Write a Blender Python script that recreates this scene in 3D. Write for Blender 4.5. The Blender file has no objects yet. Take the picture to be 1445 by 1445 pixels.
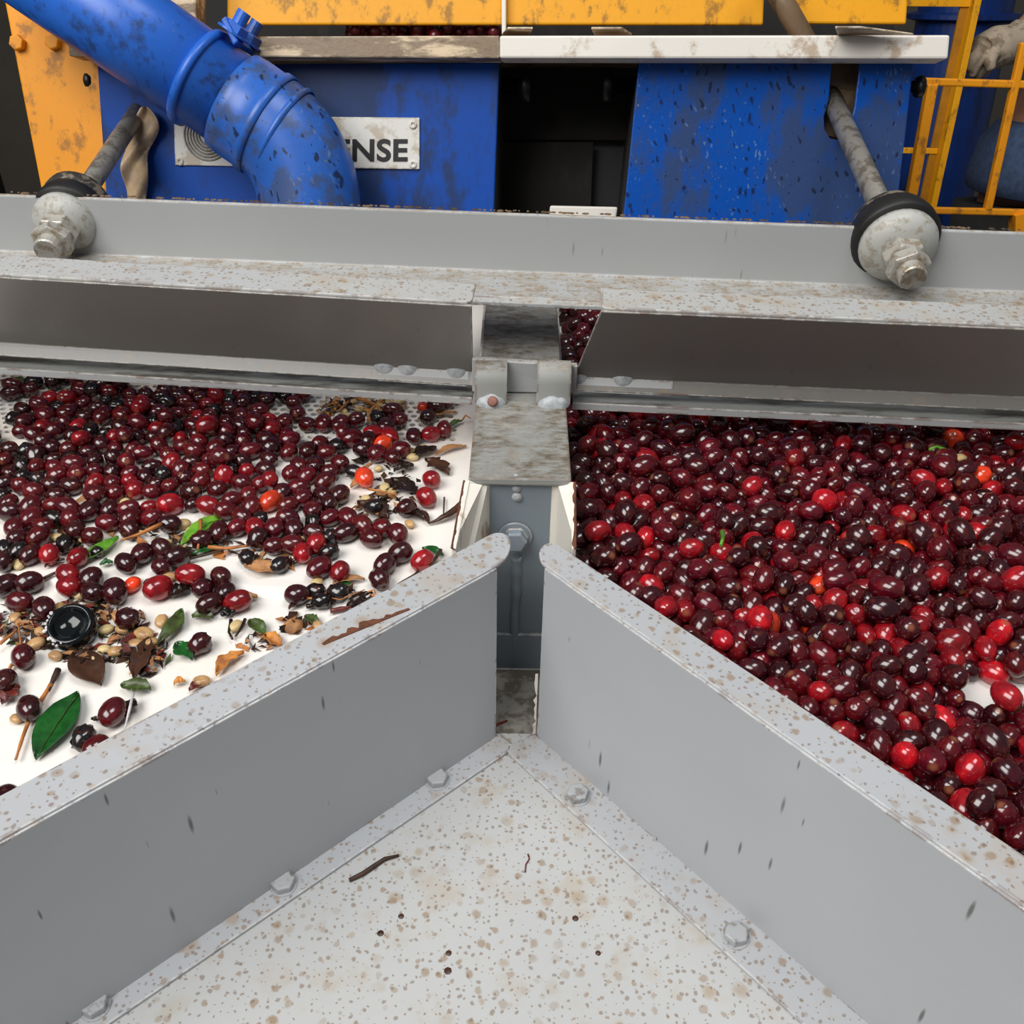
import bpy, bmesh, math, random, base64, zlib
import numpy as np
from mathutils import Vector, Matrix, Quaternion, noise

# ------------------------------------------------------------------ scene, camera, light
S = bpy.context.scene
COL = S.collection
random.seed(11)
F, TH, RO, H = 1391.0, math.radians(36.2), math.radians(1.0), 0.45
_fw = np.array([0, math.cos(TH), -math.sin(TH)])
_r0 = np.array([1., 0, 0]); _u0 = np.array([0, math.sin(TH), math.cos(TH)])
_R = math.cos(RO)*_r0 + math.sin(RO)*_u0
_U = -math.sin(RO)*_r0 + math.cos(RO)*_u0
_C = np.array([0, 0, H])
cam_data = bpy.data.cameras.new('camera')
cam = bpy.data.objects.new('camera', cam_data); COL.objects.link(cam)
cam_data.sensor_fit = 'HORIZONTAL'; cam_data.sensor_width = 36.0
cam_data.lens = 36.0*F/1445.0
cam_data.clip_start = 0.02; cam_data.clip_end = 60
cam.matrix_world = Matrix(((_R[0], _U[0], -_fw[0], 0), (_R[1], _U[1], -_fw[1], 0), (_R[2], _U[2], -_fw[2], H), (0, 0, 0, 1)))
S.camera = cam

W = bpy.data.worlds.new('overcast'); S.world = W; W.use_nodes = True
W.node_tree.nodes['Background'].inputs[0].default_value = (0.93, 0.96, 1.0, 1)
W.node_tree.nodes['Background'].inputs[1].default_value = 0.14

def area(name, loc, target, sx, sy, power, color):
    d = bpy.data.lights.new(name, 'AREA'); d.shape = 'RECTANGLE'; d.size = sx; d.size_y = sy
    d.energy = power; d.color = color
    o = bpy.data.objects.new(name, d); COL.objects.link(o); o.location = loc
    o.rotation_euler = (Vector(target)-Vector(loc)).to_track_quat('-Z', 'Y').to_euler()
    return o
area('skylight_opening', (-1.35, -0.70, 2.3), (0.0, 0.6, 0.0), 2.2, 1.6, 92, (1.0, 0.985, 0.96))
area('roof_light', (0.5, 0.4, 2.6), (0.1, 0.8, 0.0), 1.2, 0.8, 26, (0.97, 0.985, 1.0))

S.view_settings.view_transform = 'Standard'
S.view_settings.look = 'None'
S.view_settings.gamma = 1.0
S.view_settings.exposure = 0.0
S.view_settings.use_curve_mapping = False

# ------------------------------------------------------------------ projection of photo points onto real planes
def ray(u, v): return _fw + _R*(u-722.5)/F - _U*(v-722.5)/F
def at_z(u, v, z):
    d = ray(u, v); return Vector(_C + d*((z-H)/d[2]))
def at_y(u, v, y):
    d = ray(u, v); return Vector(_C + d*(y/d[1]))
def at_pl(u, v, p0, n):
    d = Vector(ray(u, v)); c = Vector(_C); return c + d*((Vector(p0)-c).dot(n)/d.dot(n))
def proj(p):
    d = np.array(p)-_C; dz = d@_fw
    return 722.5+F*(d@_R)/dz, 722.5-F*(d@_U)/dz

SK = math.radians(3.3)
E1 = Vector((math.cos(SK), -math.sin(SK), 0)); N1 = Vector((math.sin(SK), math.cos(SK), 0)); Z = Vector((0, 0, 1))
O1 = Vector((0, .700, 0))
def fr(s, t, z): return O1 + E1*s + N1*t + Z*z          # cross-frame coordinates

# ------------------------------------------------------------------ materials
def lin(c):
    return tuple(((x/255.)/12.92 if x/255. <= .04045 else ((x/255.+.055)/1.055)**2.4) for x in c[:3])
def rgba(c): return (*lin(c), 1)
class NT:
    def __init__(s, name):
        s.m = bpy.data.materials.new(name); s.m.use_nodes = True; s.t = s.m.node_tree
        s.b = s.t.nodes['Principled BSDF']
    def n(s, kind, ins=None, **kw):
        x = s.t.nodes.new(kind)
        for k, v in kw.items(): setattr(x, k, v)
        for k, v in (ins or {}).items():
            if isinstance(v, bpy.types.NodeSocket): s.t.links.new(v, x.inputs[k])
            else: x.inputs[k].default_value = v
        return x
    def math(s, op, a, b=0.0, clamp=False):
        return s.n('ShaderNodeMath', {0: a, 1: b}, operation=op, use_clamp=clamp).outputs[0]
    def mix(s, fac, a, b, mode='MIX'):
        x = s.n('ShaderNodeMix', data_type='RGBA', blend_type=mode)
        for i, v in ((0, fac), (6, a), (7, b)):
            if isinstance(v, bpy.types.NodeSocket): s.t.links.new(v, x.inputs[i])
            else: x.inputs[i].default_value = v
        return x.outputs[2]
    def ramp(s, x, lo, hi):
        return s.n('ShaderNodeMapRange', {0: x, 1: lo, 2: hi, 3: 0.0, 4: 1.0}, interpolation_type='SMOOTHSTEP').outputs[0]
    def coord(s, scale=(1, 1, 1), rot=(0, 0, 0)):
        c = s.n('ShaderNodeTexCoord').outputs['Object']
        return s.n('ShaderNodeMapping', {0: c, 2: rot, 3: scale}).outputs[0]
    def noise(s, vec, scale, detail=3.0, rough=.55):
        return s.n('ShaderNodeTexNoise', {'Vector': vec, 'Scale': scale, 'Detail': detail, 'Roughness': rough}).outputs[0]
    def spots(s, vec, scale, rmin, rmax, keep, soft=.55, flat=False):
        """Drops: one disc per Voronoi cell, size and presence drawn per cell."""
        v = s.n('ShaderNodeTexVoronoi', {'Vector': vec, 'Scale': scale, 'Randomness': 1.0}, feature='F1', voronoi_dimensions='2D' if flat else '3D')
        c = s.n('ShaderNodeSeparateColor', {0: v.outputs['Color']})
        on = s.math('LESS_THAN', c.outputs[0], keep)
        r = s.math('MULTIPLY_ADD', s.math('POWER', c.outputs[1], 2.0), rmax-rmin)
        r.node.inputs[2].default_value = rmin
        q = s.math('DIVIDE', v.outputs['Distance'], r)
        m = s.n('ShaderNodeMapRange', {0: q, 1: 1.0, 2: soft, 3: 0.0, 4: 1.0}, interpolation_type='SMOOTHSTEP').outputs[0]
        return s.math('MULTIPLY', m, on), c.outputs[2]
    def edge(s, rad):
        g = s.n('ShaderNodeNewGeometry').outputs['Normal']
        bv = s.n('ShaderNodeBevel', {'Radius': rad}, samples=6).outputs[0]
        d = s.n('ShaderNodeVectorMath', {0: g, 1: bv}, operation='DOT_PRODUCT').outputs['Value']
        return s.ramp(s.math('SUBTRACT', 1.0, d), .02, .16)
    def out(s, base, rough=.5, metal=0.0, bump=None, bs=.2, bd=.001, **kw):
        for k, v in (('Base Color', base), ('Roughness', rough), ('Metallic', metal), *kw.items()):
            if isinstance(v, bpy.types.NodeSocket): s.t.links.new(v, s.b.inputs[k])
            else: s.b.inputs[k].default_value = v
        if bump is not None:
            b = s.n('ShaderNodeBump', {'Height': bump, 'Strength': bs, 'Distance': bd})
            s.t.links.new(b.outputs[0], s.b.inputs['Normal'])
        return s.m

def paint(name, col, spot=1.0, streak=.7, rust=.25, rough=.42, dirt=0.0, dirtcol=(112, 98, 78), chip=(236, 230, 220)):
    """Grey machine paint: dried splashes on the faces that lie flat, thin runs on the upright ones, chips along the edges."""
    k = NT(name); v = k.coord()
    nz = k.n('ShaderNodeSeparateXYZ', {0: k.n('ShaderNodeNewGeometry').outputs['Normal']}).outputs[2]
    up = k.ramp(nz, .55, .85)
    warp = k.n('ShaderNodeTexNoise', {'Vector': v, 'Scale': 160.0, 'Detail': 2.0}).outputs['Color']
    vw = k.n('ShaderNodeVectorMath', {0: v, 1: k.n('ShaderNodeVectorMath', {0: warp, 3: .0042}, operation='SCALE').outputs[0]}, operation='ADD').outputs[0]
    big, r1 = k.spots(vw, 52, .08, .42, .62, .25, True)
    mid, r2 = k.spots(vw, 105, .10, .42, .75, .45, True)
    sml, r3 = k.spots(vw, 230, .12, .42, .60, .5, True)
    patch = k.ramp(k.noise(v, 16.0, 3.0), .34, .62)
    base = k.mix(k.math('MULTIPLY', k.ramp(k.noise(v, 7.0, 5.0), .35, .75), .35), rgba(col), rgba(tuple(min(255, c*1.07) for c in col)))
    film = k.math('MULTIPLY', k.math('MULTIPLY', k.ramp(k.noise(v, 34.0, 5.0), .50, .72), up), .35*spot)
    base = k.mix(film, base, rgba((176, 158, 132)))
    for msk, fac, cc in ((big, .55, (160, 134, 100)), (mid, .68, (146, 120, 90)), (sml, .62, (122, 98, 76))):
        f = k.math('MULTIPLY', k.math('MULTIPLY', msk, up), fac*min(1, spot))
        if msk is not sml: f = k.math('MULTIPLY', f, k.math('ADD', patch, .25, True))
        base = k.mix(f, base, rgba(cc))
    if dirt > 0:
        dn = k.math('MULTIPLY', k.ramp(k.noise(k.coord((1, 2.6, 1)), 70.0, 7.0, .75), .36, .66), dirt)
        dn = k.math('MULTIPLY', dn, k.math('ADD', k.ramp(k.noise(v, 26.0, 4.0), .38, .58), .35, True))
        base = k.mix(k.math('MULTIPLY', dn, up), base, rgba(dirtcol))
    # runs on the upright faces
    vs = k.coord((1, 1, .16), (math.radians(4), math.radians(5), 0))
    st, _ = k.spots(vs, 130, .05, .24, .45, .3)
    base = k.mix(k.math('MULTIPLY', k.math('MULTIPLY', st, k.math('SUBTRACT', 1.0, up)), streak), base, rgba((58, 54, 50)))
    ed = k.edge(.0022)
    nn = k.noise(v, 110.0, 4.0, .65)
    base = k.mix(k.math('MULTIPLY', ed, k.ramp(nn, .42, .55)), base, rgba(chip))
    base = k.mix(k.math('MULTIPLY', k.edge(.004), k.ramp(k.noise(v, 48.0, 5.0, .7), .62-.25*rust, .66-.2*rust)), base, rgba((104, 66, 44)))
    return k.out(base, rough, 0.0, k.noise(v, 420.0, 2.0), .06, .0006)

def worn(name, col, dirtcol, amount=.5, scale=26.0, rough=.45, stretch=(1, 1, .35), edgecol=None, fleck=0.0, metal=0.0, bump=.12):
    """Painted metal with dirt worn in patches and fine scratches."""
    k = NT(name); v = k.coord(stretch); v0 = k.coord()
    cm_ = .60-.15*amount
    a = k.ramp(k.noise(v, scale, 7.0, .68), cm_-.05, cm_+.06)
    b = k.ramp(k.noise(v, scale*4.3, 5.0, .7), .50, .70)
    base = k.mix(k.math('MULTIPLY', k.noise(v0, 6.0), .35), rgba(col), rgba(tuple(c*.82 for c in col)))
    base = k.mix(k.math('MULTIPLY', a, .75), base, rgba(dirtcol))
    base = k.mix(k.math('MULTIPLY', k.math('MULTIPLY', b, .45), amount), base, rgba(dirtcol))
    if fleck > 0:
        xyz = k.n('ShaderNodeSeparateXYZ', {0: v0})
        vs = k.n('ShaderNodeCombineXYZ', {0: k.math('ADD', xyz.outputs[0], k.math('MULTIPLY', xyz.outputs[2], .22)), 1: k.math('MULTIPLY', k.math('ADD', xyz.outputs[2], xyz.outputs[1]), .40)}).outputs[0]
        wv = k.n('ShaderNodeTexNoise', {'Vector': v0, 'Scale': 90.0, 'Detail': 2.0}).outputs['Color']
        vs = k.n('ShaderNodeVectorMath', {0: vs, 1: k.n('ShaderNodeVectorMath', {0: wv, 3: .010}, operation='SCALE').outputs[0]}, operation='ADD').outputs[0]
        f1, _ = k.spots(vs, 120, .05, .34, .75, .4, True)
        f2, _ = k.spots(vs, 210, .06, .34, .6, .4, True)
        base = k.mix(k.math('MULTIPLY', k.math('MULTIPLY', f2, k.ramp(k.noise(v0, 12.0), .42, .6)), fleck), base, rgba((96, 122, 158)))
        base = k.mix(k.math('MULTIPLY', f1, fleck), base, rgba((22, 26, 40)))
    if edgecol:
        base = k.mix(k.math('MULTIPLY', k.edge(.003), k.ramp(k.noise(v0, 90.0, 4.0), .40, .56)), base, rgba(edgecol))
    return k.out(base, rough, metal, k.noise(v0, 160.0, 4.0), bump, .0008)

def plain(name, col, rough=.5, metal=0.0, var=.25, scale=60.0, col2=None, bump=.15, **kw):
    k = NT(name); v = k.coord()
    c2 = col2 or tuple(c*.62 for c in col)
    base = k.mix(k.math('MULTIPLY', k.ramp(k.noise(v, scale, 5.0, .65), .38, .68), var if not col2 else 1.0), rgba(col), rgba(c2))
    return k.out(base, rough, metal, k.noise(v, scale*3, 3.0), bump, .0006, **kw)

M = {}
M['paint_guide'] = paint('grey_paint_guide', (176, 178, 181), 1.0, .75, .35)
M['paint_plate'] = paint('grey_paint_plate', (184, 185, 184), 1.25, .6, .2)
M['paint_post'] = paint('grey_paint_post', (150, 151, 147),   .5, .8, .7, rough=.6, dirt=1.0, dirtcol=(98, 84, 64), chip=(196, 192, 184))
M['paint_panel_shaded'] = paint('grey_paint_panel_shaded', (122, 120, 116), 1.1, .3, .2, rough=.32)  # same folded sheet as the flange; its shade is put into this darker colour
M['paint_beam'] = paint('grey_paint_beam', (172, 174, 174), 1.0, .35, .5, dirt=.75, dirtcol=(140, 122, 94))
M['paint_recess'] = paint('grey_paint_recess', (128, 138, 146), .3, .5, .1)
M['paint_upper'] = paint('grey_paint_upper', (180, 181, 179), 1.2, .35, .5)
M['lip'] = worn('dirty_lip_paint', (140, 142, 138), (62, 54, 44), .7, 40, stretch=(.2, 1, 1))
M['cream'] = worn('cream_paint_rusty', (238, 232, 220), (150, 110, 80), .02, 40)
M['bolt'] = worn('painted_bolt', (176, 178, 180), (120, 112, 104), .25, 120, stretch=(1, 1, 1))
M['weld'] = plain('weld_bead', (176, 180, 182), .4, 0, .5, 200, bump=.5)
M['rust'] = plain('rust', (112, 66, 44), .85, 0, .7, 240, bump=.6)
M['rubber'] = plain('black_rubber', (26, 25, 24), .55, 0, .4, 120)
M['dusty_rubber'] = worn('dusty_rubber', (40, 37, 33), (134, 122, 104), .45, 110, stretch=(1, 1, 1), rough=.7)
M['steel'] = worn('dull_steel', (150, 146, 138), (92, 82, 68), .5, 60, metal=.35, rough=.45, stretch=(1, 1, 1))
M['nut'] = worn('galvanised_nut', (196, 192, 182), (146, 126, 100), .45, 110, metal=.35, rough=.35, stretch=(1, 1, 1))
M['dome'] = worn('painted_dome', (188, 188, 182), (150, 140, 120), .3, 90, stretch=(1, 1, 1))
M['blue'] = worn('blue_machine_paint', (4, 72, 166), (34, 46, 62), .66, 14, edgecol=(30, 100, 205), rough=.5)
M['blue_wet'] = worn('blue_machine_paint_flaked', (6, 76, 168), (56, 68, 88), .50, 16, edgecol=(30, 100, 205), rough=.3, fleck=.8, bump=.35)
M['pipe'] = worn('blue_pipe', (40, 104, 206), (40, 54, 84), .16, 17, rough=.36, fleck=.3, stretch=(1, 1, 1))
M['elbow'] = worn('blue_elbow', (44, 100, 190), (66, 78, 104), .48, 30, rough=.35, fleck=.85, stretch=(1, 1, 1))
M['yellow'] = worn('yellow_paint', (244, 168, 4), (130, 90, 30), .16, 44, rough=.5, edgecol=(250, 190, 40), stretch=(1, 1, .6))
M['orange'] = worn('orange_yellow_paint', (250, 160, 14), (150, 100, 40), .18, 50, rough=.5, stretch=(1, 1, .6))
M['rail_white'] = worn('white_rail_clean', (236, 230, 220), (170, 142, 112), -.02, 30, edgecol=(250, 246, 240), stretch=(1, 1, 1))
M['rail_rust'] = worn('white_rail_rusty', (222, 198, 164), (84, 60, 40), 1.05, 40, edgecol=(248, 240, 226), stretch=(.25, 1, 1), bump=.5)
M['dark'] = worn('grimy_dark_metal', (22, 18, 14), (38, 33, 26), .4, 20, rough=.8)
M['brown'] = worn('brown_grimy_metal', (120, 98, 74), (52, 40, 30), .5, 26)
M['plate_white'] = worn('nameplate_paint', (222, 220, 212), (176, 160, 138), .16, 40, edgecol=(120, 100, 80), stretch=(1, 1, 1))
M['ink'] = plain('black_ink', (14, 14, 16), .5)
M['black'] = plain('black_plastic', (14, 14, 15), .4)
M['film'] = plain('torn_plastic_film', (206, 178, 140), .25, 0, .4, 60, col2=(170, 150, 130), bump=.4, **{'Transmission Weight': .25})
for mm in ('blue', 'blue_wet'): M[mm].node_tree.nodes['Principled BSDF'].inputs['Specular IOR Level'].default_value = .25
k = NT('white_tray_plastic'); v = k.coord()
base = k.mix(k.math('MULTIPLY', k.ramp(k.noise(v, 9.0, 4.0), .42, .72), .55), rgba((240, 236, 230)), rgba((240, 224, 204)))
sp, _ = k.spots(v, 90, .02, .06, .2)
base = k.mix(k.math('MULTIPLY', k.ramp(k.noise(v, 26.0, 5.0, .7), .56, .75), .35), base, rgba((206, 186, 160)))
base = k.mix(k.math('MULTIPLY', sp, .6), base, rgba((120, 80, 56)))
M['tray'] = k.out(base, .22, 0, k.noise(v, 22.0, 3.0), .15, .003)
M['tray'].name = 'white_tray_plastic'
k = NT('concrete_wall'); v = k.coord()
M['wall'] = k.out(k.mix(k.noise(v, 5.0, 6.0), rgba((96, 90, 82)), rgba((62, 58, 52))), .9, 0, k.noise(v, 40.0, 5.0), .4, .004)
M['floor'] = plain('concrete_floor', (62, 58, 54), .85, 0, .5, 6)
M['drum'] = worn('drum_blue', (10, 46, 112), (10, 24, 50), .4, 8)
M['glove'] = worn('soiled_glove_cloth', (176, 160, 138), (104, 88, 70), .5, 40, rough=.9, stretch=(1, 1, 1))
M['skin'] = plain('skin', (178, 124, 100), .5, 0, .2, 30)
M['denim'] = plain('denim', (62, 80, 112), .85, 0, .6, 90)
M['trouser'] = plain('dark_trouser', (38, 36, 35), .9, 0, .5, 60)

def cherry_mat(name, per_object):
    k = NT(name)
    if per_object: c = k.n('ShaderNodeObjectInfo').outputs['Color']
    else: c = k.n('ShaderNodeAttribute', attribute_name='Col').outputs['Color']
    tip = k.n('ShaderNodeAttribute', attribute_name='tip').outputs['Fac']
    pos = k.n('ShaderNodeNewGeometry').outputs['Position']
    n1 = k.noise(pos, 130.0, 3.0)
    base = k.mix(k.ramp(n1, .40, .70), c, k.mix(1.0, c, (1.9, 1.5, 1.2, 1), 'MULTIPLY'))
    base = k.mix(k.math('MULTIPLY', k.ramp(k.noise(pos, 210.0, 4.0), .57, .70), .5), base, rgba((104, 46, 26)))
    base = k.mix(k.math('MULTIPLY', tip, .62), base, rgba((150, 92, 62)))
    return k.out(base, k.math('MULTIPLY_ADD', k.noise(pos, 300.0), .14, False), 0, k.noise(pos, 380.0, 2.0), .10, .0006, **{'Specular IOR Level': .85})
M['cherry'] = cherry_mat('coffee_cherry_skin', True)
M['cherry_mass'] = cherry_mat('coffee_cherry_skin_mass', False)
for mm in ('cherry', 'cherry_mass'):
    for nd in M[mm].node_tree.nodes:
        if nd.type == 'MATH' and nd.operation == 'MULTIPLY_ADD': nd.inputs[2].default_value = .10

# ------------------------------------------------------------------ mesh helpers
class MB:
    def __init__(s): s.v = []; s.f = []; s.mi = []; s.sm = []
    def add(s, vs, fs, mi=0, smooth=False):
        o = len(s.v); s.v += [tuple(p) for p in vs]
        for f in fs: s.f.append([i+o for i in f]); s.mi.append(mi); s.sm.append(smooth)
        return s
    def prism(s, poly, off, mi=0):
        n = len(poly); off = Vector(off); a = [Vector(p) for p in poly]; b = [p+off for p in a]
        return s.add(a+b, [list(range(n))[::-1], list(range(n, 2*n))] + [(i, (i+1) % n, n+(i+1) % n, n+i) for i in range(n)], mi)
    def box(s, c, ex, ey, ez, mi=0):
        c = Vector(c); ex, ey, ez = Vector(ex), Vector(ey), Vector(ez)
        return s.prism([c-ex-ey-ez, c+ex-ey-ez, c+ex+ey-ez, c-ex+ey-ez], ez*2, mi)
    def tube(s, path, rad, n=14, mi=0, cap=True):
        P = [Vector(p) for p in path]; m = len(P)
        if not hasattr(rad, '__len__'): rad = [rad]*m
        t0 = (P[1]-P[0]).normalized(); up = t0.orthogonal().normalized(); vs = []
        for i in range(m):
            t = ((P[min(i+1, m-1)]-P[max(i-1, 0)])).normalized()
            up = (up - t*up.dot(t)).normalized(); bi = t.cross(up)
            for j in range(n):
                a = 2*math.pi*j/n; vs.append(P[i]+(up*math.cos(a)+bi*math.sin(a))*rad[i])
        fs = [(i*n+j, i*n+(j+1) % n, (i+1)*n+(j+1) % n, (i+1)*n+j) for i in range(m-1) for j in range(n)]
        s.add(vs, fs, mi, True)
        if cap: s.add(vs[:n], [list(range(n))[::-1]], mi); s.add(vs[-n:], [list(range(n))], mi)
        return s
    def lathe(s, c, ax, prof, n=28, mi=0, smooth=True):
        c = Vector(c); ax = Vector(ax).normalized(); u = ax.orthogonal().normalized(); w = ax.cross(u); vs = []
        for r, h in prof:
            for j in range(n):
                a = 2*math.pi*j/n; vs.append(c+ax*h+(u*math.cos(a)+w*math.sin(a))*max(r, 1e-5))
        m = len(prof)
        return s.add(vs, [(i*n+j, i*n+(j+1) % n, (i+1)*n+(j+1) % n, (i+1)*n+j) for i in range(m-1) for j in range(n)], mi, smooth)
    def hexa(s, c, ax, r, h, rot=0.0, mi=0, dome=.12):
        c = Vector(c); ax = Vector(ax).normalized(); u = ax.orthogonal().normalized(); w = ax.cross(u)
        R = lambda rr, hh, n: [c+ax*hh+(u*math.cos(rot+2*math.pi*j/n)+w*math.sin(rot+2*math.pi*j/n))*rr for j in range(n)]
        vs = R(r, 0, 6)+R(r, h*(1-dome), 6)+R(r*.86, h, 6)
        fs = [list(range(6))[::-1], list(range(12, 18))]
        for k0 in (0, 6): fs += [(k0+j, k0+(j+1) % 6, k0+6+(j+1) % 6, k0+6+j) for j in range(6)]
        return s.add(vs, fs, mi)
    def grid(s, rows, mi=0, smooth=False, close=False):
        m = len(rows); n = len(rows[0]); vs = [p for r in rows for p in r]
        return s.add(vs, [(i*n+j, i*n+j+1, (i+1)*n+j+1, (i+1)*n+j) for i in range(m-1) for j in range(n-1)], mi, smooth)
    def build(s, name, mat, parent=None, bevel=0.0, solid=0.0, seg=2, off=-1.0, sub=0):
        me = bpy.data.meshes.new(name); me.from_pydata(s.v, [], s.f)
        for m_ in (mat if isinstance(mat, (list, tuple)) else [mat]): me.materials.append(M[m_] if isinstance(m_, str) else m_)
        me.polygons.foreach_set('material_index', s.mi); me.polygons.foreach_set('use_smooth', s.sm)
        bm = bmesh.new(); bm.from_mesh(me); bmesh.ops.remove_doubles(bm, verts=bm.verts, dist=2e-6)
        if not solid: bmesh.ops.recalc_face_normals(bm, faces=bm.faces)
        bm.to_mesh(me); bm.free(); me.update()
        o = bpy.data.objects.new(name, me); COL.objects.link(o)
        if parent is not None: attach(o, parent)
        if solid:
            q = o.modifiers.new('thickness', 'SOLIDIFY'); q.thickness = solid; q.offset = off
        if bevel:
            q = o.modifiers.new('bevel', 'BEVEL'); q.width = bevel; q.segments = seg; q.limit_method = 'ANGLE'; q.angle_limit = math.radians(28)
        if sub:
            q = o.modifiers.new('sub', 'SUBSURF'); q.levels = sub; q.render_levels = sub
        return o
def attach(o, parent):
    o.parent = parent; o.matrix_parent_inverse = Matrix.Translation(parent.location).inverted() if parent.parent is None else parent.matrix_parent_inverse.copy()
    if parent.parent is not None: o.matrix_parent_inverse = Matrix.Identity(4)
def tag(o, label=None, cat=None, group=None, kind=None):
    if label: o['label'] = label
    if cat: o['category'] = cat
    if group: o['group'] = group
    if kind: o['kind'] = kind
    return o
def thing(name, loc, label, cat, group=None):
    o = bpy.data.objects.new(name, None); COL.objects.link(o); o.location = loc; o.empty_display_size = .02
    return tag(o, label, cat, group)

# ------------------------------------------------------------------ heights
ZF, ZP, ZT = .045, -.119, .066
LEAN = math.radians(20); G = Vector((math.sin(SK)*math.sin(LEAN), math.cos(SK)*math.sin(LEAN), math.cos(LEAN)))   # up direction of the machine behind
NB = E1.cross(G) * -1        # pointing towards the viewer
if NB.y > 0: NB = -NB
PB = Vector((0, .985, .12))   # a point on the blue front
def bl(u, v, out=0.0):        # point on the blue front plane moved out towards the viewer
    return at_pl(u, v, PB+NB*out, NB)

# ------------------------------------------------------------------ the hall
def struct(o): return tag(o, kind='structure')
mb = MB(); mb.box((0, 2.2, -.95), (3.2, 0, 0), (0, 4.6, 0), (0, 0, .05)); struct(mb.build('floor', 'floor'))
mb = MB(); mb.box((0, 3.6, .6), (3.2, 0, 0), (0, .06, 0), (0, 0, 1.5)); struct(mb.build('wall_back', 'wall'))
mb = MB(); mb.box((-1.9, 2.3, .6), (.05, 0, 0), (0, 1.3, 0), (0, 0, 1.5)); struct(mb.build('wall_left', 'dark'))

# ------------------------------------------------------------------ left sorting tray
t = thing('sorting_tray', (-.23, .55, 0), 'white plastic tray with a perforated far strip, left of the grey divider', 'tray')
STEP = .0035
ya = lambda x: .5165 - .065*(x+.15)            # ridge where the sheet steps down
yb = lambda x: .472 - .05*(x+.2)
XR = -.033
FX, FY = tuple(at_z(38, 1167, ZF)[:2])
ymin = lambda x: max(.10, .494+.885*(x+.008))+.014
def tray_row(x, zz=0.0):
    return [(x_, max(y_, ymin(x_)), z_) for x_, y_, z_ in _row(x, ya(x), yb(x))]
def _row(x, a, b):
    return [(x, .715, 0), (x, .60, 0), (x, a+.012, 0), (x, a+.004, .0006), (x, a, 0), (x, a-.005, -STEP*.8), (x, a-.010, -STEP), (x, b+.006, -STEP), (x, b, -STEP-.0012), (x, .36, -STEP-.0012), (x, .14, -STEP-.0012)]
mb = MB(); mb.grid([tray_row(x) for x in (-.62, -.45, -.32, FX-.0001, FX+.0001, -.21, -.18, -.14, -.1, -.06, XR)])
mb.build('tray_sheet', 'tray', t, solid=.003)
# perforated strip: real slots, staggered
mb = MB(); x0, x1, y0, y1 = -.60, -.048, .715, 1.01
nx = int((x1-x0)/.0080); ny = int((y1-y0)/.0074); dx = (x1-x0)/nx; dy = (y1-y0)/ny
for j in range(ny):
    sh = dx/2 if j % 2 else 0
    for i in range(nx):
        cx = x0+dx*(i+.5)+sh; cy = y0+dy*(j+.5)
        if j % 2 and i == nx-1: continue
        hw, hh = dx*.36, dy*.30
        o = [(cx-dx/2, cy-dy/2, 0), (cx, cy-dy/2, 0), (cx+dx/2, cy-dy/2, 0), (cx+dx/2, cy+dy/2, 0), (cx, cy+dy/2, 0), (cx-dx/2, cy+dy/2, 0)]
        h = [(cx-hw*.55, cy-hh, 0), (cx, cy-hh*1.05, 0), (cx+hw*.55, cy-hh, 0), (cx+hw, cy, 0), (cx+hw*.55, cy+hh, 0), (cx, cy+hh*1.05, 0), (cx-hw*.55, cy+hh, 0), (cx-hw, cy, 0)]
        w = [(p[0]*.06+cx*0+p[0]*.94, p[1], -.0025) for p in h]
        fs = [(0, 1, 7, 6), (1, 2, 8, 7), (2, 3, 9, 8), (3, 4, 10, 9), (4, 5, 11, 10), (5, 5, 12, 11)]
        fs = [(0, 1, 7, 6), (1, 2, 8, 7), (2, 9, 8), (2, 3, 9), (3, 10, 9), (3, 4, 11, 10), (4, 5, 12, 11), (5, 13, 12), (5, 0, 13), (0, 6, 13)]
        mb.add(o+h, fs); mb.add(h+w, [(q, (q+1) % 8, 8+(q+1) % 8, 8+q) for q in range(8)])
    if sh: mb.add([(x0, y0+dy*j, 0), (x0+sh, y0+dy*j, 0), (x0+sh, y0+dy*(j+1), 0), (x0, y0+dy*(j+1), 0)], [(0, 1, 2, 3)])
    xa = x0+dx*(nx-(1 if sh else 0))+sh
    mb.add([(xa, y0+dy*j, 0), (XR, y0+dy*j, 0), (XR, y0+dy*(j+1), 0), (xa, y0+dy*(j+1), 0)], [(0, 1, 2, 3)])
mb.build('perforated_sheet', 'tray', t)
mb = MB(); mb.box((-.325, .86, -.03), (.275, 0, 0), (0, .15, 0), (0, 0, .004)); mb.build('underpan', 'dark', t)

t = thing('cherry_tray', (.28, .5, 0), 'white tray under the deep heap of red cherries, right of the divider', 'tray')
mb = MB(); mb.prism([(.0435, 1.03, -.0045), (.0435, .495, -.0045), (.40, .098, -.0045), (.60, .06, -.0045), (.60, 1.03, -.0045)], Z*.0045); mb.build('tray_sheet', 'tray', t, bevel=.001)
mb = MB(); c = at_z(1402, 1000, 0.0); mb.tube([c+Vector((-.05, .003, .0001)), c+Vector((0, -.003, .0003)), c+Vector((.06, -.006, .0001))], .0006, 6); mb.build('seam', 'steel', t)

# ------------------------------------------------------------------ speckled base plate between the guides
t = tag(MB().prism([(-.55, .02, ZP-.006), (.55, .02, ZP-.006), (.55, .20, ZP-.006), (.03, .64, ZP-.006), (-.03, .64, ZP-.006), (-.55, .20, ZP-.006)], (0, 0, .006)).build('base_plate', 'paint_plate', None, bevel=.001),
        'speckled pale grey steel plate between the two angled guides', 'steel plate')

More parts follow.
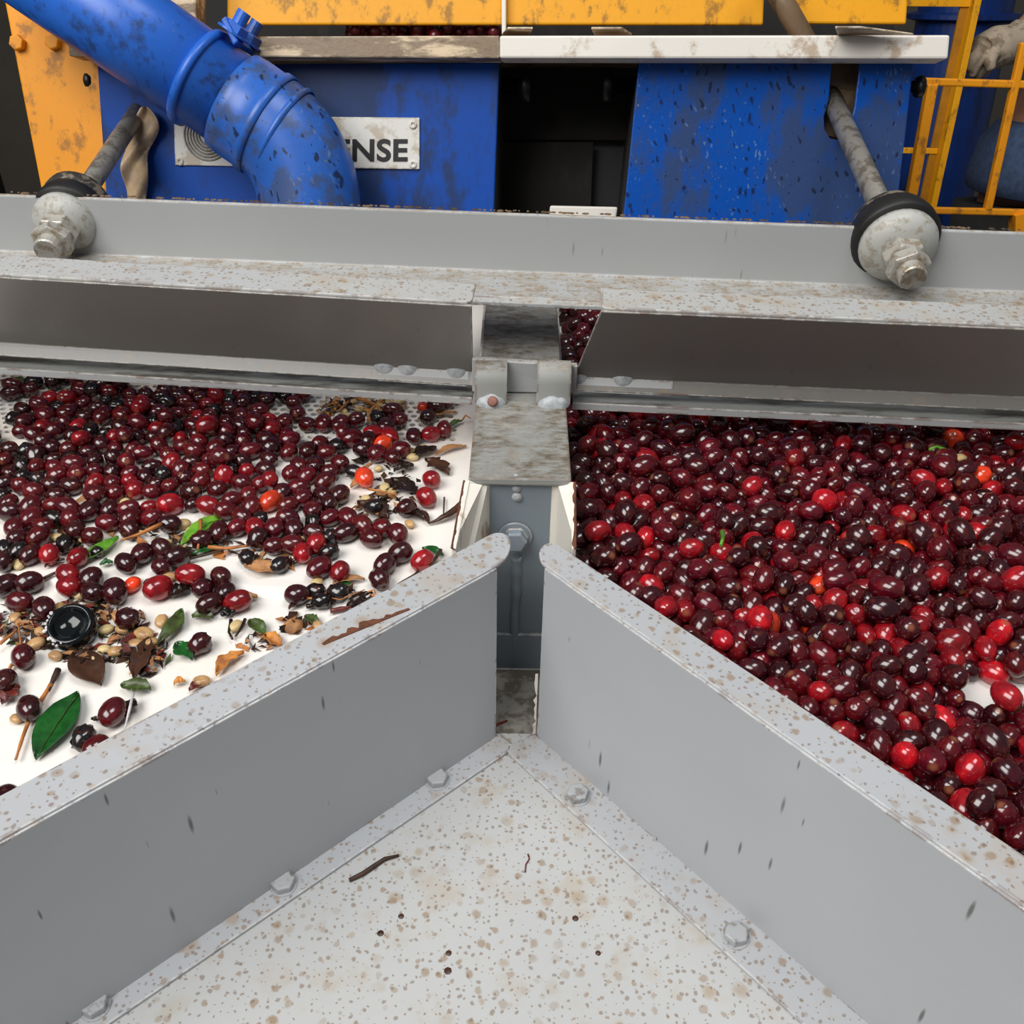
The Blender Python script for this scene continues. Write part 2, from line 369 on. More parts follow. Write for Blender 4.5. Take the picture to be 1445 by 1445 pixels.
# ------------------------------------------------------------------ angled guides
def guide(name, label, bend, outer, foot, bolts, tipc):
    """bend/outer/foot: plan points, apex first.  A sheet folded out at the top over the tray and in at the foot."""
    g = thing(name, (bend[0][0], bend[0][1], ZP), label, 'guide plate')
    mb = MB(); mb.grid([[Vector((*b, ZF)), Vector((*b, ZP+.002))] for b in bend]); mb.build('web', 'paint_guide', g, solid=.0025, bevel=.0005, off=0)
    # flange: apex end rounded
    b0, o0 = Vector((*bend[0], ZF)), Vector((*outer[0], ZF)); d = (Vector((*bend[1], ZF))-b0).normalized(); mid = (b0+o0)/2; hw = (o0-b0)/2
    rows = []
    for a in (6, 25, 45, 65, 80):
        r = math.radians(a); rows.append((mid-hw*math.sin(r)-d*hw.length*math.cos(r)*.95, mid+hw*math.sin(r)-d*hw.length*math.cos(r)*.95))
    rows += [(b0, o0)]+[(Vector((*b, ZF)), Vector((*o, ZF))) for b, o in zip(bend[1:], outer[1:])]
    mb = MB()
    poly = [r[0] for r in rows]+[r[1] for r in rows][::-1]
    mb.prism([p-Z*.0012 for p in poly], Z*.0026); mb.build('top_flange', 'paint_guide', g, bevel=.0008)
    # foot flange: rounded corners at the apex
    f0, b0 = Vector((*foot[0], ZP)), Vector((*bend[0], ZP)); df = (Vector((*foot[1], ZP))-f0).normalized(); inw = (f0-b0).normalized()
    poly = [Vector((*b, ZP)) for b in bend][::-1]+[b0-df*.004, f0-inw*.008-df*.008]
    for a in (0, 30, 60, 90):
        r = math.radians(a); c = f0-inw*.007-df*.002
        poly.append(c+inw*.007*math.sin(r)-df*.007*math.cos(r))
    poly += [Vector((*f, ZP)) for f in foot[1:]]
    mb = MB(); mb.prism(poly, Z*.0026); mb.build('foot_flange', 'paint_guide', g, bevel=.0006)
    for u, v in bolts:
        p = at_z(u, v, ZP+.004); p.z = ZP+.0024
        m2 = MB(); m2.lathe(p, Z, [(0, .0), (.0088, 0), (.0088, .0010), (0, .0010)], 20, smooth=False); m2.hexa(p+Z*.001, Z, .0078, .0052, random.random())
        m2.build('bolt', 'bolt', g, bevel=.0005)
    return g
P = lambda u, v, z: tuple(at_z(u, v, z)[:2])
fold = P(38, 1167, ZF); fdir = (Vector(fold)-Vector(P(700, 801, ZF))).normalized(); lb = [P(700, 801, ZF), tuple(Vector(fold)+fdir*.22)]
fo = P(0, 1125, ZF); dd = (Vector(fo)-Vector(P(655, 775, ZF))).normalized(); lo = [P(690, 757, ZF), tuple(Vector(fo)+dd*.24)]
f1 = P(164, 1444, ZP); fd = (Vector(f1)-Vector(P(500, 1216, ZP))).normalized()
lf = [P(712, 1067, ZP), tuple(Vector(f1)+fd*.24)]
guide('guide_plate', 'grey folded guide plate along the litter strewn left tray', lb, lo, lf, [(617, 1100), (400, 1247), (134, 1419)], 0)
r1 = P(1395, 1245, ZF); rd = (Vector(r1)-Vector(P(767, 799, ZF))).normalized()
rb = [P(770, 801, ZF), tuple(Vector(r1)+rd*.16)]
o1 = P(1445, 1205, ZF); ro = [P(789, 772, ZF), tuple(Vector(o1)+rd*.14)]
g1 = P(1128, 1445, ZP); gd = (Vector(g1)-Vector(P(945, 1277, ZP))).normalized()
rf = [P(722, 1070, ZP), tuple(Vector(g1)+gd*.14)]
guide('guide_plate', 'grey folded guide plate along the heap of red cherries on the right', rb, ro, rf, [(815, 1122), (1038, 1320), (1287, 1540)], 0)

# bare rusty strip where the paint has flaked off the left guide's bend
mb = MB(); up_ = []; lo_ = []
for i in range(22):
    f = i/21; p_ = at_z(455+122*f, 909-50*f, ZF+.0016); q_ = Vector((p_.x, p_.y, p_.z)); dn_ = Vector((-.66, .75, 0))
    up_.append(q_+dn_*(.0006+.0045*random.random()*math.sin(math.pi*f)**.5)); lo_.append(q_-dn_*.0012)
mb.grid([up_, lo_]); o = mb.build('rust_strip', 'rust', bpy.data.objects['guide_plate'], solid=.0004)

# ------------------------------------------------------------------ divider post between the trays
t = thing('divider_post', (.005, .565, ZP), 'grey box shaped divider with a dirty top between the two trays', 'divider')
xl, xr, yf = -.0305, .0408, .5635
mb = MB(); mb.prism([(xl, yf, ZT-.006), (xr, yf, ZT-.006), (.0405, .692, ZT-.006), (-.0295, .692, ZT-.006)], Z*.006); mb.build('front_top', 'paint_post', t, bevel=.0012)
mb = MB(); mb.prism([(-.0285, .700, ZT-.007), (.0385, .697, ZT-.007), (.0385, 1.0, ZT-.007), (-.0265, 1.0, ZT-.007)], Z*.006); mb.build('rear_top', 'paint_post', t, bevel=.0012)
for x in (xl+.002, .0385): 
    mb = MB(); mb.box((x, .785, -.03), (.0018, 0, 0), (0, .215, 0), (0, 0, .088)); mb.build('side_wall', 'cream', t, bevel=.0006)
mb = MB(); mb.box((.005, yf+.006, (ZT+ZP)/2-.004), (.026, 0, 0), (0, .002, 0), (0, 0, (ZT-ZP)/2-.003)); bp = mb.build('back_plate', 'paint_recess', t, bevel=.0005)
yq = yf+.0035
def sq(u, v): return at_y(u, v, yq)
mb = MB()
for (u, v, r) in ((728, 678, .0042), (729, 690, .0040), (730, 702, .0044)):
    c = sq(u, v); mb.lathe(c+Vector((0, .002, 0)), (0, -1, 0), [(r, 0), (r*.9, r*.45), (r*.6, r*.75), (0, r*.85)], 14)
mb.build('weld_blob', 'weld', t)
mb = MB(); pts = []
for i in range(26):
    v = 785+i*6; c = sq(729-.15*i+random.uniform(-.8, .8), v); pts.append(c+Vector((0, .0008, 0)))
mb.tube(pts, [.0040+random.uniform(-.0005, .0005) for _ in pts], 10); mb.build('weld_seam', 'paint_recess', t)
mb = MB(); mb.box((.005, yf+.0028, sq(725, 893).z-.0215), (.0255, 0, 0), (0, .0015, 0), (0, 0, .0215)); mb.build('lower_strip', 'paint_recess', t, bevel=.0007)
c = sq(727, 756); mb = MB(); mb.lathe(c, (0, -1, 0), [(0, 0), (.0125, 0), (.0125, .0016), (.009, .0022), (0, .0022)], 26, smooth=False)
mb.hexa(c+Vector((0, -.002, 0)), (0, -1, .1), .0088, .0085, .3); mb.build('bolt', 'paint_recess', t, bevel=.0006)
for sgn, A, B, D in ((-1, Vector((xl, yf, ZT-.002)), Vector((-.0160, yf+.004, ZT-.004)), Vector((-.0365, .511, .0455))), (1, Vector((xr, yf, ZT-.002)), Vector((.0275, yf+.004, ZT-.004)), Vector((.0400, .513, .0455)))):
    mb = MB(); dn = Z*-.10
    mb.prism([A, B, B+dn, D+dn*.6, D], Vector((sgn*.003, .0005, 0))); mb.build('wing', 'cream', t, bevel=.0008)
    # flaking rust along the wing's outer edge
    mb = MB(); up_ = []; lo_ = []
    for i in range(15):
        q = A.lerp(D, i/14)+Vector((sgn*.0032, -.0004, .0006)); up_.append(q); lo_.append(q-Vector((sgn*random.uniform(.0010, .0030), -.0002, .0012+.0010*random.random())))
    mb.grid([up_, lo_]); mb.build('rust_edge', 'rust', t, solid=.0008)
# rust crust on the two web ends beside the slot
for x_, xs in ((0, -.0145), (1, .0215)):
    mb = MB(); a_ = []; b_ = []; yy_ = P(690, 801, ZF)[1] if x_ == 0 else P(770, 801, ZF)[1]
    for i in range(15):
        z_ = ZP+.006+.062*i/14; a_.append(Vector((xs-.0012, yy_-.0012, z_))); b_.append(Vector((xs+(.0012+.0026*random.random())*(-1 if x_ else .6), yy_-.0014, z_)))
    mb.grid([a_, b_]); mb.build('rust_crust', 'cream' if x_ else 'rust', t, solid=.0006)
mb = MB(); mb.prism([(-.0135, .497, ZP+.0002), (.0205, .497, ZP+.0002), (.0285, .5625, ZP+.0002), (-.0195, .5625, ZP+.0002)], Z*.0008); mb.build('slot_floor', worn('grimy_shaded_slot_floor', (150, 146, 138), (84, 74, 62), .75, 60, stretch=(1, 1, 1)), t)  # slab darker than the plate: grime plus the slot's shade put into its colour
# hinge bracket: bar and two rolled tabs
yb_ = .683
a, b = at_y(666, 507, yb_), at_y(815, 515, yb_); zb = ZT+.001
mb = MB(); mb.prism([(a.x, yb_, zb), (b.x, yb_, zb), (b.x, yb_-.002, b.z), (a.x, yb_, a.z)], (0, .006, 0)); mb.build('hinge_bar', 'paint_beam', t, bevel=.0008)
def tab(u0, u1):
    q0, q1 = at_y(u0, 511, yb_-.002), at_y(u1, 513, yb_-.002); prof = []
    zt_ = q0.z+.001
    for a_ in range(0, 91, 15):
        r = math.radians(a_); prof.append((yb_-.002-.013*math.sin(r), zt_-.013*(1-math.cos(r))))
    prof += [(yb_-.0155, ZT+.010), (yb_-.0160, ZT+.004), (yb_-.0165, ZT+.0005)]
    mb = MB(); mb.grid([[Vector((q0.x, y, z)) for y, z in prof], [Vector((q1.x, y, z)) for y, z in prof]], smooth=True)
    tb = mb.build('hinge_tab', 'paint_post', t, solid=.0022, off=0, bevel=.0004)
    mb = MB(); cx = (q0.x+q1.x)/2; w = (q1.x-q0.x)*.46; rows = []
    for i in range(9):
        f = -1+2*i/8; h = .0072*math.sqrt(max(.10, 1-f*f))*random.uniform(.8, 1.1)
        rows.append([Vector((cx+f*w, yb_-.0155-h*1.2*math.cos(math.radians(a_)), ZT-.0005+h*1.25*math.sin(math.radians(a_)))) for a_ in (0, 30, 60, 90)])
    mb.grid(rows, smooth=True); mb.build('weld', 'weld', tb)
    return cx
tab(671, 716); tab(758, 806)
c = at_z(695, 566, ZT+.0062); mb = MB(); mb.lathe(c, (0, -.75, .66), [(.0042, -.003), (.0040, .0004), (.003, .0008), (0, .0006)], 9); mb.build('rust_patch', plain('bare_rusty_steel', (146, 98, 84), .6, .1, .5, 300), t)

# ------------------------------------------------------------------ upper guides over the trays
def upper(label, s0, s1, s0b, s1b, strip, rnd):
    tilt = .020 if rnd > 0 else 0.0
    fr = lambda s, t, z: O1+E1*s+N1*t+Z*(z+tilt*(s1-s))
    g = thing('upper_guide', fr((s0+s1)/2, 0, .06), label, 'guide plate')
    tf, tb_ = -.048, -.014; zf = .1535
    pan = [(tf, zf), (-.004, .077), (-.006, .074), (-.0115, .068)]
    mb = MB(); mb.grid([[fr(s0, *pan[0]), fr(s0b, *pan[1]), fr(s0b, *pan[2]), fr(s0b, *pan[3])], [fr(s1, *pan[0]), fr(s1b, *pan[1]), fr(s1b, *pan[2]), fr(s1b, *pan[3])]])
    mb.build('panel', 'paint_panel_shaded', g, solid=.002, bevel=.0006, off=0)
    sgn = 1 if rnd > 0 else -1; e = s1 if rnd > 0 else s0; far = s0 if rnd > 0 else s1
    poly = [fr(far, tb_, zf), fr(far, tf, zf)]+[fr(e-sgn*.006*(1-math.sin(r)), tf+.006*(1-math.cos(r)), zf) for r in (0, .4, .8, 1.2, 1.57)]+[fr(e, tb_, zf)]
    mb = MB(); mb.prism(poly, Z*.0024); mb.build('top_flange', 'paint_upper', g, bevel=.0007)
    mb = MB(); mb.prism([fr(s0b, -.0145, .0555), fr(s0b, .010, .0575), fr(s0b, .010, .0615), fr(s0b, -.0145, .0590)], (E1-Z*tilt)*(s1b-s0b)); mb.build('lip_bar', 'lip', g, bevel=.0006)
    mb = MB(); mb.prism([fr(s0b, -.0165, .0535), fr(s0b, -.0145, .0535), fr(s0b, -.0145, .0598), fr(s0b, -.0165, .0598)], (E1-Z*tilt)*(s1b-s0b)); mb.build('lip_edge', 'paint_beam', g, bevel=.0006)
    # hidden stays that carry it from the cross beam
    for s in (s0+.12*(s1-s0), s0+.6*(s1-s0)):
        mb = MB(); mb.prism([fr(s, -.002, .084), fr(s, .050, .120), fr(s, .050, .108), fr(s, .002, .072)], E1*.005); mb.build('stay', 'paint_beam', g)
    a, b, va, vb = strip
    mb = MB(); mb.prism([fr(a, -.0105, .0665), fr(a, -.004, .0765), fr(b, -.004, .0765), fr(b, -.0105, .0665)], -N1*.0016+Z*.001); st = mb.build('weld_strip', 'paint_beam', g, bevel=.0006)
    for f in (.06, .32, .86) if rnd > 0 else (.05, .5):
        mb = MB(); c = fr(a+(b-a)*f, -.0048, .0775); mb.lathe(c, -N1*.7+Z*.3, [(.0085, 0), (.007, .0016), (.004, .0026), (0, .0030)], 14); mb.build('weld', 'weld', st)
    return g
sL = (at_z(666, 430, .1535)-O1).dot(E1); sR = (at_z(848, 440, .1535)-O1).dot(E1)
sLb = (at_z(667, 540, .070)-O1).dot(E1); sRb = (at_z(809, 545, .070)-O1).dot(E1)
upper('long grey panel hanging over the left tray, reflecting the pale plastic', -.75, sL, -.75, sLb, (-.108, -.036, 0, 0), 1)
upper('dark grey slanted panel hanging over the heap of red cherries', sR, .75, sRb, .75, (.046, .126, 0, 0), -1)

# ------------------------------------------------------------------ cross beam
t = thing('cross_beam', fr(0, .10, .125), 'long grey angle beam crossing in front of the blue machine', 'beam')
mb = MB(); mb.grid([[fr(s, .1030, .1690), fr(s, .0995, .1165), fr(s, .045, .1150)] for s in (-.9, .9)])
mb.build('angle_iron', 'paint_beam', t, solid=.005, bevel=.0028, seg=3, off=1)
mb = MB(); mb.prism([fr(-.9, .038, .1145), fr(.9, .038, .1145), fr(.9, .044, .1170), fr(-.9, .044, .1170)], Z*.0035); mb.build('flange_edge', 'paint_beam', t, bevel=.0008)
mb = MB()
for i in range(240):
    s = random.uniform(-.5, .5); mb.lathe(fr(s, .1045+random.uniform(0, .002), .169), Z, [(random.uniform(.0008, .003), 0), (.0008, .0007), (0, .0009)], 6)
tag(mb.build('caked_dirt', 'brown', t), kind='stuff')

# ------------------------------------------------------------------ suspension rods through the beam
def rod(label, nut, far, r, ydn, k):
    n0 = at_y(*nut, ydn); f0 = at_pl(*far, PB+NB*-.03, NB); d = (n0-f0).normalized()
    g = thing('suspension_rod', n0, label, 'rod')
    q = lambda dd: n0-d*dd                         # distance back from the nut's centre
    mb = MB(); mb.tube([f0, f0.lerp(n0, .45), n0], r, 16); mb.build('rod', 'steel', g)
    # front: dome, washer, nuts, threaded end
    w = .040
    mb = MB(); mb.lathe(q(w), d, [(0, -.004), (.0275*k, -.004), (.0278*k, .0), (.0266*k, .0045), (.0238*k, .0085), (.0190*k, .0118), (.0140, .0136), (0, .0138)], 34); mb.build('dome_washer', 'dome', g)
    mb = MB(); mb.lathe(q(w+.004), d, [(0, -.022), (.0290*k, -.022), (.0312*k, -.012), (.0314*k, -.004), (.0300*k, -.0012), (0, -.0006)], 34); mb.build('rubber_bush', 'rubber', g)
    mb = MB(); mb.hexa(q(w-.0125), d, .0172, .0125, .2, dome=.1); mb.build('nut', 'nut', g, bevel=.0007)
    mb = MB(); mb.hexa(q(w-.0255), d, .0168, .0110, .7, dome=.1); mb.build('nut', 'nut', g, bevel=.0007)
    mb = MB(); mb.lathe(q(w-.036), d, [(.0108, 0), (.0108, .009), (.0098, .0105), (0, .0106)], 22, smooth=False); mb.build('rod_end', 'nut', g, bevel=.0004)
    # behind the web: rubber bush and plate washer
    mb = MB(); mb.lathe(q(w+.030), d, [(0, -.010), (.0245, -.010), (.0285, -.006), (.0290, 0), (.0275, .008), (0, .008)], 32); mb.build('rubber_bush', 'dusty_rubber', g)
    mb = MB(); mb.lathe(q(w+.044), d, [(0, -.004), (.0205, -.004), (.0215, -.001), (.0215, .003), (0, .003)], 28, smooth=False); mb.build('washer', 'dusty_rubber', g, bevel=.0005)
    mb = MB(); mb.hexa(q(w+.060), d, .0135, .012, .4); mb.build('nut', 'nut', g, bevel=.0006)
    return g
rod('long grey steel rod with dome washer at the beam end beneath the blue pipe', (69, 349), (206, 140), .0088, .780, .95)
rod('grey steel rod entering a slot of the blue housing near the yellow railing', (1286, 387), (1172, 135), .0098, .730, 1.12)

# ------------------------------------------------------------------ the blue sieve machine behind
def face(mb, quad, depth, mi=0, out=0.0):
    """A solid slab whose front is the given photo quad on the leaning front plane."""
    return mb.prism([bl(u, v, out) for u, v in quad], -NB*depth, mi)
def low(u0, v0, u1, v1, ext):   # continue an edge downwards by ext pixels
    f = ext/(v1-v0); return (u1+(u1-u0)*f, v1+ext)
m = thing('sieve_machine', bl(700, 300), 'blue painted sieve machine with rusty white rail and nameplate behind the beam', 'machine')
qL = [(137, 92), (705, 88), low(705, 88, 697, 296, 40), low(137, 92, 150, 285, 40)]
mb = MB(); face(mb, qL, .004); mb.build('left_front_panel', 'blue', m, bevel=.0015)
mb = MB(); face(mb, [(698, 88), (705, 88), low(705, 88, 697, 296, 40), low(698, 88, 690, 296, 40)], .16, out=-.004); mb.build('side_panel', 'dark', m)
qR = [(902, 84), (1174, 84), (1171, 150), (1162, 172), (1166, 190), low(1290, 84, 1263, 310, 30)]
qR = [(902, 84), (1174, 84), (1170, 140), (1163, 165), (1164, 182), (1172, 196), (1186, 198), (1198, 182), (1206, 150), (1214, 84), (1290, 84), low(1290, 84, 1263, 310, 30), low(902, 84, 880, 302, 40)]
mb = MB(); mb.prism([bl(u, v) for u, v in qR], -NB*.003); mb.build('right_front_panel', 'blue_wet', m, bevel=.0012)
mb = MB(); face(mb, [(902, 84), (909, 84), low(909, 84, 887, 302, 40), low(902, 84, 880, 302, 40)], .16, out=-.003); mb.build('side_panel', 'dark', m)
mb = MB(); face(mb, [(1284, 84), (1290, 84), low(1290, 84, 1263, 310, 30), low(1284, 84, 1257, 310, 30)], .14, out=-.003); mb.build('side_panel', 'blue', m)
mb = MB(); face(mb, [(1140, 70), (1240, 70), (1222, 205), (1150, 205)], .004, out=-.030); mb.build('slot_back', 'brown', m)
mb = MB(); face(mb, [(1165, 120), (1212, 128), (1202, 196), (1160, 190)], .006, out=-.024); mb.build('slot_plate', 'brown', m, bevel=.002)
# dark recess between the boxes
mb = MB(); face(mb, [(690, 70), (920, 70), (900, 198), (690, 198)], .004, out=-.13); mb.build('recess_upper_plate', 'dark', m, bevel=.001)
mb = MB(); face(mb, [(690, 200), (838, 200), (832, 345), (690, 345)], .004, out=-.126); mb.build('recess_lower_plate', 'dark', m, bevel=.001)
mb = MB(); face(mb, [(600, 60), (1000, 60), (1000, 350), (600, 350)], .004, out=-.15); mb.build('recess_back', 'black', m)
mb = MB(); face(mb, [(776, 290), (872, 292), (868, 318), (774, 318)], .05, out=-.05); mb.build('recess_sill', 'rail_white', m, bevel=.002)
for u, v, sg in ((712, 121, 1), (888, 121, -1), (143, 115, -1), (1281, 122, 1)):
    c = bl(u, v, -.045 if 600 < u < 1000 else -.02); ax = E1*sg; mb = MB()
    kk = 1.0 if 600 < u < 1000 else .62; mb.lathe(c-ax*.006, ax, [(r_*kk, h_*kk) for r_, h_ in [(0, 0), (.0085, 0), (.0085, .020), (.014, .021), (.0165, .026), (.0165, .031), (.013, .0345), (0, .035)]], 20)
    mb.build('clamp_knob', 'black', m)
# nameplate with its lettering
pl = [(245, 163), (592, 166), (592, 239), (247, 233)]
mb = MB(); mb.prism([bl(u, v, .0022) for u, v in pl], -NB*.002); npl = mb.build('nameplate', 'plate_white', m, bevel=.0005)
def letters(body, u0, u1, vb, vt, out):
    cu = bpy.data.curves.new('lettering', 'FONT'); cu.body = body; cu.size = 1.0; cu.extrude = .02; cu.offset = .026; cu.space_character = 1.04
    tmp = bpy.data.objects.new('lettering_tmp', cu); COL.objects.link(tmp); bpy.context.view_layer.update()
    me = bpy.data.meshes.new_from_object(tmp.evaluated_get(bpy.context.evaluated_depsgraph_get())); bpy.data.objects.remove(tmp)
    co = np.empty(len(me.vertices)*3, 'f'); me.vertices.foreach_get('co', co); co = co.reshape(-1, 3); lo, hi = co.min(0), co.max(0)
    A, Bx, Cv = bl(u0, vb, out), bl(u1, vb, out), bl(u0, vt, out)
    for v_ in me.vertices:
        f, g_ = (v_.co.x-lo[0])/(hi[0]-lo[0]), (v_.co.y-lo[1])/(hi[1]-lo[1])
        v_.co = A+(Bx-A)*f+(Cv-A)*g_+NB*(v_.co.z*.02)
    me.materials.clear(); me.materials.append(M['ink'])
    o = bpy.data.objects.new('lettering', me); COL.objects.link(o); attach(o, npl); return o
letters('ENSE', 474, 575, 228, 196, .0026)
for u, v in ((583, 176), (583, 232), (254, 228)):
    mb = MB(); mb.lathe(bl(u, v, .0022), NB, [(.0042, 0), (.0038, .0012), (.0018, .0016), (.0017, .0006), (0, .0006)], 14); mb.build('rivet', 'plate_white', npl)
for i in range(6):      # round embossed emblem, half behind the elbow
    c = bl(292, 192, .0024); rr = .008+.0030*i; pts = [c+(E1*math.cos(a)+E1.cross(NB)*math.sin(a)*-1)*rr for a in np.linspace(math.radians(150), math.radians(330), 18)]
    mb = MB(); mb.tube(pts, .0011, 6); mb.build('embossed_ring', 'steel', npl)
# rail: rusty on the left half, clean on the right
mb = MB(); mb.prism([bl(95, 52, .030), bl(705, 50, .030), bl(705, 82, .030), bl(97, 79, .030)], -NB*.03); mb.build('rail_rusty_half', 'rail_rust', m, bevel=.0015)
mb = MB(); mb.prism([bl(705, 50, .030), bl(1341, 49, .030), bl(1338, 83, .030), bl(705, 82, .030)], -NB*.03); mb.build('rail_clean_half', 'rail_white', m, bevel=.002)
# deck seen under the yellow hoods, cross pieces on it
def deckpt(u, v): return at_pl(u, v, bl(700, 50, .0)+G*.004, G)
mb = MB(); a = bl(104, 50, -.002); b = bl(1330, 50, -.002); mb.prism([a-G*.004, b-G*.004, b-NB*.19-G*.004, a-NB*.19-G*.004], -G*.006); mb.build('deck', 'brown', m)
for q in ([(708, 50), (748, 50), (752, 41), (716, 41)], [(838, 50), (892, 50), (878, 41), (834, 41)], [(1182, 50), (1290, 50), (1215, 40), (1178, 40)]):
    mb = MB(); mb.prism([deckpt(u, v) for u, v in q], G*.002); mb.build('deck_bar', 'rail_rust', m, bevel=.001)
for q in ([(320, -90), (709, -90), (709, 35), (320, 35)], [(714, -90), (1082, -90), (1077, 35), (714, 35)], [(1121, -90), (1287, -90), (1279, 34), (1121, 33)]):
    mb = MB(); mb.prism([bl(u, v, -.055) for u, v in q], -NB*.006); mb.build('yellow_hood_panel', 'yellow', m, bevel=.002)
mb = MB(); mb.prism([bl(u, v, -.045) for u, v in [(707, -90), (714, -90), (714, 48), (708, 48)]], -NB*.012); mb.build('white_strap', 'cream', m, bevel=.001)
mb = MB(); mb.tube([bl(1070, -60, -.02), bl(1138, 62, -.005)], .0105, 16); mb.build('hood_rod', 'brown', m)
mb = MB(); mb.prism([bl(u, v, -.01) for u, v in [(232, -90), (276, -90), (276, 46), (232, 46)]], -NB*.03); mb.build('square_post', 'rail_rust', m, bevel=.002)
mb = MB(); mb.prism([bl(u, v, -.20) for u, v in [(150, -120), (1262, -120), (1262, 60), (150, 60)]], -NB*.01); mb.build('inner_back', 'dark', m)
# yellow side leg
mb = MB(); mb.prism([bl(u, v, -.012) for u, v in [(-2, -40), (140, -40), (152, 330), (70, 330)]], -NB*.02); lg = mb.build('yellow_leg', 'orange', m, bevel=.002)
for u, v in ((27, 61), (77, 60)):
    mb = MB(); mb.hexa(bl(u, v, -.012), NB, .0078, .007, .5); mb.build('leg_bolt', 'orange', lg, bevel=.001)
# torn plastic film hanging under the pipe
rows = []
for i in range(15):
    f = i/14; v = 150+f*150; uc = 204-f*18+5*math.sin(f*9); w = (6, 14, 20, 22, 21, 19, 17, 20, 22, 21, 18, 15, 14, 13, 12)[i]
    rows.append([bl(uc+w*(j/4-.5)*2*.95, v, .012+.006*math.sin(f*13+j*1.7)) for j in range(5)])
mb = MB(); mb.grid(rows, smooth=True); tag(mb.build('plastic_strip', 'film', None, solid=.0012, sub=1), 'torn translucent tan plastic strip hanging beside the left steel rod', 'plastic strip')
# berries left on the deck under the hood
mb = MB()
for i in range(60):
    u = random.uniform(492, 700); p = bl(u, 46, -.066-random.uniform(0, .05))+Vector((0, 0, random.uniform(-.004, .006))); r = random.uniform(.006, .008)
    mb.lathe(p-Z*r, Z, [(0, 0), (r*.7, r*.3), (r, r), (r*.7, r*1.7), (0, 2*r)], 8)
cm = plain('deck_cherry_skin', (92, 18, 26), .25, 0, .5, 90); tag(mb.build('cherries_on_deck', cm), 'dark red cherries spilled on the machine deck under the yellow hood', 'cherries', kind='stuff')

# ------------------------------------------------------------------ blue discharge pipe
p = thing('discharge_pipe', bl(300, 150, .06), 'fat blue plastic pipe with a clamped elbow in front of the blue machine', 'pipe')
pr = .0430
A = bl(-20, -98, .075); B = bl(343, 153, .066); d = (B-A).normalized()
mb = MB(); mb.tube([A, B], pr, 48); mb.build('straight_pipe', 'pipe', p)
# elbow: socket, collar rings, curved bend down behind the beam
q = lambda s, r: (B+d*s, r)
prof = [(pr+.0005, -.012), (pr+.0045, -.010), (pr+.0055, .000), (pr+.0055, .020), (pr+.0075, .021), (pr+.0075, .028), (pr+.0060, .029)]
mb = MB(); mb.lathe(B, d, prof, 48); mb.build('socket', 'elbow', p)
dn = (-G*.92+d*.12).normalized(); side = (dn-d*dn.dot(d)).normalized(); path = []; rr = []; Rb = .080; s0 = B+d*.026
ang = d.angle(dn)
for i in range(21):
    a = ang*i/20; path.append(s0+d*(Rb*math.sin(a))+side*(Rb*(1-math.cos(a)))); rr.append(pr+.0052)
e = path[-1]; path += [e+dn*.02, e+dn*.05, e+dn*.055]; rr += [pr+.0052, pr+.0056, pr+.0040]
mb = MB(); mb.tube(path, rr, 48); mb.build('bend', 'elbow', p)
mb = MB(); mb.lathe(s0+d*.018, d, [(pr+.0050, -.003), (pr+.0068, -.0015), (pr+.0068, .0015), (pr+.0050, .003)], 48); mb.build('ridge_ring', 'elbow', p)
# clamp band with its bolts and bracket
cc = B-d*.046; upv = (G-d*G.dot(d)).normalized()
mb = MB(); mb.lathe(cc, d, [(pr-.001, -.004), (pr+.0038, -.004), (pr+.0048, 0), (pr+.0038, .004), (pr-.001, .004)], 48); mb.build('clamp_band', 'pipe', p)
ear = cc+upv*(pr+.006); rt = d.cross(upv).normalized()
if rt.dot(NB) < 0: rt = -rt
mb = MB(); mb.box(ear+d*.010+upv*.002-rt*.012, d*.010-upv*.006, rt*.034, upv*.0028+d*.001); mb.build('clamp_lug', 'pipe', p, bevel=.0015)
for off in (.010, -.034):
    c = ear+d*.010+rt*off+upv*.003; mb = MB(); mb.lathe(c, upv, [(0, 0), (.0062, 0), (.0062, .020), (0, .020)], 14, smooth=False); mb.hexa(c, upv, .0115, .008, .3); mb.lathe(c-upv*.002, upv, [(0, 0), (.015, 0), (.015, .0022), (0, .0022)], 20, smooth=False)
    mb.build('clamp_bolt', 'pipe', p, bevel=.0004)

# ------------------------------------------------------------------ far right: railings, drum, worker
LG = math.radians(8); G2 = Vector((0, math.sin(LG), math.cos(LG)))
def back(u, v, y): return at_pl(u, v, Vector((0, y, 0)), Vector((0, -math.cos(LG), math.sin(LG))))
def bar(mb, a, b, w, dpt=None, y=1.5):
    A, B_ = back(*a, y), back(*b, y); t_ = (B_-A).normalized(); n = Vector((0, -math.cos(LG), math.sin(LG))); s_ = t_.cross(n)
    dpt = dpt or w; return mb.prism([A-s_*w-n*dpt, A+s_*w-n*dpt, A+s_*w+n*dpt, A-s_*w+n*dpt], B_-A)
r = thing('railing', back(1345, 320, 1.45), 'orange yellow guard railing frame nearest the blue machine', 'railing')
for nm, a, b, w in (('top_rail', (1302, 115), (1540, 122), .0050), ('bottom_rail', (1285, 296), (1540, 302), .0047), ('post', (1315, 118), (1282, 296), .0072), ('post', (1445, 60), (1393, 296), .0055)):
    mb = MB(); bar(mb, a, b, w, y=1.45); mb.build(nm, 'orange', r, bevel=.002)
for u in (1440, 1300):
    mb = MB(); bar(mb, (u, 300), (u-3, 460), .012, y=1.45); mb.build('leg', 'orange', r)
r = thing('steel_post_frame', back(1350, 300, 1.75), 'taller yellow angle iron post standing behind the orange railing', 'post')
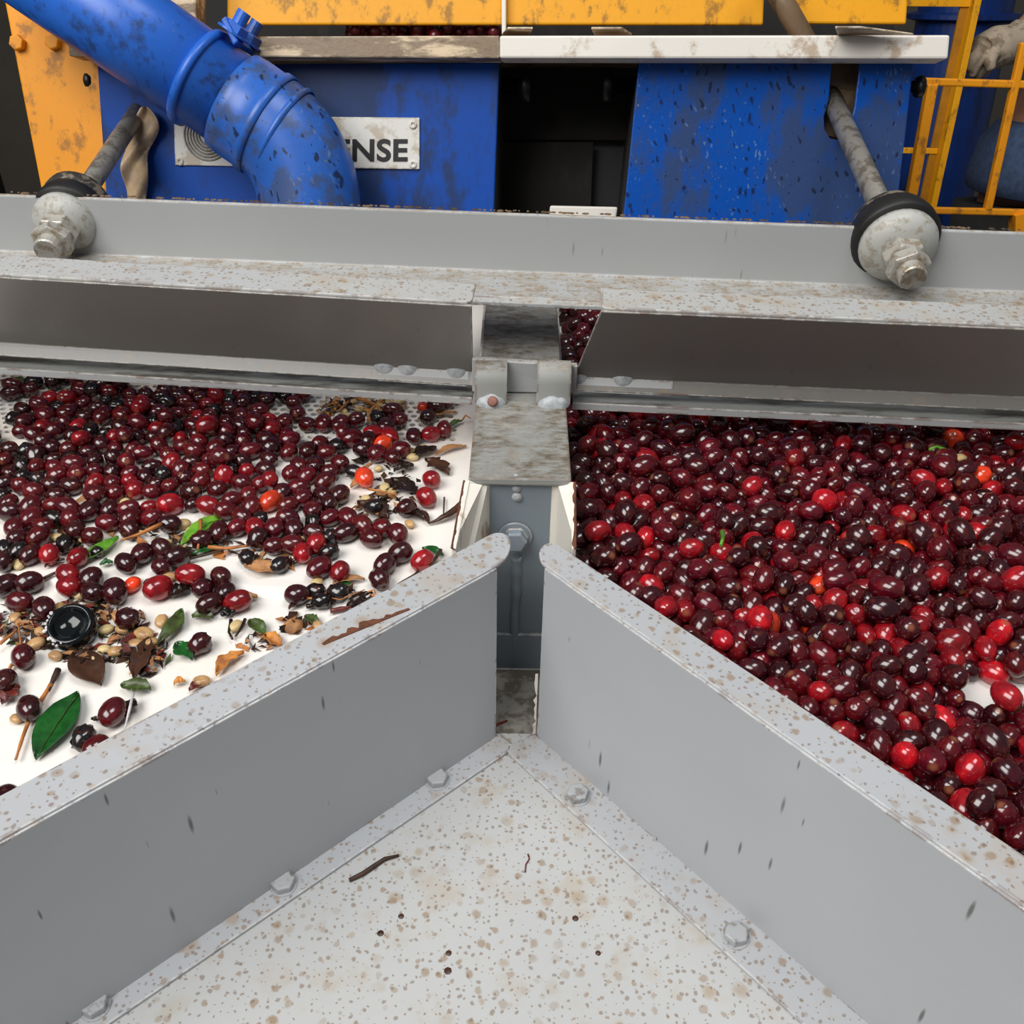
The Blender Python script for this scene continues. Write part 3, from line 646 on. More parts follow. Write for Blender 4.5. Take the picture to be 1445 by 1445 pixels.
mb = MB(); bar(mb, (1378, -60), (1295, 330), .0098, .003, 1.75); mb.build('angle_leg', plain('ochre_paint', (176, 118, 16), .55, 0, .4, 30), r, bevel=.001)
mb = MB(); bar(mb, (1389, -60), (1305, 330), .0052, .014, 1.74); mb.build('angle_leg', 'yellow', r, bevel=.001)
mb = MB(); bar(mb, (1270, 3), (1376, 4), .006, y=1.75); mb.build('cross_bar', 'yellow', r, bevel=.001)
mb = MB(); bar(mb, (1268, 212), (1322, 213), .0045, y=1.75); mb.build('short_bar', 'yellow', r, bevel=.001)
r = thing('drum', back(1340, 330, 2.35), 'tall blue steel drum standing in shade behind the yellow posts', 'drum')
top, bot = back(1388, -120, 2.4), back(1282, 420, 2.4); ax = (top-bot).normalized(); Ld = (top-bot).length; rd_ = .098
mb = MB(); mb.lathe(bot, ax, [(0, 0), (rd_, 0), (rd_, Ld), (0, Ld)], 40, smooth=False); mb.build('shell', 'drum', r)
hh = (back(1350, 22, 2.4)-bot).dot(ax)
mb = MB(); mb.lathe(bot, ax, [(rd_, hh-.012), (rd_+.022, hh-.006), (rd_+.022, hh+.003), (rd_, hh+.008)], 40, smooth=False); mb.build('flange_ring', 'drum', r)
# worker, mostly beyond the frame
def skin_body(name, verts, edges, rads, mat, parent, sub=2):
    me = bpy.data.meshes.new(name); me.from_pydata([tuple(v_) for v_ in verts], edges, []); me.materials.append(M[mat])
    o = bpy.data.objects.new(name, me); COL.objects.link(o)
    if parent: attach(o, parent)
    o.modifiers.new('skin', 'SKIN'); o.modifiers.new('sub', 'SUBSURF').levels = sub; o.modifiers['sub'].render_levels = sub; o.modifiers['skin'].use_smooth_shade = True
    for i, rr_ in enumerate(rads): me.skin_vertices[0].data[i].radius = rr_ if hasattr(rr_, '__len__') else (rr_, rr_)
    me.skin_vertices[0].data[0].use_root = True
    return o
yw = 1.95; bk = lambda u, v, o=0: back(u, v, yw+o)
w = thing('person', bk(1475, 600), 'worker in jeans with a soiled cotton glove, standing behind the railing', 'person')
hip = bk(1512, 212); chest = hip+G2*.40+Vector((.14, 0, 0)); neck = hip+G2*.56+Vector((.16, 0, 0)); head = hip+G2*.72+Vector((.16, 0, 0))
shl, shr = neck+Vector((-.15, 0, -.05)), neck+Vector((.19, 0, -.05))
elb = bk(1482, 28, -.12); wr = bk(1432, 62, -.16)
kl, kr = hip+Vector((-.085, -.02, 0))-G2*.42, hip+Vector((.10, 0, 0))-G2*.42
fl_, fr_ = kl-G2*.42+Vector((0, .03, 0)), kr-G2*.42+Vector((0, .03, 0))
V_ = [hip, hip+G2*.2+Vector((.08, 0, 0)), chest, neck, head, head+G2*.09, shl, elb, wr, shr, shr-G2*.3+Vector((.05, 0, 0)), shr-G2*.52, hip+Vector((-.085, 0, -.05)), kl, fl_, hip+Vector((.10, 0, -.05)), kr, fr_]
E_ = [(0, 1), (1, 2), (2, 3), (3, 4), (4, 5), (2, 6), (6, 7), (7, 8), (2, 9), (9, 10), (10, 11), (0, 12), (12, 13), (13, 14), (0, 15), (15, 16), (16, 17)]
skin_body('body', V_, E_, [.11, .12, .13, .055, .085, .07, .06, .042, .026, .06, .04, .026, .085, .058, .04, .085, .058, .04], 'skin', w)
j0 = hip+Vector((-.085, 0, -.05))
mb = MB(); hx = hip+Vector((-.035, -.03, 0)); mb.tube([hx+G2*.055, hx+G2*.05, hx+G2*.02, hx-G2*.04, hx-G2*.065, hx-G2*.07], [.118, .126, .146, .156, .152, .140], 28); mb.build('jeans', 'denim', w)
for a_, b_, c_ in ((j0-G2*.05, kl, fl_), (hip+Vector((.10, 0, -.05)), kr, fr_)):
    mb = MB(); mb.tube([a_, a_.lerp(b_, .5), b_, b_.lerp(c_, .5), c_], [.108, .100, .082, .074, .066], 24); mb.build('trouser_leg', 'trouser', w)
skin_body('shirt', [hip+G2*.17+Vector((.06, 0, 0)), chest, neck-G2*.02], [(0, 1), (1, 2)], [.130, .142, .085], 'trouser', w)
sl = skin_body('sleeve', [shl, elb, elb.lerp(wr, .45)], [(0, 1), (1, 2)], [.068, .052, .042], 'denim', w)
# gloved hand: palm, four bent fingers, thumb
gl = [wr.lerp(elb, .25), wr, bk(1408, 66, -.17), bk(1386, 76, -.175)]
fing = [(bk(1384, 70, -.19), bk(1372, 84, -.19), bk(1366, 97, -.185)), (bk(1388, 78, -.185), bk(1376, 93, -.185), bk(1371, 106, -.18)), (bk(1393, 83, -.175), bk(1383, 97, -.175), bk(1379, 109, -.17)), (bk(1398, 86, -.165), bk(1391, 97, -.165), bk(1388, 106, -.16)), (bk(1403, 74, -.20), bk(1396, 88, -.205), bk(1399, 97, -.205))]
mb = MB(); mb.tube(gl[:2]+[gl[1].lerp(gl[2], .5)]+gl[2:]+[gl[3].lerp(fing[1][0], .4)], [.034, .032, .032, .034, .031, .020], 16)
for k_, f_ in enumerate(fing):
    st_ = gl[2] if k_ == 4 else gl[3].lerp(gl[2], .3); mb.tube([st_.lerp(f_[0], .5), f_[0], f_[1], f_[2], f_[2]+(f_[2]-f_[1])*.25], [.0105, .0108, .0100, .0088, .004], 10)
g_ = mb.build('glove', 'glove', w); q_ = g_.modifiers.new('remesh', 'REMESH'); q_.mode = 'VOXEL'; q_.voxel_size = .0032; q_.use_smooth_shade = True
q_ = g_.modifiers.new('smooth', 'SMOOTH'); q_.factor = .5; q_.iterations = 4

# resting poses of the cherries: x y z, azimuth and tilt of the long axis, short and long half axis, colour class, size in view
LEFT_CHERRIES = 418
POSES = [
-2875,4008,74,-110,-6,79,97,0,62,-3158,4552,72,-84,8,79,99,1,54,-1414,5372,78,49,10,84,95,1,47,-2567,5429,77,-103,9,82,99,0,47,-2023,4966,73,133,6,77,94,0,47,
-3302,4965,73,-44,16,78,92,1,46,-2952,5081,71,-91,-8,77,96,2,45,-2468,3810,60,113,9,65,80,3,45,-778,5505,74,88,6,79,99,0,43,-1453,4740,69,29,-17,76,82,2,42,
-2108,5186,73,-123,6,78,94,0,42,-3439,5162,76,-176,17,80,91,0,42,-2358,6610,154,-27,22,88,110,1,41,-2402,5084,70,63,9,74,88,2,41,-2567,4764,66,-35,9,73,82,0,41,
-3760,5923,80,-158,6,86,94,0,41,-1303,6064,93,-48,-50,88,106,0,40,-2603,6059,81,-149,16,88,106,2,40,-3228,5571,73,12,17,79,90,3,40,-2686,5890,76,-125,9,82,97,1,40,
-1977,5304,68,62,-9,74,92,0,40,-1172,5145,68,-12,16,72,87,3,38,-1086,5795,77,-101,-16,81,97,0,38,-2831,5800,70,156,9,78,95,1,38,-2328,5591,81,-10,38,82,93,0,37,
-777,5789,71,-37,-15,74,94,1,36,-1157,6466,79,60,-10,84,89,4,36,-3013,4876,63,100,-9,70,78,0,36,-3220,5271,65,-134,8,70,88,0,36,-1891,5806,82,-162,-17,84,103,2,35,
-2867,5435,70,-54,6,78,88,0,35,-1799,5371,66,-74,-6,72,85,3,35,-1579,5771,83,78,72,78,87,0,35,-1179,5293,75,145,-9,81,92,2,35,-2325,6014,73,-116,-9,79,99,2,35,
-1857,5086,63,-177,9,72,79,0,35,-3413,5962,162,-117,-6,75,94,1,35,-2792,5026,64,-165,17,70,78,0,35,-3038,5389,68,-158,-9,77,87,2,34,-3300,5412,75,-99,-16,82,94,2,34,
-2549,5148,66,45,-6,73,80,4,34,-2567,7079,172,36,3,84,101,2,34,-2171,5666,67,-83,6,77,81,0,34,-894,5214,66,102,7,70,77,0,34,-2404,5308,59,-114,8,68,87,0,33,
-3485,5485,64,95,-9,71,85,0,33,-1832,6089,75,-80,-7,80,88,4,33,-3297,5920,77,-41,22,78,96,1,33,-1977,6044,79,88,37,79,93,1,33,-2196,5352,71,47,-6,79,87,2,32,
-2533,5858,72,128,37,75,84,0,32,-3563,7356,78,-102,-9,83,104,1,32,-2343,4019,52,154,9,60,66,1,32,-1608,5318,64,-126,-10,69,78,3,32,-1349,5909,73,-75,49,77,82,1,32,
-2485,6224,81,-34,37,84,94,0,32,-680,6223,69,-122,-9,76,85,2,32,-544,5512,65,-12,9,71,86,2,31,-1394,6515,78,49,9,88,101,1,31,-2550,5622,70,54,17,73,85,0,31,
-1342,5120,60,38,6,65,79,3,31,-1698,5492,66,32,17,74,79,1,31,-1515,6007,73,48,9,78,99,1,31,-2039,5728,66,-99,-17,73,79,1,31,-624,6454,71,68,-6,77,86,2,31,
-2722,5361,68,-101,-9,73,85,0,31,-3183,6110,131,156,-11,78,83,1,31,-837,6869,74,148,6,79,94,1,30,-1848,5666,65,-148,-9,69,82,0,30,-2195,7171,166,133,-2,79,98,1,30,
-3450,6300,69,166,6,76,93,0,30,-1559,6490,151,84,-49,78,85,1,30,-3009,5822,63,-68,-8,68,86,1,30,-2904,5269,61,70,16,63,79,0,30,-3225,7384,178,-97,-6,80,99,2,30,
-1471,5078,62,-42,-7,66,71,0,30,-889,5378,65,110,9,69,87,0,29,-3214,6925,157,-75,10,78,89,1,29,-2299,6276,74,158,-18,79,86,1,29,-1028,6097,68,43,8,74,94,3,29,
-1842,6454,96,-137,-44,88,113,0,29,-2285,6434,90,-107,-66,82,98,2,29,-1763,6743,135,-144,74,79,91,0,29,-790,6026,70,114,15,73,93,0,29,-2194,5889,70,-169,-49,72,79,1,28,
-1267,5495,65,-18,-10,70,76,3,28,-1924,6187,136,-147,14,73,92,4,28,-1724,5791,77,-104,40,80,85,1,28,-3161,5841,66,-122,11,75,87,1,28,-3126,4276,68,-138,-10,74,83,0,28,
-3069,5241,64,-137,-6,70,78,2,27,-3370,5634,69,-118,17,74,83,1,27,-3673,6063,66,-100,-9,71,82,0,27,-2615,6812,79,15,-9,85,96,2,27,-3554,6871,148,69,-32,74,91,2,27,
-923,5785,71,125,-40,73,78,1,27,-3049,5651,67,138,-6,72,79,1,27,-1233,6930,68,-64,-8,75,96,0,27,-1418,6329,78,-113,6,80,99,1,26,-2168,6840,72,26,6,77,97,1,26,
-3073,6196,74,-177,-7,78,82,1,26,-2132,6379,68,-18,6,78,90,1,26,-1487,6839,77,-48,9,82,96,1,26,-3039,6774,71,-163,8,75,94,4,26,-1107,6815,70,0,-18,75,80,1,26,
-991,5668,61,34,10,66,73,1,26,-1672,5635,71,68,-40,73,78,2,26,-3883,7100,74,37,10,79,89,1,26,-1292,5642,68,81,9,73,85,3,26,-2611,4971,58,-116,18,61,64,0,26,
-689,7163,73,-8,8,78,99,2,26,-3616,5541,66,-166,-17,70,79,0,25,-3117,6633,81,-66,34,80,101,1,25,-2925,6103,82,-8,71,81,87,1,25,-3705,6210,72,166,6,77,91,1,25,
-4060,7350,76,147,6,84,96,1,25,-747,7415,73,161,-10,80,87,0,25,-4522,7730,68,13,9,75,95,0,24,-1786,6251,71,-88,16,80,90,0,24,-1681,6455,75,92,6,80,93,1,24,
-3180,7168,136,-7,-15,74,92,2,24,-1650,7306,79,140,-9,84,107,1,24,-2792,6226,68,8,-37,70,79,1,24,-1842,7243,75,-28,17,78,90,1,24,-522,7204,67,158,-16,70,86,1,24,
-3532,6590,78,-169,16,81,101,1,24,-2904,7031,130,-107,-7,71,87,0,23,-2869,5959,72,85,18,76,83,1,23,-3430,6910,67,-37,-9,75,86,0,23,-3030,5995,60,-92,5,68,86,0,23,
-3458,6450,75,-55,37,77,89,1,23,-3893,6715,74,103,10,82,90,0,23,-1559,5510,54,36,-9,61,71,1,23,-2673,6310,71,83,-31,74,84,1,23,-2325,5445,59,-8,-10,64,72,0,23,
-2004,6897,77,56,17,83,93,0,23,-2456,6385,71,-116,-16,76,88,1,22,-1426,5548,67,-146,17,70,78,2,22,-1439,5712,65,164,-18,69,75,0,22,-1188,7123,70,-53,-10,75,86,2,22,
-3583,5866,60,-162,8,67,85,1,22,-2043,5872,69,12,-16,73,89,1,22,-4039,7040,72,-29,-9,78,90,1,22,-2190,6102,71,87,-16,73,91,1,21,-3821,6562,64,86,-9,71,87,1,21,
-2488,6539,73,-22,6,77,94,1,21,-1473,7013,130,127,-42,69,82,1,21,-3461,5749,67,-3,9,72,87,1,21,-3401,7371,78,-52,2,84,100,1,21,-2071,7191,72,-175,-8,80,100,2,21,
-3714,5686,73,45,9,83,92,1,21,-1038,6955,68,175,10,73,79,4,21,-2410,7633,70,-113,-15,76,96,0,21,-3775,7712,135,-62,-14,69,85,3,21,-4379,7804,66,166,-16,73,83,4,21,
-2954,7230,163,-162,-1,67,81,1,21,-3324,6077,70,153,-6,77,93,1,21,-3838,6289,68,26,-50,71,76,1,21,-1639,6283,71,56,-7,78,83,1,21,-2658,6534,76,76,37,75,89,1,20,
-3807,6841,66,-4,-10,75,80,0,20,-2671,7721,81,-33,-50,78,92,4,20,-736,6985,68,40,-36,69,81,1,20,-2933,6890,74,-37,-50,75,83,1,20,-3887,7405,72,49,-9,80,95,1,20,
-3975,7631,79,-126,36,80,95,2,20,-3614,6314,65,-16,-6,69,83,0,20,-3177,5988,67,134,-36,69,79,0,20,-2934,6257,71,-101,10,78,84,2,20,-1664,5934,72,-14,-40,74,79,1,20,
-1048,7490,74,-127,9,79,95,1,20,-4191,7244,70,56,-16,79,92,0,19,-3328,6503,74,103,-33,72,91,1,19,-1559,6154,74,98,-37,75,86,1,19,-1983,6561,74,-38,9,79,94,0,19,
-3614,6449,66,27,9,72,85,1,19,-1424,6155,67,-107,-6,72,86,0,19,-1248,6595,73,108,-49,74,83,3,19,-1375,6959,64,146,-18,68,71,3,19,-3439,5879,56,-51,6,64,75,3,19,
-815,7564,71,-115,14,79,100,4,19,-1689,6106,64,-37,-7,68,75,1,19,-2915,6453,61,-64,-9,68,78,0,19,-1647,6826,66,-133,-6,75,85,0,19,-4149,6811,68,-7,17,71,80,0,19,
-2438,7130,75,170,6,80,91,1,18,-1484,7292,73,-84,16,78,93,1,18,-3284,6357,66,-118,-9,73,85,2,18,-3570,5321,72,-96,-9,77,96,0,18,-1889,6323,146,125,27,67,73,4,18,
-4159,7483,97,3,-57,79,89,1,18,-3647,7766,71,4,-9,79,91,1,18,-2758,6634,78,67,34,76,97,2,18,-2753,6891,70,-23,37,69,82,1,18,-2214,7685,70,-112,-10,74,81,0,18,
-3189,5703,57,166,10,63,68,0,18,-877,5913,68,145,-7,73,79,1,18,-3587,7131,66,107,-9,72,86,3,18,-3916,6941,72,-144,16,77,82,0,18,-3257,6710,70,144,37,71,81,0,18,
-3197,6512,65,-78,9,70,84,0,18,-1292,6239,68,-180,-6,75,89,0,18,-1977,7321,71,-126,17,75,83,2,18,-4103,6642,68,-92,17,71,81,1,18,-1110,7242,84,-113,61,74,94,0,17,
-3658,6823,69,-147,10,74,80,4,17,-2622,5268,58,17,6,63,75,3,17,-3142,6353,66,117,-16,71,86,1,17,-1351,7322,63,91,17,67,76,1,17,-2088,7038,69,-30,9,74,92,0,17,
-2498,7499,72,-54,-15,75,81,0,17,-3817,7588,62,62,9,69,83,1,17,-3980,6318,64,26,9,72,82,0,17,-1474,5853,60,-60,-5,67,84,3,17,-1031,7105,68,-15,-9,73,87,2,17,
-2784,6476,68,103,38,70,78,3,17,-2131,6550,65,25,42,67,73,2,17,-1706,7166,65,16,-16,72,81,0,17,-2106,5992,76,119,66,65,83,3,17,-2831,7503,65,110,-15,70,89,1,17,
-1964,7653,65,77,-10,74,78,1,16,-4222,7934,71,-74,-48,71,81,0,16,-3719,7348,67,-178,-17,74,82,0,16,-3069,7577,80,1,-51,73,92,3,16,-1847,6630,74,106,16,77,95,0,16,
-1894,7463,69,-95,18,73,79,1,16,-1876,7020,71,21,6,78,98,1,16,-2584,6419,71,-136,61,66,78,0,16,-3957,6586,63,-51,-1,66,82,3,16,-4300,7446,68,147,-6,71,90,0,16,
-3166,7039,70,-46,-10,75,85,0,16,-1073,5947,64,-176,6,69,77,1,16,-2192,6675,70,168,49,69,79,0,16,-2236,7495,71,27,-6,77,93,1,16,-2253,6980,73,-49,-50,74,81,1,15,
-1537,6391,61,-106,-51,63,67,4,15,-2910,6602,60,-160,-6,65,82,0,15,-2621,6970,71,138,-9,78,87,1,15,-2402,6989,71,169,36,72,84,0,15,-1730,6951,79,-8,42,78,95,2,15,
-1018,7347,62,180,-16,66,77,1,15,-2751,7243,68,146,9,72,90,1,15,-2071,7776,64,110,-15,67,86,3,15,-4180,7106,58,4,17,61,71,1,15,-433,7629,66,118,15,73,89,0,15,
-3493,6790,62,8,-5,66,74,0,15,-3848,7244,69,-24,-39,70,77,4,15,-3906,7778,78,-26,-16,82,97,1,15,-3388,6668,62,86,-16,68,79,0,15,-3747,6387,63,134,17,66,77,3,14,
-4005,6470,60,131,-9,64,77,0,14,-857,7103,58,-63,-9,63,73,0,14,-2994,5525,52,-60,-15,54,69,3,14,-3454,7736,66,120,-8,74,93,1,14,-2042,6222,66,-101,-10,70,78,1,14,
-2439,6093,57,50,-9,61,69,0,14,-1319,7089,65,115,24,66,85,0,14,-2830,6773,65,-68,9,71,87,2,13,-3052,6497,60,41,9,69,82,1,13,-3289,6857,64,-69,6,68,82,1,13,
-4315,7306,62,60,-17,66,74,3,13,-1905,7793,71,170,69,71,75,1,13,-2611,6667,62,178,-6,68,79,0,13,-3355,7182,72,140,15,76,94,0,13,-1995,6746,58,-32,-8,65,82,0,13,
-2942,7420,64,-15,6,69,78,1,13,-2927,7618,69,19,-17,73,77,1,13,-3307,7737,69,114,-9,76,94,0,13,-4140,7639,65,64,8,75,91,2,13,-4566,7869,69,175,9,75,93,1,13,
-1391,6678,66,155,9,71,85,1,13,-1859,6846,78,46,-7,83,90,1,13,-3109,7431,73,15,-9,79,96,1,13,-3014,6371,69,97,-69,66,74,2,13,-2451,6849,94,52,13,71,91,1,12,
-1538,6636,76,-58,9,81,100,0,12,-2374,7411,68,102,-10,73,82,1,12,-2459,7797,75,32,17,80,91,1,12,-600,7786,67,-131,-9,74,85,1,12,-3716,7054,65,79,16,68,83,0,12,
-4009,6805,62,48,10,67,71,3,12,-3878,6422,63,48,-13,66,71,3,12,-2810,7705,62,53,-9,69,77,1,12,-1188,7360,63,-129,8,71,87,3,12,-3689,6566,63,-46,10,67,72,1,11,
-3717,7202,63,51,9,68,85,4,11,-3015,7729,68,166,16,73,88,0,11,-3022,7032,65,45,-39,68,72,0,11,-1691,6623,68,81,16,73,85,1,11,-3538,7812,163,120,-8,76,91,0,11,
-2760,6057,53,25,-6,60,73,2,11,-2320,6848,60,41,-6,63,78,0,11,-2350,7262,65,140,15,68,85,0,11,-3833,6057,65,-110,-16,68,83,2,11,-1582,6967,64,22,-17,69,75,1,11,
-991,4962,61,-16,-9,67,78,3,11,-2282,7121,66,-42,7,71,77,0,11,-4013,7494,63,-23,6,68,78,3,11,-1580,7102,80,155,61,68,85,1,11,-2719,7586,65,34,-12,70,75,2,11,
-2805,6349,61,179,-17,64,71,0,11,-2797,7029,60,112,-12,66,79,4,10,-3163,7685,73,-167,-39,77,81,0,10,-3653,7486,70,-145,6,74,83,0,10,-2626,7315,103,11,63,77,85,1,10,
-2639,7464,71,-70,7,75,83,3,10,-2875,7183,65,86,39,67,72,3,10,-2324,7764,56,-109,6,60,74,3,10,-4020,7185,60,-121,6,67,75,2,10,-2484,7317,60,-53,-17,64,72,1,9,
-3626,7618,64,145,-69,64,69,3,9,-3729,6688,55,29,-9,59,74,0,9,-3138,6872,57,-117,5,65,81,2,9,-3116,7280,80,-54,12,59,76,3,9,-3169,7827,61,-35,-6,69,81,0,9,
-4408,7952,60,12,8,69,83,3,9,-3035,7163,68,178,-17,73,83,4,9,-2901,7797,63,-93,49,64,71,1,9,-3513,7549,56,21,6,62,75,3,9,-2541,7666,59,78,14,65,76,3,8,
-2116,7338,67,49,-33,67,84,2,8,-3346,7022,68,66,-48,71,77,4,8,-1801,5918,55,-160,18,60,64,3,8,-2255,6564,60,118,-40,62,65,3,8,-1075,4860,64,-157,38,67,73,3,7,
-3461,7107,52,-146,-10,55,61,3,7,-3367,7562,76,161,50,79,84,1,7,-3758,7892,73,46,50,74,81,0,7,-2833,7900,55,161,7,59,63,1,6,-1445,7142,64,-127,-6,69,79,1,6,
-2684,7106,59,-65,-17,66,71,0,6,-4033,7984,68,143,50,70,76,1,6,-3009,7875,65,-95,16,70,83,0,6,-3935,6144,63,-172,-16,66,81,3,6,-2744,7381,63,100,-4,66,70,2,5,
-1982,6372,68,86,-39,70,75,1,5,-2177,7881,71,-154,17,74,88,0,5,-3521,6172,59,9,5,67,82,0,5,-1927,7140,57,-118,-39,59,64,1,4,-2315,6717,59,-126,-14,64,78,1,4,
-3214,7557,63,-41,6,67,83,0,4,-3598,6709,59,-153,7,60,68,3,4,-2697,7874,67,-88,-16,72,86,0,4,-2464,6709,63,-168,-9,67,81,1,3,-3484,6039,63,1,8,72,88,1,3,
-2644,6188,52,-149,8,57,73,3,2,-2218,7253,55,-88,9,59,70,1,2,-2384,7931,70,6,-8,74,86,1,2,-2579,7188,67,-101,38,69,77,2,2,-2642,3330,67,-155,-9,77,86,0,2,
-4131,8080,62,65,-8,67,86,3,2,-3253,7278,68,-29,4,74,83,0,2,-4141,6498,70,140,37,68,83,0,1,-1968,7930,72,139,10,79,86,0,1,-4354,6963,73,-64,9,78,89,0,1,
-3214,7998,60,-73,9,68,77,1,1,-3597,6982,66,-160,-9,71,82,2,1,-3251,6217,64,-173,6,72,76,1,1,-3277,7449,68,-15,-45,63,80,2,1,-3593,7922,66,-108,-9,71,88,1,1,
-3678,8025,62,61,-17,66,74,1,0,-2672,8044,71,87,9,78,95,0,0,-2528,7988,78,46,-37,78,91,3,0,-3844,8005,59,170,9,65,78,1,0,-2879,8018,77,7,-50,78,86,2,0,
-4224,6698,67,48,51,70,73,1,0,-1842,8004,66,87,-18,70,74,1,0,-2994,7303,66,160,38,68,76,3,0,-4274,8057,65,34,17,69,80,0,0,-4199,6027,67,171,-17,72,80,1,0,
-4461,7087,63,103,-9,68,83,3,0,-3314,8440,73,-124,15,78,100,1,0,-2224,3590,69,99,38,70,79,1,0,-3242,8277,62,155,16,66,81,0,0,-4066,8336,65,44,-10,69,73,1,0,
-4000,8205,79,-155,-15,85,109,1,0,-4282,6556,74,-69,6,81,91,1,0,-2759,8361,64,101,-9,72,82,1,0,-4659,7393,70,-16,-7,75,81,1,0,-3710,8169,66,-139,10,75,80,1,0,
-4570,6728,72,-11,40,69,86,1,0,-4427,6507,68,17,15,71,77,0,0,-2897,8230,62,-115,6,68,79,2,0,-4175,8229,81,63,48,81,92,0,0,-3913,8393,62,-71,6,66,74,2,0,
-4022,5938,73,27,-17,77,88,0,0,-2151,8170,59,145,9,65,75,0,0,-3704,8334,72,52,6,77,87,4,0,-4320,8188,73,16,51,68,84,3,0,-4127,6358,78,-152,-38,77,97,0,0,
-3420,8326,59,-97,10,66,70,3,0,-2623,8289,85,-39,-49,86,96,1,0,-4388,6670,77,64,-36,77,91,1,0,-2362,8220,65,-45,17,69,78,2,0,-4893,8389,67,-30,9,75,91,2,0,
-4134,6196,65,-155,-9,70,84,0,0,-4296,6811,65,40,-10,71,74,3,0,-1972,8381,70,-101,9,77,91,0,0,-4312,6256,78,-168,10,84,90,2,0,-4441,6819,79,-122,-22,82,99,1,0,
-4528,6599,67,29,-16,71,85,2,0,-3440,8523,70,-154,-18,76,80,0,0,-3101,8345,60,-64,9,69,79,2,0,-4359,6398,58,-146,-8,64,80,0,0,-3561,8218,73,-73,10,79,83,0,0,
-4621,7188,79,32,-18,83,90,0,0,-4595,6866,60,129,9,69,75,1,0,-2775,8146,57,-4,17,63,69,1,0,-3962,5233,63,77,9,67,84,3,0,-4189,8396,70,71,6,74,83,1,0,
-3831,5349,60,-40,-18,64,69,3,0,-2902,8392,65,91,-16,71,82,1,0,-2063,8055,66,3,-9,70,87,1,0,-2460,8349,68,-34,-10,73,77,1,0,-2294,8387,69,23,16,77,90,2,0,
-2561,8154,63,-139,17,66,74,3,0,-3136,8111,66,17,-36,69,78,0,0,-2460,8515,71,-50,9,79,89,1,0,2312,3560,264,-112,28,79,98,1,73,2148,3875,200,147,20,88,99,0,69,
2680,3683,290,-66,-10,77,98,0,69,2374,4746,303,172,-3,88,105,0,65,2721,3514,223,136,26,76,94,0,65,2517,3528,239,-144,-56,77,85,1,64,2904,4035,278,-70,0,79,93,4,63,
2434,3228,336,46,23,71,79,0,62,2563,3205,278,175,61,72,83,1,59,2087,3718,184,-89,-34,76,97,1,59,1963,4122,213,171,-38,87,105,1,58,2468,4959,304,-36,22,88,113,1,57,
2385,3462,193,-113,27,74,87,0,57,2683,4236,228,87,-39,78,98,0,57,2427,4228,275,52,-47,78,90,0,56,2201,3636,213,117,-86,73,78,0,54,2678,4988,301,76,3,81,97,0,53,
2796,4573,200,-173,-20,87,106,2,52,2264,4028,202,65,3,79,100,1,52,3041,4437,70,132,-8,75,96,2,52,1480,4303,189,-7,10,78,90,0,51,2432,3807,204,-109,-8,78,88,0,51,
1725,4167,219,168,51,81,87,1,51,2178,4074,314,-61,-10,73,81,0,51,2879,5536,300,-57,-41,88,103,0,51,2007,4483,312,160,34,77,87,1,50,3176,5567,315,122,30,84,103,0,50,
1881,3946,207,163,82,78,89,1,49,2578,3762,207,-155,-11,78,88,1,49,1576,4636,304,91,12,82,88,0,49,1531,4477,282,57,-17,75,90,0,49,3113,4637,221,-79,82,77,95,1,48,
1313,5939,282,57,-57,87,110,1,48,2577,3062,293,50,-29,75,90,1,48,2439,3651,222,40,77,79,100,2,47,1935,4416,211,-45,-16,77,93,1,47,633,5270,273,-52,42,81,101,0,47,
1648,4299,185,76,-22,79,98,0,46,2008,3939,250,38,-46,70,74,1,46,998,4762,279,71,-22,77,93,2,46,1826,5050,247,-107,11,78,100,0,45,2509,4616,262,-101,48,78,82,0,45,
3007,4547,170,82,1,71,90,2,45,3352,5043,329,-2,34,86,103,4,44,2896,5165,222,-146,1,84,90,5,44,1686,5054,285,63,27,77,90,1,44,1655,4427,265,-133,7,72,83,0,44,
1890,4712,285,-47,-53,74,86,0,44,816,5418,280,-148,0,79,94,0,44,1262,5130,298,81,-23,76,89,2,44,1919,3808,186,-162,44,74,94,2,43,3431,5289,337,-41,4,83,105,1,43,
1235,4711,190,-114,-16,82,100,0,43,2166,5026,303,-179,-8,76,97,2,43,2765,5658,264,-103,68,83,93,1,43,1303,4897,180,-33,-23,83,97,1,42,3073,4874,297,153,23,73,88,0,42,
1446,5028,216,-43,42,77,99,0,42,2261,4249,295,167,-22,71,85,0,42,1013,6367,303,22,4,84,104,1,42,2226,4783,215,74,-61,80,99,2,42,2412,3296,215,61,13,83,98,2,41,
2848,3982,154,-112,71,72,87,0,41,2704,5412,221,169,11,83,98,0,41,2046,4703,287,-64,39,76,85,0,41,1415,4464,190,-137,-83,73,92,2,40,3319,6393,334,-66,-1,85,100,1,40,
1441,5184,225,-173,23,82,103,1,40,2081,4290,184,80,24,78,86,0,40,829,5781,289,88,17,79,95,0,40,2549,3352,279,-23,24,73,77,0,39,2303,5933,309,11,-33,88,94,1,39,
1873,5252,282,-48,8,75,86,1,39,611,5572,268,-162,-7,76,93,2,39,1086,5541,298,124,-14,75,91,5,39,3377,5536,294,-148,-17,78,93,0,39,2141,4406,254,-179,24,68,73,0,38,
1786,4435,208,125,50,72,83,1,38,1743,3984,207,99,-3,70,75,4,38,639,5155,177,155,-33,76,93,0,38,2954,5389,304,-86,-22,75,81,1,38,819,4964,180,47,66,83,101,1,37,
1365,6835,317,-10,29,84,105,0,37,2828,4847,219,-121,-49,74,85,0,37,2473,4378,259,-153,-4,79,90,0,37,2774,4088,69,131,-9,74,86,0,37,3133,4400,177,-77,-32,70,76,1,37,
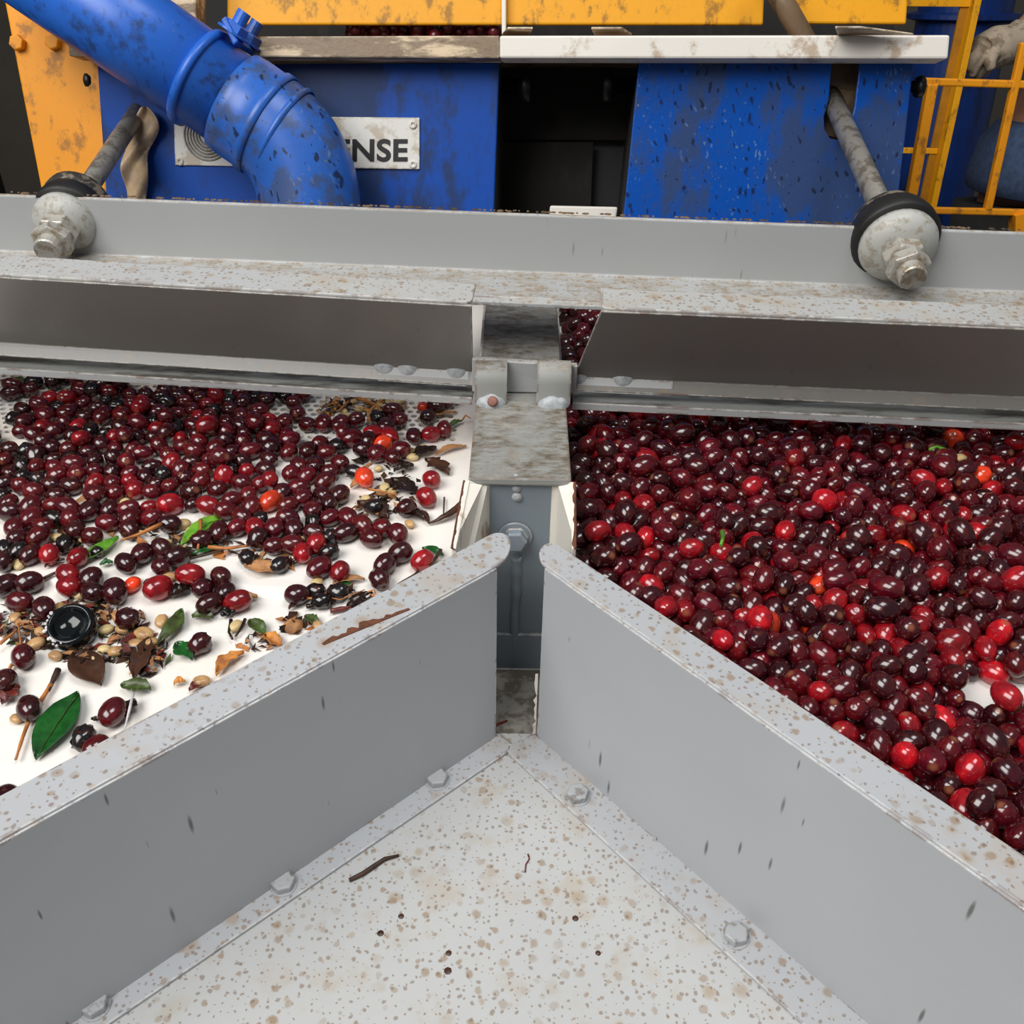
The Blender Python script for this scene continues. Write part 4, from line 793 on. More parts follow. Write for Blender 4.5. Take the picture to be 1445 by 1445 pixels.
555,5850,255,-5,12,81,87,0,37,3089,6068,319,63,1,76,96,1,37,2925,4680,208,-74,-20,75,91,1,37,1830,4074,249,138,-24,65,70,5,36,1049,5206,200,-123,7,77,92,1,36,
2398,5286,206,-163,-52,76,86,1,36,2401,3943,243,127,2,64,68,2,36,2267,3750,194,-12,21,71,84,0,36,2308,3880,186,139,60,71,79,2,36,2352,5402,287,138,2,74,79,0,36,
2873,3840,157,-116,22,75,85,1,36,1715,5422,264,-57,0,78,82,0,36,1548,5256,304,-149,11,72,79,0,35,1678,6990,318,-151,51,85,97,0,35,2078,6149,233,-53,23,76,95,0,35,
3298,4876,284,54,0,73,82,0,35,1880,5816,272,172,6,81,103,0,35,1127,4823,196,-89,34,78,95,2,35,2970,5037,278,-84,-1,69,74,0,35,1963,4596,208,-137,14,84,103,0,34,
2735,4400,219,-71,-2,71,80,2,34,3460,6218,290,-163,19,82,90,1,34,1478,6146,238,142,-5,81,93,1,34,1634,5721,222,-144,-35,88,106,0,34,1800,5683,244,-178,-4,79,90,0,34,
917,4879,262,35,-12,72,87,0,34,2404,4663,171,74,26,74,89,2,34,3191,5276,298,5,-13,75,82,0,34,2964,4883,212,-142,-17,71,78,0,34,984,5964,222,113,-20,84,98,2,33,
2270,4643,180,-90,12,65,82,5,33,1758,6771,291,134,34,81,94,0,33,3184,5041,296,-8,-24,69,85,5,33,1317,4467,280,103,-9,62,72,1,33,1956,5621,256,66,7,76,83,5,33,
1241,5356,297,-5,12,70,80,5,33,2616,4557,185,57,3,77,91,1,33,2107,4850,281,-144,-56,78,83,2,33,1424,6392,286,-19,4,76,94,0,32,2022,5238,274,-10,-3,69,76,2,32,
1615,6284,315,73,5,75,91,0,32,1520,5685,311,99,1,68,86,0,32,2185,5832,289,-15,-3,74,82,1,32,2590,6061,297,-39,-1,77,97,1,32,1385,4761,175,-147,25,69,80,1,32,
2439,5514,306,129,22,79,85,0,32,1924,6501,331,82,-18,79,84,0,32,2680,4145,140,-96,41,59,71,1,32,1809,6136,292,-145,-18,74,85,5,31,2209,7070,304,9,-20,85,94,0,31,
3129,5810,279,-78,6,75,81,1,31,1447,5904,187,-141,-11,79,96,1,31,1285,6237,284,-39,-2,74,86,1,31,2536,7054,284,-173,-7,79,93,1,30,2516,3942,173,-72,4,74,89,2,30,
2419,4063,203,160,28,70,86,1,30,818,5130,168,-115,-2,80,95,1,30,584,6152,197,-126,7,75,95,1,30,2888,5896,220,-66,29,79,100,5,30,2890,6009,309,120,-23,72,89,0,30,
2569,4927,184,-163,-21,80,96,0,30,2241,4894,303,87,-6,65,73,1,30,1800,4725,175,108,9,78,89,0,30,2095,5616,202,-3,36,80,88,0,30,2788,6122,290,96,7,74,79,0,30,
1735,4873,185,75,8,75,86,0,29,952,5554,232,-104,-10,72,83,1,29,1613,4007,243,-137,12,68,82,1,29,590,6683,286,154,-51,75,92,1,29,1136,5384,195,-169,-23,73,82,1,29,
2117,5343,263,115,12,77,88,1,29,924,5282,173,-105,-34,71,85,1,29,2555,5327,188,-139,-17,81,92,0,29,2235,6101,284,-140,-58,77,81,1,29,1458,4883,188,63,73,72,79,0,29,
2496,5877,287,76,80,75,95,1,28,745,6569,310,-42,-5,78,85,0,28,3494,6390,308,14,16,79,95,0,28,3303,5190,296,59,0,73,83,0,28,1170,5663,302,-110,58,79,87,1,28,
2214,6518,300,-121,24,76,82,4,28,1052,6786,268,5,51,81,94,0,28,3100,6916,290,-104,-4,73,93,5,28,2747,6397,298,-6,16,71,85,0,28,1611,6063,280,157,28,66,84,1,28,
852,6194,254,176,25,75,92,0,28,2110,4036,196,43,-16,78,82,1,28,2677,6965,324,110,16,79,83,0,28,1847,4837,258,-146,-3,70,77,0,27,1144,4995,173,146,25,74,92,2,27,
2033,6304,286,-77,0,72,80,0,27,2259,5637,201,90,39,78,99,0,27,3812,6177,287,1,-30,74,87,0,27,2199,6688,305,-102,1,77,98,0,27,2075,5092,204,-110,23,64,81,0,27,
1938,4272,187,-171,-8,68,76,2,27,1383,5557,191,-7,-35,80,99,0,27,1103,6037,274,138,-7,70,78,1,27,3234,4947,184,-115,-11,80,102,1,27,2663,5226,201,-114,-38,74,93,0,27,
1151,4460,255,149,9,67,84,0,27,3659,7009,199,-141,46,83,98,0,27,2932,6631,291,130,9,74,81,0,27,1479,4613,182,109,-1,88,110,2,27,1566,6520,285,10,44,73,93,1,26,
3492,5651,292,161,24,77,88,0,26,2625,5676,198,-157,6,75,85,2,26,733,6156,189,121,62,71,80,0,26,1183,6659,279,-31,0,74,90,0,26,2712,5949,233,129,31,77,83,1,26,
861,6505,236,61,-50,77,97,1,26,1227,6429,284,166,-29,69,87,1,26,3208,4747,219,-1,8,69,88,0,26,2396,5782,287,108,-28,67,71,0,26,4061,6812,310,154,18,73,81,2,26,
758,6887,251,128,38,83,88,1,25,1301,5045,198,0,43,67,74,0,25,1179,5132,190,127,13,72,89,0,25,711,5779,192,-86,-19,82,96,0,25,2774,6697,332,116,-14,73,78,0,25,
2789,4713,188,26,-38,69,74,1,25,2573,6549,301,-114,-17,70,89,1,25,3290,6222,254,74,-18,72,77,2,25,962,6106,279,44,46,71,77,1,25,3480,7022,297,125,6,75,88,0,25,
3822,7000,208,-126,29,82,99,1,25,3956,6759,221,-68,38,80,98,0,25,1476,5435,197,166,-6,77,81,0,25,1583,4135,174,-87,-19,80,87,5,25,3031,4753,220,-59,-39,66,72,0,25,
1528,5594,205,-141,64,68,85,1,25,928,5798,191,51,25,80,101,0,25,1796,4295,181,-156,-38,70,86,0,24,1580,5044,199,-100,-4,69,75,1,24,2694,4820,181,117,-5,72,83,4,24,
1890,6845,288,-76,15,78,89,0,24,3456,6089,212,-23,-60,76,89,2,24,2448,3139,209,-107,-50,79,92,1,24,1594,4893,189,-111,-37,73,92,1,24,3132,6256,300,-25,-14,78,96,4,24,
3843,6327,278,-140,-15,84,89,0,24,2485,6415,266,-86,2,74,85,1,24,1130,6219,273,-169,28,70,84,0,23,916,6617,302,161,-6,73,80,1,23,2615,5833,206,-86,9,79,92,0,23,
948,5061,199,-21,-31,76,87,0,23,1884,7084,293,107,1,73,81,1,23,2197,5177,279,27,-3,73,92,1,23,2804,5286,187,61,35,76,93,0,23,2463,6235,249,25,16,66,79,1,23,
589,7059,246,-79,61,70,81,0,23,2498,6718,261,-118,-74,76,85,0,23,480,5589,177,-160,-9,77,84,0,23,739,6396,278,68,2,64,72,0,23,2552,4276,201,-3,-33,64,77,2,23,
1257,6957,282,-60,48,75,88,0,23,3256,6555,278,15,42,70,84,5,23,2329,4496,186,-99,-7,68,73,0,23,743,5270,187,40,22,67,75,1,22,2086,5914,194,34,-76,81,101,1,22,
3582,6038,230,99,61,69,86,0,22,2611,3621,182,151,8,73,85,2,22,1568,6661,297,4,28,81,88,1,22,2960,6344,283,31,7,67,70,0,22,3642,6397,249,176,-35,73,80,1,22,
3192,6680,320,-149,27,82,87,0,22,1788,4573,186,-11,12,72,88,0,22,3734,6075,204,29,-23,84,104,1,22,2463,4503,173,106,3,74,93,2,22,1078,5832,176,-95,-9,76,91,1,21,
1209,5545,207,58,42,85,95,0,21,1038,4701,156,72,7,72,82,0,21,522,5305,160,-58,-29,75,82,0,21,3480,5944,204,-13,4,76,91,0,21,2264,4359,194,-88,9,80,86,1,21,
2667,6777,270,-108,-8,74,91,2,21,2969,4036,154,164,-54,68,85,2,21,1631,5183,211,124,-20,72,90,1,21,2894,4466,61,-38,-10,65,76,0,21,1294,5689,198,-159,29,84,89,0,21,
475,5444,174,83,-11,71,75,0,21,3703,6279,195,24,3,77,84,5,20,2325,4191,177,109,13,78,92,5,20,1950,5012,188,-153,-29,71,88,0,20,2372,7136,308,136,-9,82,92,2,20,
3119,6551,308,113,-51,70,85,1,20,1794,6539,286,141,38,70,79,1,20,1399,6536,278,-174,-17,76,90,0,20,2140,4657,193,-108,18,74,89,0,20,814,5644,191,-77,7,81,91,2,20,
1925,6440,199,-6,-27,76,88,0,20,2351,6895,238,161,-38,82,98,1,20,3197,4519,187,-166,47,67,72,0,20,742,7157,260,57,58,65,82,1,20,1132,7027,269,1,26,66,79,1,20,
898,6983,198,-154,32,80,98,1,20,1894,5433,252,-36,-1,65,74,1,20,2653,5545,175,54,-5,64,80,1,20,1844,6045,190,140,-37,77,83,1,20,3039,5719,198,-102,19,85,103,1,20,
3001,5999,217,173,22,75,86,5,19,973,5411,175,4,12,64,72,2,19,519,6437,195,177,27,73,92,0,19,2887,5425,170,50,0,71,88,1,19,3151,5156,266,19,25,59,64,4,19,
1166,7187,282,113,44,75,88,1,19,1273,4407,169,-17,-17,79,86,4,19,1736,6249,273,67,-8,65,76,0,19,2350,6651,261,-66,-68,78,93,2,19,3780,5951,283,16,-23,75,96,1,19,
1922,6166,195,-41,-10,77,98,2,19,2162,6266,222,137,-29,79,101,5,19,2608,4393,169,-4,-27,71,86,2,18,2638,3885,164,-93,21,67,72,1,18,3340,5392,230,118,31,86,91,1,18,
557,6571,200,-27,1,75,85,0,18,2373,6494,273,40,-38,68,71,0,18,2746,4950,180,-172,-6,69,79,1,18,2591,4194,68,-110,-41,69,73,0,18,2845,6859,311,78,3,79,90,1,18,
3189,5391,205,-69,-6,80,88,0,18,1633,5903,200,-82,28,84,105,1,18,704,6300,178,115,24,73,90,0,18,2329,3512,70,38,-39,73,78,0,18,564,6304,208,149,-13,68,77,0,18,
2001,5495,181,6,-2,74,87,0,18,2060,6979,231,-1,-14,73,93,0,18,1949,5153,192,7,13,73,86,1,18,3744,6589,208,-114,-55,74,89,1,17,2754,3634,169,-41,-29,66,76,1,17,
4032,7025,326,-179,8,79,86,0,17,432,5217,230,-157,27,70,75,0,17,3676,6843,188,-108,-11,79,95,0,17,1566,4426,163,-57,6,66,71,1,17,1044,7246,263,84,28,65,77,2,17,
1400,6987,318,-49,-21,80,97,1,17,1181,5954,176,-169,9,81,87,1,17,843,6071,184,-73,-1,73,77,5,17,652,8389,197,-64,-17,76,86,1,17,3121,4566,77,5,10,82,88,0,17,
2130,6857,265,130,-43,67,77,1,17,3057,6427,295,-87,69,64,68,1,17,2080,4505,192,-109,-14,67,83,1,17,3000,6224,219,172,24,79,100,0,17,1710,5303,194,-114,40,68,86,1,17,
2675,6483,203,-43,-36,76,93,0,16,2799,3512,69,-53,9,73,91,5,16,2032,5761,208,-130,-11,80,91,0,16,3825,6842,192,-16,45,74,79,1,16,1064,5507,169,-7,1,70,74,1,16,
3968,7054,205,127,22,73,81,5,16,2485,4176,150,-95,4,76,80,4,16,2240,6392,216,128,7,76,94,1,16,2102,7192,273,-43,19,68,84,0,16,2202,3594,70,105,16,73,90,5,16,
1790,5903,171,-63,22,77,86,0,16,3217,5914,275,168,28,65,76,0,16,2310,6230,280,161,-19,66,77,5,16,1308,4569,182,162,-8,81,86,1,16,1764,3839,188,27,-1,76,95,0,16,
2966,6947,280,100,-13,72,77,0,16,2940,4584,64,4,-7,69,75,2,16,3303,6996,280,71,42,75,81,1,16,2743,3291,210,84,38,83,94,0,16,1952,3669,180,-32,-8,75,80,2,15,
1452,5702,193,-158,-17,73,81,1,15,2370,5076,191,-34,31,77,88,4,15,2964,5303,189,0,11,75,87,1,15,2743,6611,224,-76,15,76,92,1,15,1977,4839,245,112,34,62,74,2,15,
3729,5788,203,83,34,82,103,0,15,3333,5927,209,-63,20,65,83,5,15,1528,4764,193,-8,-25,67,78,0,15,1065,6579,237,-29,-15,79,100,2,15,3440,5799,207,-37,40,79,93,1,15,
2489,5748,203,-28,56,77,87,0,15,2607,4709,201,177,-31,71,88,2,15,3270,5551,192,-93,0,72,81,2,14,946,7215,174,-83,4,73,86,0,14,4011,6912,223,-164,-11,80,96,0,14,
904,4636,232,179,16,82,100,0,14,731,5503,186,-43,17,71,83,0,14,3350,5677,225,-18,-4,84,89,0,14,2329,4931,215,112,0,77,92,0,14,2483,5160,211,-89,13,70,86,1,14,
3411,6525,309,164,30,80,97,1,14,1719,5563,203,116,-41,74,85,2,14,2262,3321,191,-123,2,78,83,0,14,3473,6909,195,123,-24,80,98,0,14,2080,3889,62,24,16,67,79,5,14,
2762,5805,195,105,-1,78,84,0,14,508,8353,194,-8,8,77,81,0,14,1550,6803,245,-129,-66,81,100,0,14,3422,6759,216,-176,54,78,95,0,14,3133,6766,211,-89,5,76,84,1,13,
2094,6736,205,6,-71,79,89,1,13,3126,5256,177,111,-30,68,85,0,13,2176,5752,187,-145,7,67,76,0,13,815,5366,156,129,-4,61,77,4,13,618,8668,155,-121,4,78,93,0,13,
2320,3637,125,145,29,71,80,1,13,848,7337,259,-8,8,69,81,1,13,1632,7255,288,-175,9,80,93,0,13,3586,5828,225,64,-44,74,91,2,13,3109,5558,177,110,42,75,95,2,12,
3868,6507,215,-11,2,73,87,1,12,1523,6295,199,-168,18,85,99,1,12,1509,7048,230,-128,-12,79,85,0,12,2603,6368,197,133,4,71,83,0,12,1078,7126,182,164,13,79,90,1,12,
2188,5507,206,68,39,69,76,0,12,1709,6393,282,-49,-33,67,86,1,12,2081,6442,236,-57,32,78,95,1,12,2738,6319,188,87,-15,73,83,0,12,486,5949,161,75,6,75,84,0,12,
2253,5368,190,154,22,78,99,1,12,1148,4576,182,-31,-39,75,87,5,12,3230,6879,284,41,-41,66,71,0,12,3665,5597,289,76,1,79,98,0,12,3593,6168,197,168,5,73,91,0,12,
1657,4697,190,-112,-55,77,94,2,12,4014,6481,272,-107,-16,83,103,1,12,479,6221,152,-106,-63,70,77,1,12,3311,6076,200,-114,66,78,87,2,12,1324,6657,210,38,0,76,91,0,11,
1855,5572,175,69,-20,68,79,0,11,2795,5537,171,-129,36,81,88,1,11,3864,6650,199,109,-17,71,81,2,11,2967,3793,67,67,-9,72,89,0,11,1234,5285,187,-161,-4,72,88,0,11,
2183,4164,204,136,37,75,83,0,11,1555,6041,175,113,-9,61,67,0,11,3121,7290,186,82,-2,75,91,1,11,2606,6938,219,-68,-13,64,79,1,11,2116,5225,180,159,-19,67,71,2,11,
659,7321,193,108,30,69,87,4,11,3017,3885,189,127,31,84,106,1,11,482,8638,197,-80,-16,72,76,0,11,3034,6584,195,-75,-30,74,86,2,11,634,5946,180,92,22,71,89,2,11,
3043,4711,80,71,-10,85,104,0,11,2951,5160,75,78,-18,80,86,0,11,492,6995,176,12,-25,73,78,0,11,3673,7209,220,-146,-5,79,92,5,11,720,5132,64,116,15,70,86,1,10,
3086,4982,208,29,-5,78,87,4,10,3326,4819,171,-146,-10,66,82,1,10,1703,6049,176,-109,-10,70,76,0,10,2692,4291,73,-70,-16,77,95,1,10,1089,5135,80,79,-37,81,94,0,10,
599,5487,170,-163,-23,61,68,0,10,2325,5758,187,157,-17,62,69,5,10,2493,3500,82,-50,16,85,102,2,10,2963,7117,248,-82,-27,68,82,0,10,3084,5884,171,-34,-53,70,87,5,10,
3781,7152,299,59,-15,76,83,2,10,2176,3761,73,-32,-13,80,102,2,10,2369,6355,261,133,-43,62,66,1,10,1291,7216,201,-155,-27,78,89,1,10,1526,7316,205,-51,-15,73,77,4,9,
571,5727,172,159,-71,76,83,0,9,2809,6030,184,174,-77,70,78,1,9,3223,4452,71,22,-9,76,93,1,9,1777,5008,97,-1,-66,88,107,5,9,2638,4069,64,30,-68,64,69,1,9,
1735,7139,295,25,29,78,86,2,9,681,6447,167,37,34,72,88,0,9,2442,5428,180,-115,-18,78,86,0,9,2470,6959,182,86,-13,69,88,0,9,3629,6670,214,164,22,68,72,1,9,
490,6762,178,107,-29,79,86,0,9,1682,6588,211,92,42,82,99,0,9,2343,7045,201,164,21,72,89,0,9,2762,3906,81,-26,-34,80,101,0,9,3684,5933,188,-18,-43,71,84,0,9,
1391,5308,183,167,47,69,87,1,9,2386,5878,183,104,15,75,87,0,9,719,7024,184,-165,-17,82,96,4,9,2886,7227,210,-2,16,63,80,0,9,3033,5433,187,167,78,74,83,0,8,
1304,5424,193,60,49,79,84,1,8,3283,4622,183,-36,13,72,80,0,8,3188,6009,190,87,4,67,76,1,8,2948,5006,159,58,16,63,71,1,8,1970,7189,312,120,-12,71,85,1,8,
1790,5445,156,22,21,67,83,0,8,1394,7326,190,85,1,70,77,1,8,3767,6412,184,-159,61,73,82,0,8,1759,6183,163,179,-34,74,82,1,8,843,7122,185,-31,44,70,78,0,8,
2457,6009,204,-75,47,76,95,2,8,2086,4469,64,-146,6,68,81,0,8,3099,4841,159,-34,23,75,87,1,8,2613,6226,209,173,-10,75,95,0,8,2163,6037,177,6,-41,68,80,0,7,
489,8492,174,-5,52,75,85,0,7,483,5817,86,-114,68,74,91,2,7,897,4773,167,-3,-11,79,95,1,7,3897,7188,204,-163,21,78,84,1,7,3331,5091,185,-138,-19,70,84,1,7,
2316,5498,174,35,59,71,90,0,7,2001,6861,174,158,-41,76,96,1,7,3756,6728,189,-151,-64,63,71,0,7,616,7482,210,66,12,76,93,1,7,2965,6444,192,17,6,77,86,0,7,
810,6393,173,-148,-18,70,74,1,7,1989,7111,194,68,1,80,101,0,7,1956,6306,177,34,21,66,82,1,7,3379,6335,211,-180,-23,67,78,0,7,2510,6135,185,-40,31,65,83,1,7,
693,6586,159,150,-76,71,89,0,7,703,6731,209,-136,-35,82,98,5,7,3344,7239,182,105,15,72,90,5,7,2819,6461,193,97,84,72,88,1,7,1357,6310,188,-157,-14,70,81,1,7,
4170,6800,192,101,-78,83,99,2,7,1215,6325,193,-117,7,72,88,2,7,2138,6585,201,-76,-14,74,87,0,7,3266,5812,188,166,23,77,89,1,6,1944,4744,158,-50,-5,72,79,1,6,
910,7425,179,11,17,71,75,0,6,2796,7182,286,64,0,63,74,1,6,2681,6096,196,147,-38,72,82,1,6,1306,6884,175,77,23,69,79,1,6,2827,6739,206,-61,-13,80,91,1,6,
3194,5682,214,-76,-31,78,88,2,6,2448,4807,174,-11,-11,79,99,0,6,3124,5411,71,153,-12,74,83,0,6,2719,3378,79,42,13,84,89,0,6,1987,6593,215,87,-5,85,100,0,6,
488,7283,190,20,-78,76,79,1,6,2463,7139,189,-75,-68,73,79,0,6,1696,5146,85,-75,63,76,93,1,6,663,8910,83,-160,-65,80,90,0,6,1537,4342,67,-99,-6,72,80,4,6,
1156,6123,174,20,-48,78,82,1,6,1404,6786,195,-165,-1,65,78,1,6,747,8590,188,-53,-32,76,93,0,5,2284,5205,173,-23,29,65,80,2,5,4031,6618,191,-16,-9,78,88,2,5,
1264,5833,182,2,14,73,83,0,5,2879,6582,177,-46,-5,69,85,0,5,3401,6212,162,-140,15,74,88,0,5,1168,6867,195,-102,2,80,94,0,5,2879,3647,79,12,-13,84,94,1,5,
2102,4184,75,0,15,78,96,0,5,2655,3236,80,-170,-63,75,87,1,5,1779,5188,198,14,7,71,79,0,5,3393,7190,294,12,-22,75,84,1,5,2715,4724,71,-51,-6,76,86,1,5,863,5483,162,117,26,66,77,5,5,
2020,4038,76,125,8,83,105,0,5,3382,7081,195,-16,-1,80,86,1,5,1393,4357,75,93,25,79,86,0,5,2600,5070,191,-31,22,74,87,5,5,4196,7166,233,-142,-12,81,89,0,5,
2171,4347,76,-91,-8,80,99,0,5,1806,7084,188,92,19,68,74,1,5,1917,6746,188,161,-15,76,86,0,5,2338,4878,77,-80,6,82,91,5,5,2556,5542,75,-124,11,81,95,1,5,
3047,5128,184,49,-50,80,87,1,5,2715,3660,58,-155,-7,62,68,1,5,3234,7276,250,34,-11,59,74,0,5,752,7420,185,161,-10,69,80,0,5,2433,5610,192,-160,49,73,86,4,5,
852,6776,196,-77,71,76,80,1,5,2954,3719,184,-40,-26,69,82,2,5,2866,3539,189,52,-20,74,83,0,5,2153,3419,177,157,-15,72,78,0,4,2734,7256,194,-89,28,74,79,0,4,
1837,6616,179,34,20,73,87,0,4,2961,4882,74,128,5,84,105,0,4,3101,6101,191,-136,10,66,71,2,4,4045,7178,217,98,-59,80,89,0,4,486,7137,189,62,-22,71,81,4,4,
1595,6938,207,28,5,71,78,0,4,2474,6568,209,-81,-8,73,91,0,4,1581,7187,179,-17,8,72,77,1,4,1633,4548,181,165,-62,79,88,2,4,3548,5702,167,-109,2,73,81,0,4,
1544,5311,180,-146,-10,73,90,0,4,1680,6835,195,-111,14,67,77,1,4,2237,3920,71,60,9,76,97,1,4,2882,6316,185,-98,-5,67,79,1,4,3089,6339,194,-17,-37,71,86,1,4,
2749,6901,203,33,5,79,97,0,4,2087,6117,81,69,10,87,92,1,4,2393,4333,150,90,-1,69,84,1,4,1072,6319,181,131,-17,69,87,0,4,3155,6464,200,-6,-32,75,87,1,4,
1342,6156,180,-64,-1,70,84,1,4,2628,5688,64,159,9,68,78,1,3,622,7183,189,-36,9,72,79,0,3,3202,4704,79,-69,-16,83,98,1,3,3769,7132,164,-138,26,69,75,5,3,
2702,5005,67,155,6,72,86,0,3,2528,7265,201,-23,34,76,88,0,3,791,6086,64,-72,-16,67,79,0,3,1870,5343,169,-127,55,70,75,2,3,1460,6909,193,-67,-20,67,78,1,3,
1255,7350,198,21,-33,72,89,1,3,2409,5817,61,44,6,66,76,0,3,3232,6343,213,163,63,76,91,0,3,1699,5678,82,-11,37,80,95,0,3,926,6305,182,-129,-4,72,87,1,3,
4155,6915,287,-144,-2,69,77,1,3,2457,3658,66,12,2,73,84,1,3,1617,5550,89,-118,71,81,95,5,3,981,6459,198,-133,0,67,81,0,3,1206,4285,231,-60,49,76,84,2,3,
1893,5743,155,113,-16,67,82,0,3,3034,6862,182,171,8,64,70,2,3,664,5628,151,35,24,70,80,1,3,2801,4602,59,-151,-6,64,79,0,3,1270,6055,197,108,65,62,68,0,3,
2010,5321,170,164,32,75,87,0,3,3665,5641,163,-98,-1,66,75,1,3,2782,5678,89,163,46,85,104,1,3,2589,3945,62,55,6,66,78,0,3,2329,5948,71,-3,-6,78,90,1,3,
3221,7186,169,-20,11,65,74,1,3,2801,7138,170,138,-34,65,74,0,3,3064,7031,192,-112,18,78,85,4,3,493,6083,86,-20,-66,83,94,0,3,2417,3911,71,-134,-10,73,87,0,2,
1738,6966,180,99,4,68,75,2,2,2340,3771,74,-60,-12,77,98,2,2,1622,6175,213,-36,-4,72,76,0,2,1228,6539,209,165,-17,71,84,1,2,3300,6244,68,-14,-14,75,96,1,2,
2284,6542,181,-9,5,72,85,0,2,1488,4502,68,-31,9,75,94,1,2,2237,5917,176,155,-47,66,72,0,2,2377,3368,81,-173,-6,86,107,1,2,2215,6981,194,-10,14,66,72,0,2,
2895,6871,176,48,31,74,83,1,2,485,7431,146,96,6,79,92,0,2,3536,7110,196,-53,-38,77,93,2,2,1864,4576,70,-5,-12,74,80,1,2,955,6678,185,27,1,77,82,0,2,1293,6376,73,-166,14,81,92,4,2,
1937,5929,198,-131,-56,75,89,5,2,3479,5436,225,-41,34,73,90,1,2,1267,4999,71,-9,6,75,95,0,2,3167,6922,175,-88,-15,75,91,4,2,2750,5094,192,-157,-78,80,102,1,2,
2321,4614,64,-4,-16,67,83,1,2,1866,4321,67,-133,-6,71,89,2,2,2084,3537,128,48,-73,74,79,0,2,797,7244,181,-157,-2,67,85,5,2,1153,6445,158,-46,11,63,68,5,2,
1017,6183,184,5,15,71,86,1,2,1946,4456,73,-105,50,74,81,0,2,1398,5959,66,-37,-10,70,77,0,2,1451,6101,86,103,-48,86,99,0,2,2733,4458,82,-166,-15,85,103,0,2,
653,6105,77,-81,16,81,90,2,2,2002,6248,70,-73,39,72,78,2,2,2143,7095,179,-3,-38,74,88,0,2,1329,6446,184,60,-16,69,86,1,2,3478,6452,175,95,28,74,80,0,2,
2610,3437,181,-172,44,70,88,0,2,2964,5949,80,-47,17,84,97,0,2,831,5914,184,-132,-37,84,97,1,2,1055,5409,70,-157,-9,77,94,0,2,1786,4184,77,-179,-38,80,88,0,2,
1776,6455,178,-137,1,68,88,5,2,2363,4046,74,60,-1,78,94,0,2,2985,6737,206,-38,-9,82,87,2,2,3987,6937,78,68,29,79,95,1,2,2085,6374,95,46,-59,85,105,1,2,2258,4482,70,-65,9,78,90,5,2,
3204,5542,68,-137,-14,70,89,0,2,1473,6683,194,-112,29,61,74,0,1,1618,6434,188,-139,4,77,89,0,1,3328,6884,190,-39,6,68,85,1,1,1033,7470,137,-95,7,71,76,2,1,
2233,6156,161,13,21,65,70,2,1,3217,7064,196,-145,-49,66,83,5,1,1145,4718,68,-127,12,74,82,2,1,1231,5141,66,-145,-7,70,77,1,1,3519,7266,212,-163,3,82,101,2,1,
810,5254,72,-173,-16,79,90,0,1,2045,4923,168,-99,36,71,81,0,1,3325,6464,194,10,3,78,91,0,1,2893,5700,195,69,70,73,79,1,1,4120,7038,202,-36,-27,72,92,1,1,
2633,4874,67,35,15,70,87,0,1,1626,5276,72,-146,-15,75,95,0,1,1472,6464,176,176,-22,69,76,0,1,1886,4706,55,81,10,59,64,0,1,1649,7070,193,53,0,69,74,1,1,971,6870,174,11,28,68,77,0,1,
2797,4875,74,54,-10,80,86,1,1,1305,5176,168,-107,9,66,73,0,1,4138,6919,87,-144,-62,78,95,5,1,2858,5038,68,0,6,75,88,0,1,2622,7164,203,58,7,64,77,1,1,
3189,6215,175,-134,25,66,83,0,1,2911,6116,214,-20,-2,71,81,0,1,2669,3795,67,-75,0,71,83,0,1,3719,5831,69,-40,-14,77,97,5,1,1801,7325,200,24,-71,80,97,1,1,
3456,5578,172,59,-15,75,82,1,1,1153,5294,68,-102,9,74,92,1,1,2668,3149,199,24,43,75,92,2,1,3195,5836,69,22,-9,74,92,2,1,3297,5699,76,71,6,85,104,1,1,723,6238,58,70,-9,62,72,1,1,
3263,5228,167,69,-3,74,90,1,1,2555,3282,165,-44,4,67,79,2,1,1889,7216,195,-134,-21,73,93,1,1,2964,5563,175,-27,27,71,83,0,1,2989,7321,223,-57,65,74,84,1,1,
2735,3778,189,-27,-14,78,85,0,1,543,8212,166,-6,-67,76,94,1,1,1340,4258,156,133,-2,67,72,1,1,2654,3518,63,47,-16,69,80,0,1,1829,4031,83,178,15,88,112,1,1,
493,6356,77,90,-17,83,93,1,1,3555,6776,185,-76,-14,59,72,1,1,1060,7368,216,114,33,68,87,0,1,2590,5990,175,57,20,68,76,1,1,1146,6650,61,-72,15,68,80,1,1,
3188,5088,176,167,3,66,71,1,1,3834,6376,65,150,-16,68,81,0,1,646,7454,72,138,-6,80,96,1,1,2782,6183,168,-22,-58,68,75,0,1,1214,6231,74,-73,6,81,97,1,1,
3218,6110,82,165,32,80,101,1,1,1940,7473,231,-17,-13,78,95,5,1,1538,5134,91,-125,-68,84,98,1,1,1000,7198,61,72,-6,65,77,0,1,1237,7081,200,-177,-32,72,80,1,1,
1549,6598,170,-121,5,63,75,2,1,1850,5150,76,-176,39,79,84,1,1,570,4986,169,147,-55,75,93,0,1,1488,7457,193,73,7,68,83,0,1,2202,4066,72,12,-3,77,97,0,1,
1358,7468,179,75,-7,68,80,2,1,1199,4865,70,-27,9,79,86,1,1,2734,7431,176,-56,-8,74,79,1,1,864,6210,78,157,22,80,97,5,1,3500,6621,224,-84,-5,76,90,0,1,814,6636,214,107,34,70,74,0,1,
2504,4612,76,-165,-17,79,91,0,1,2307,6029,184,171,-25,74,79,0,1,3589,5517,184,36,1,75,82,0,1,3192,5286,64,-172,-16,68,79,0,1,557,7089,75,3,18,81,85,0,1,545,5645,64,158,2,71,86,2,1,
2102,5531,76,-15,37,76,90,1,1,629,6869,178,-67,-23,71,79,2,1,3359,6618,203,120,28,78,95,1,1,2112,5037,82,-42,12,86,110,0,1,3123,5980,70,51,10,79,86,0,1,
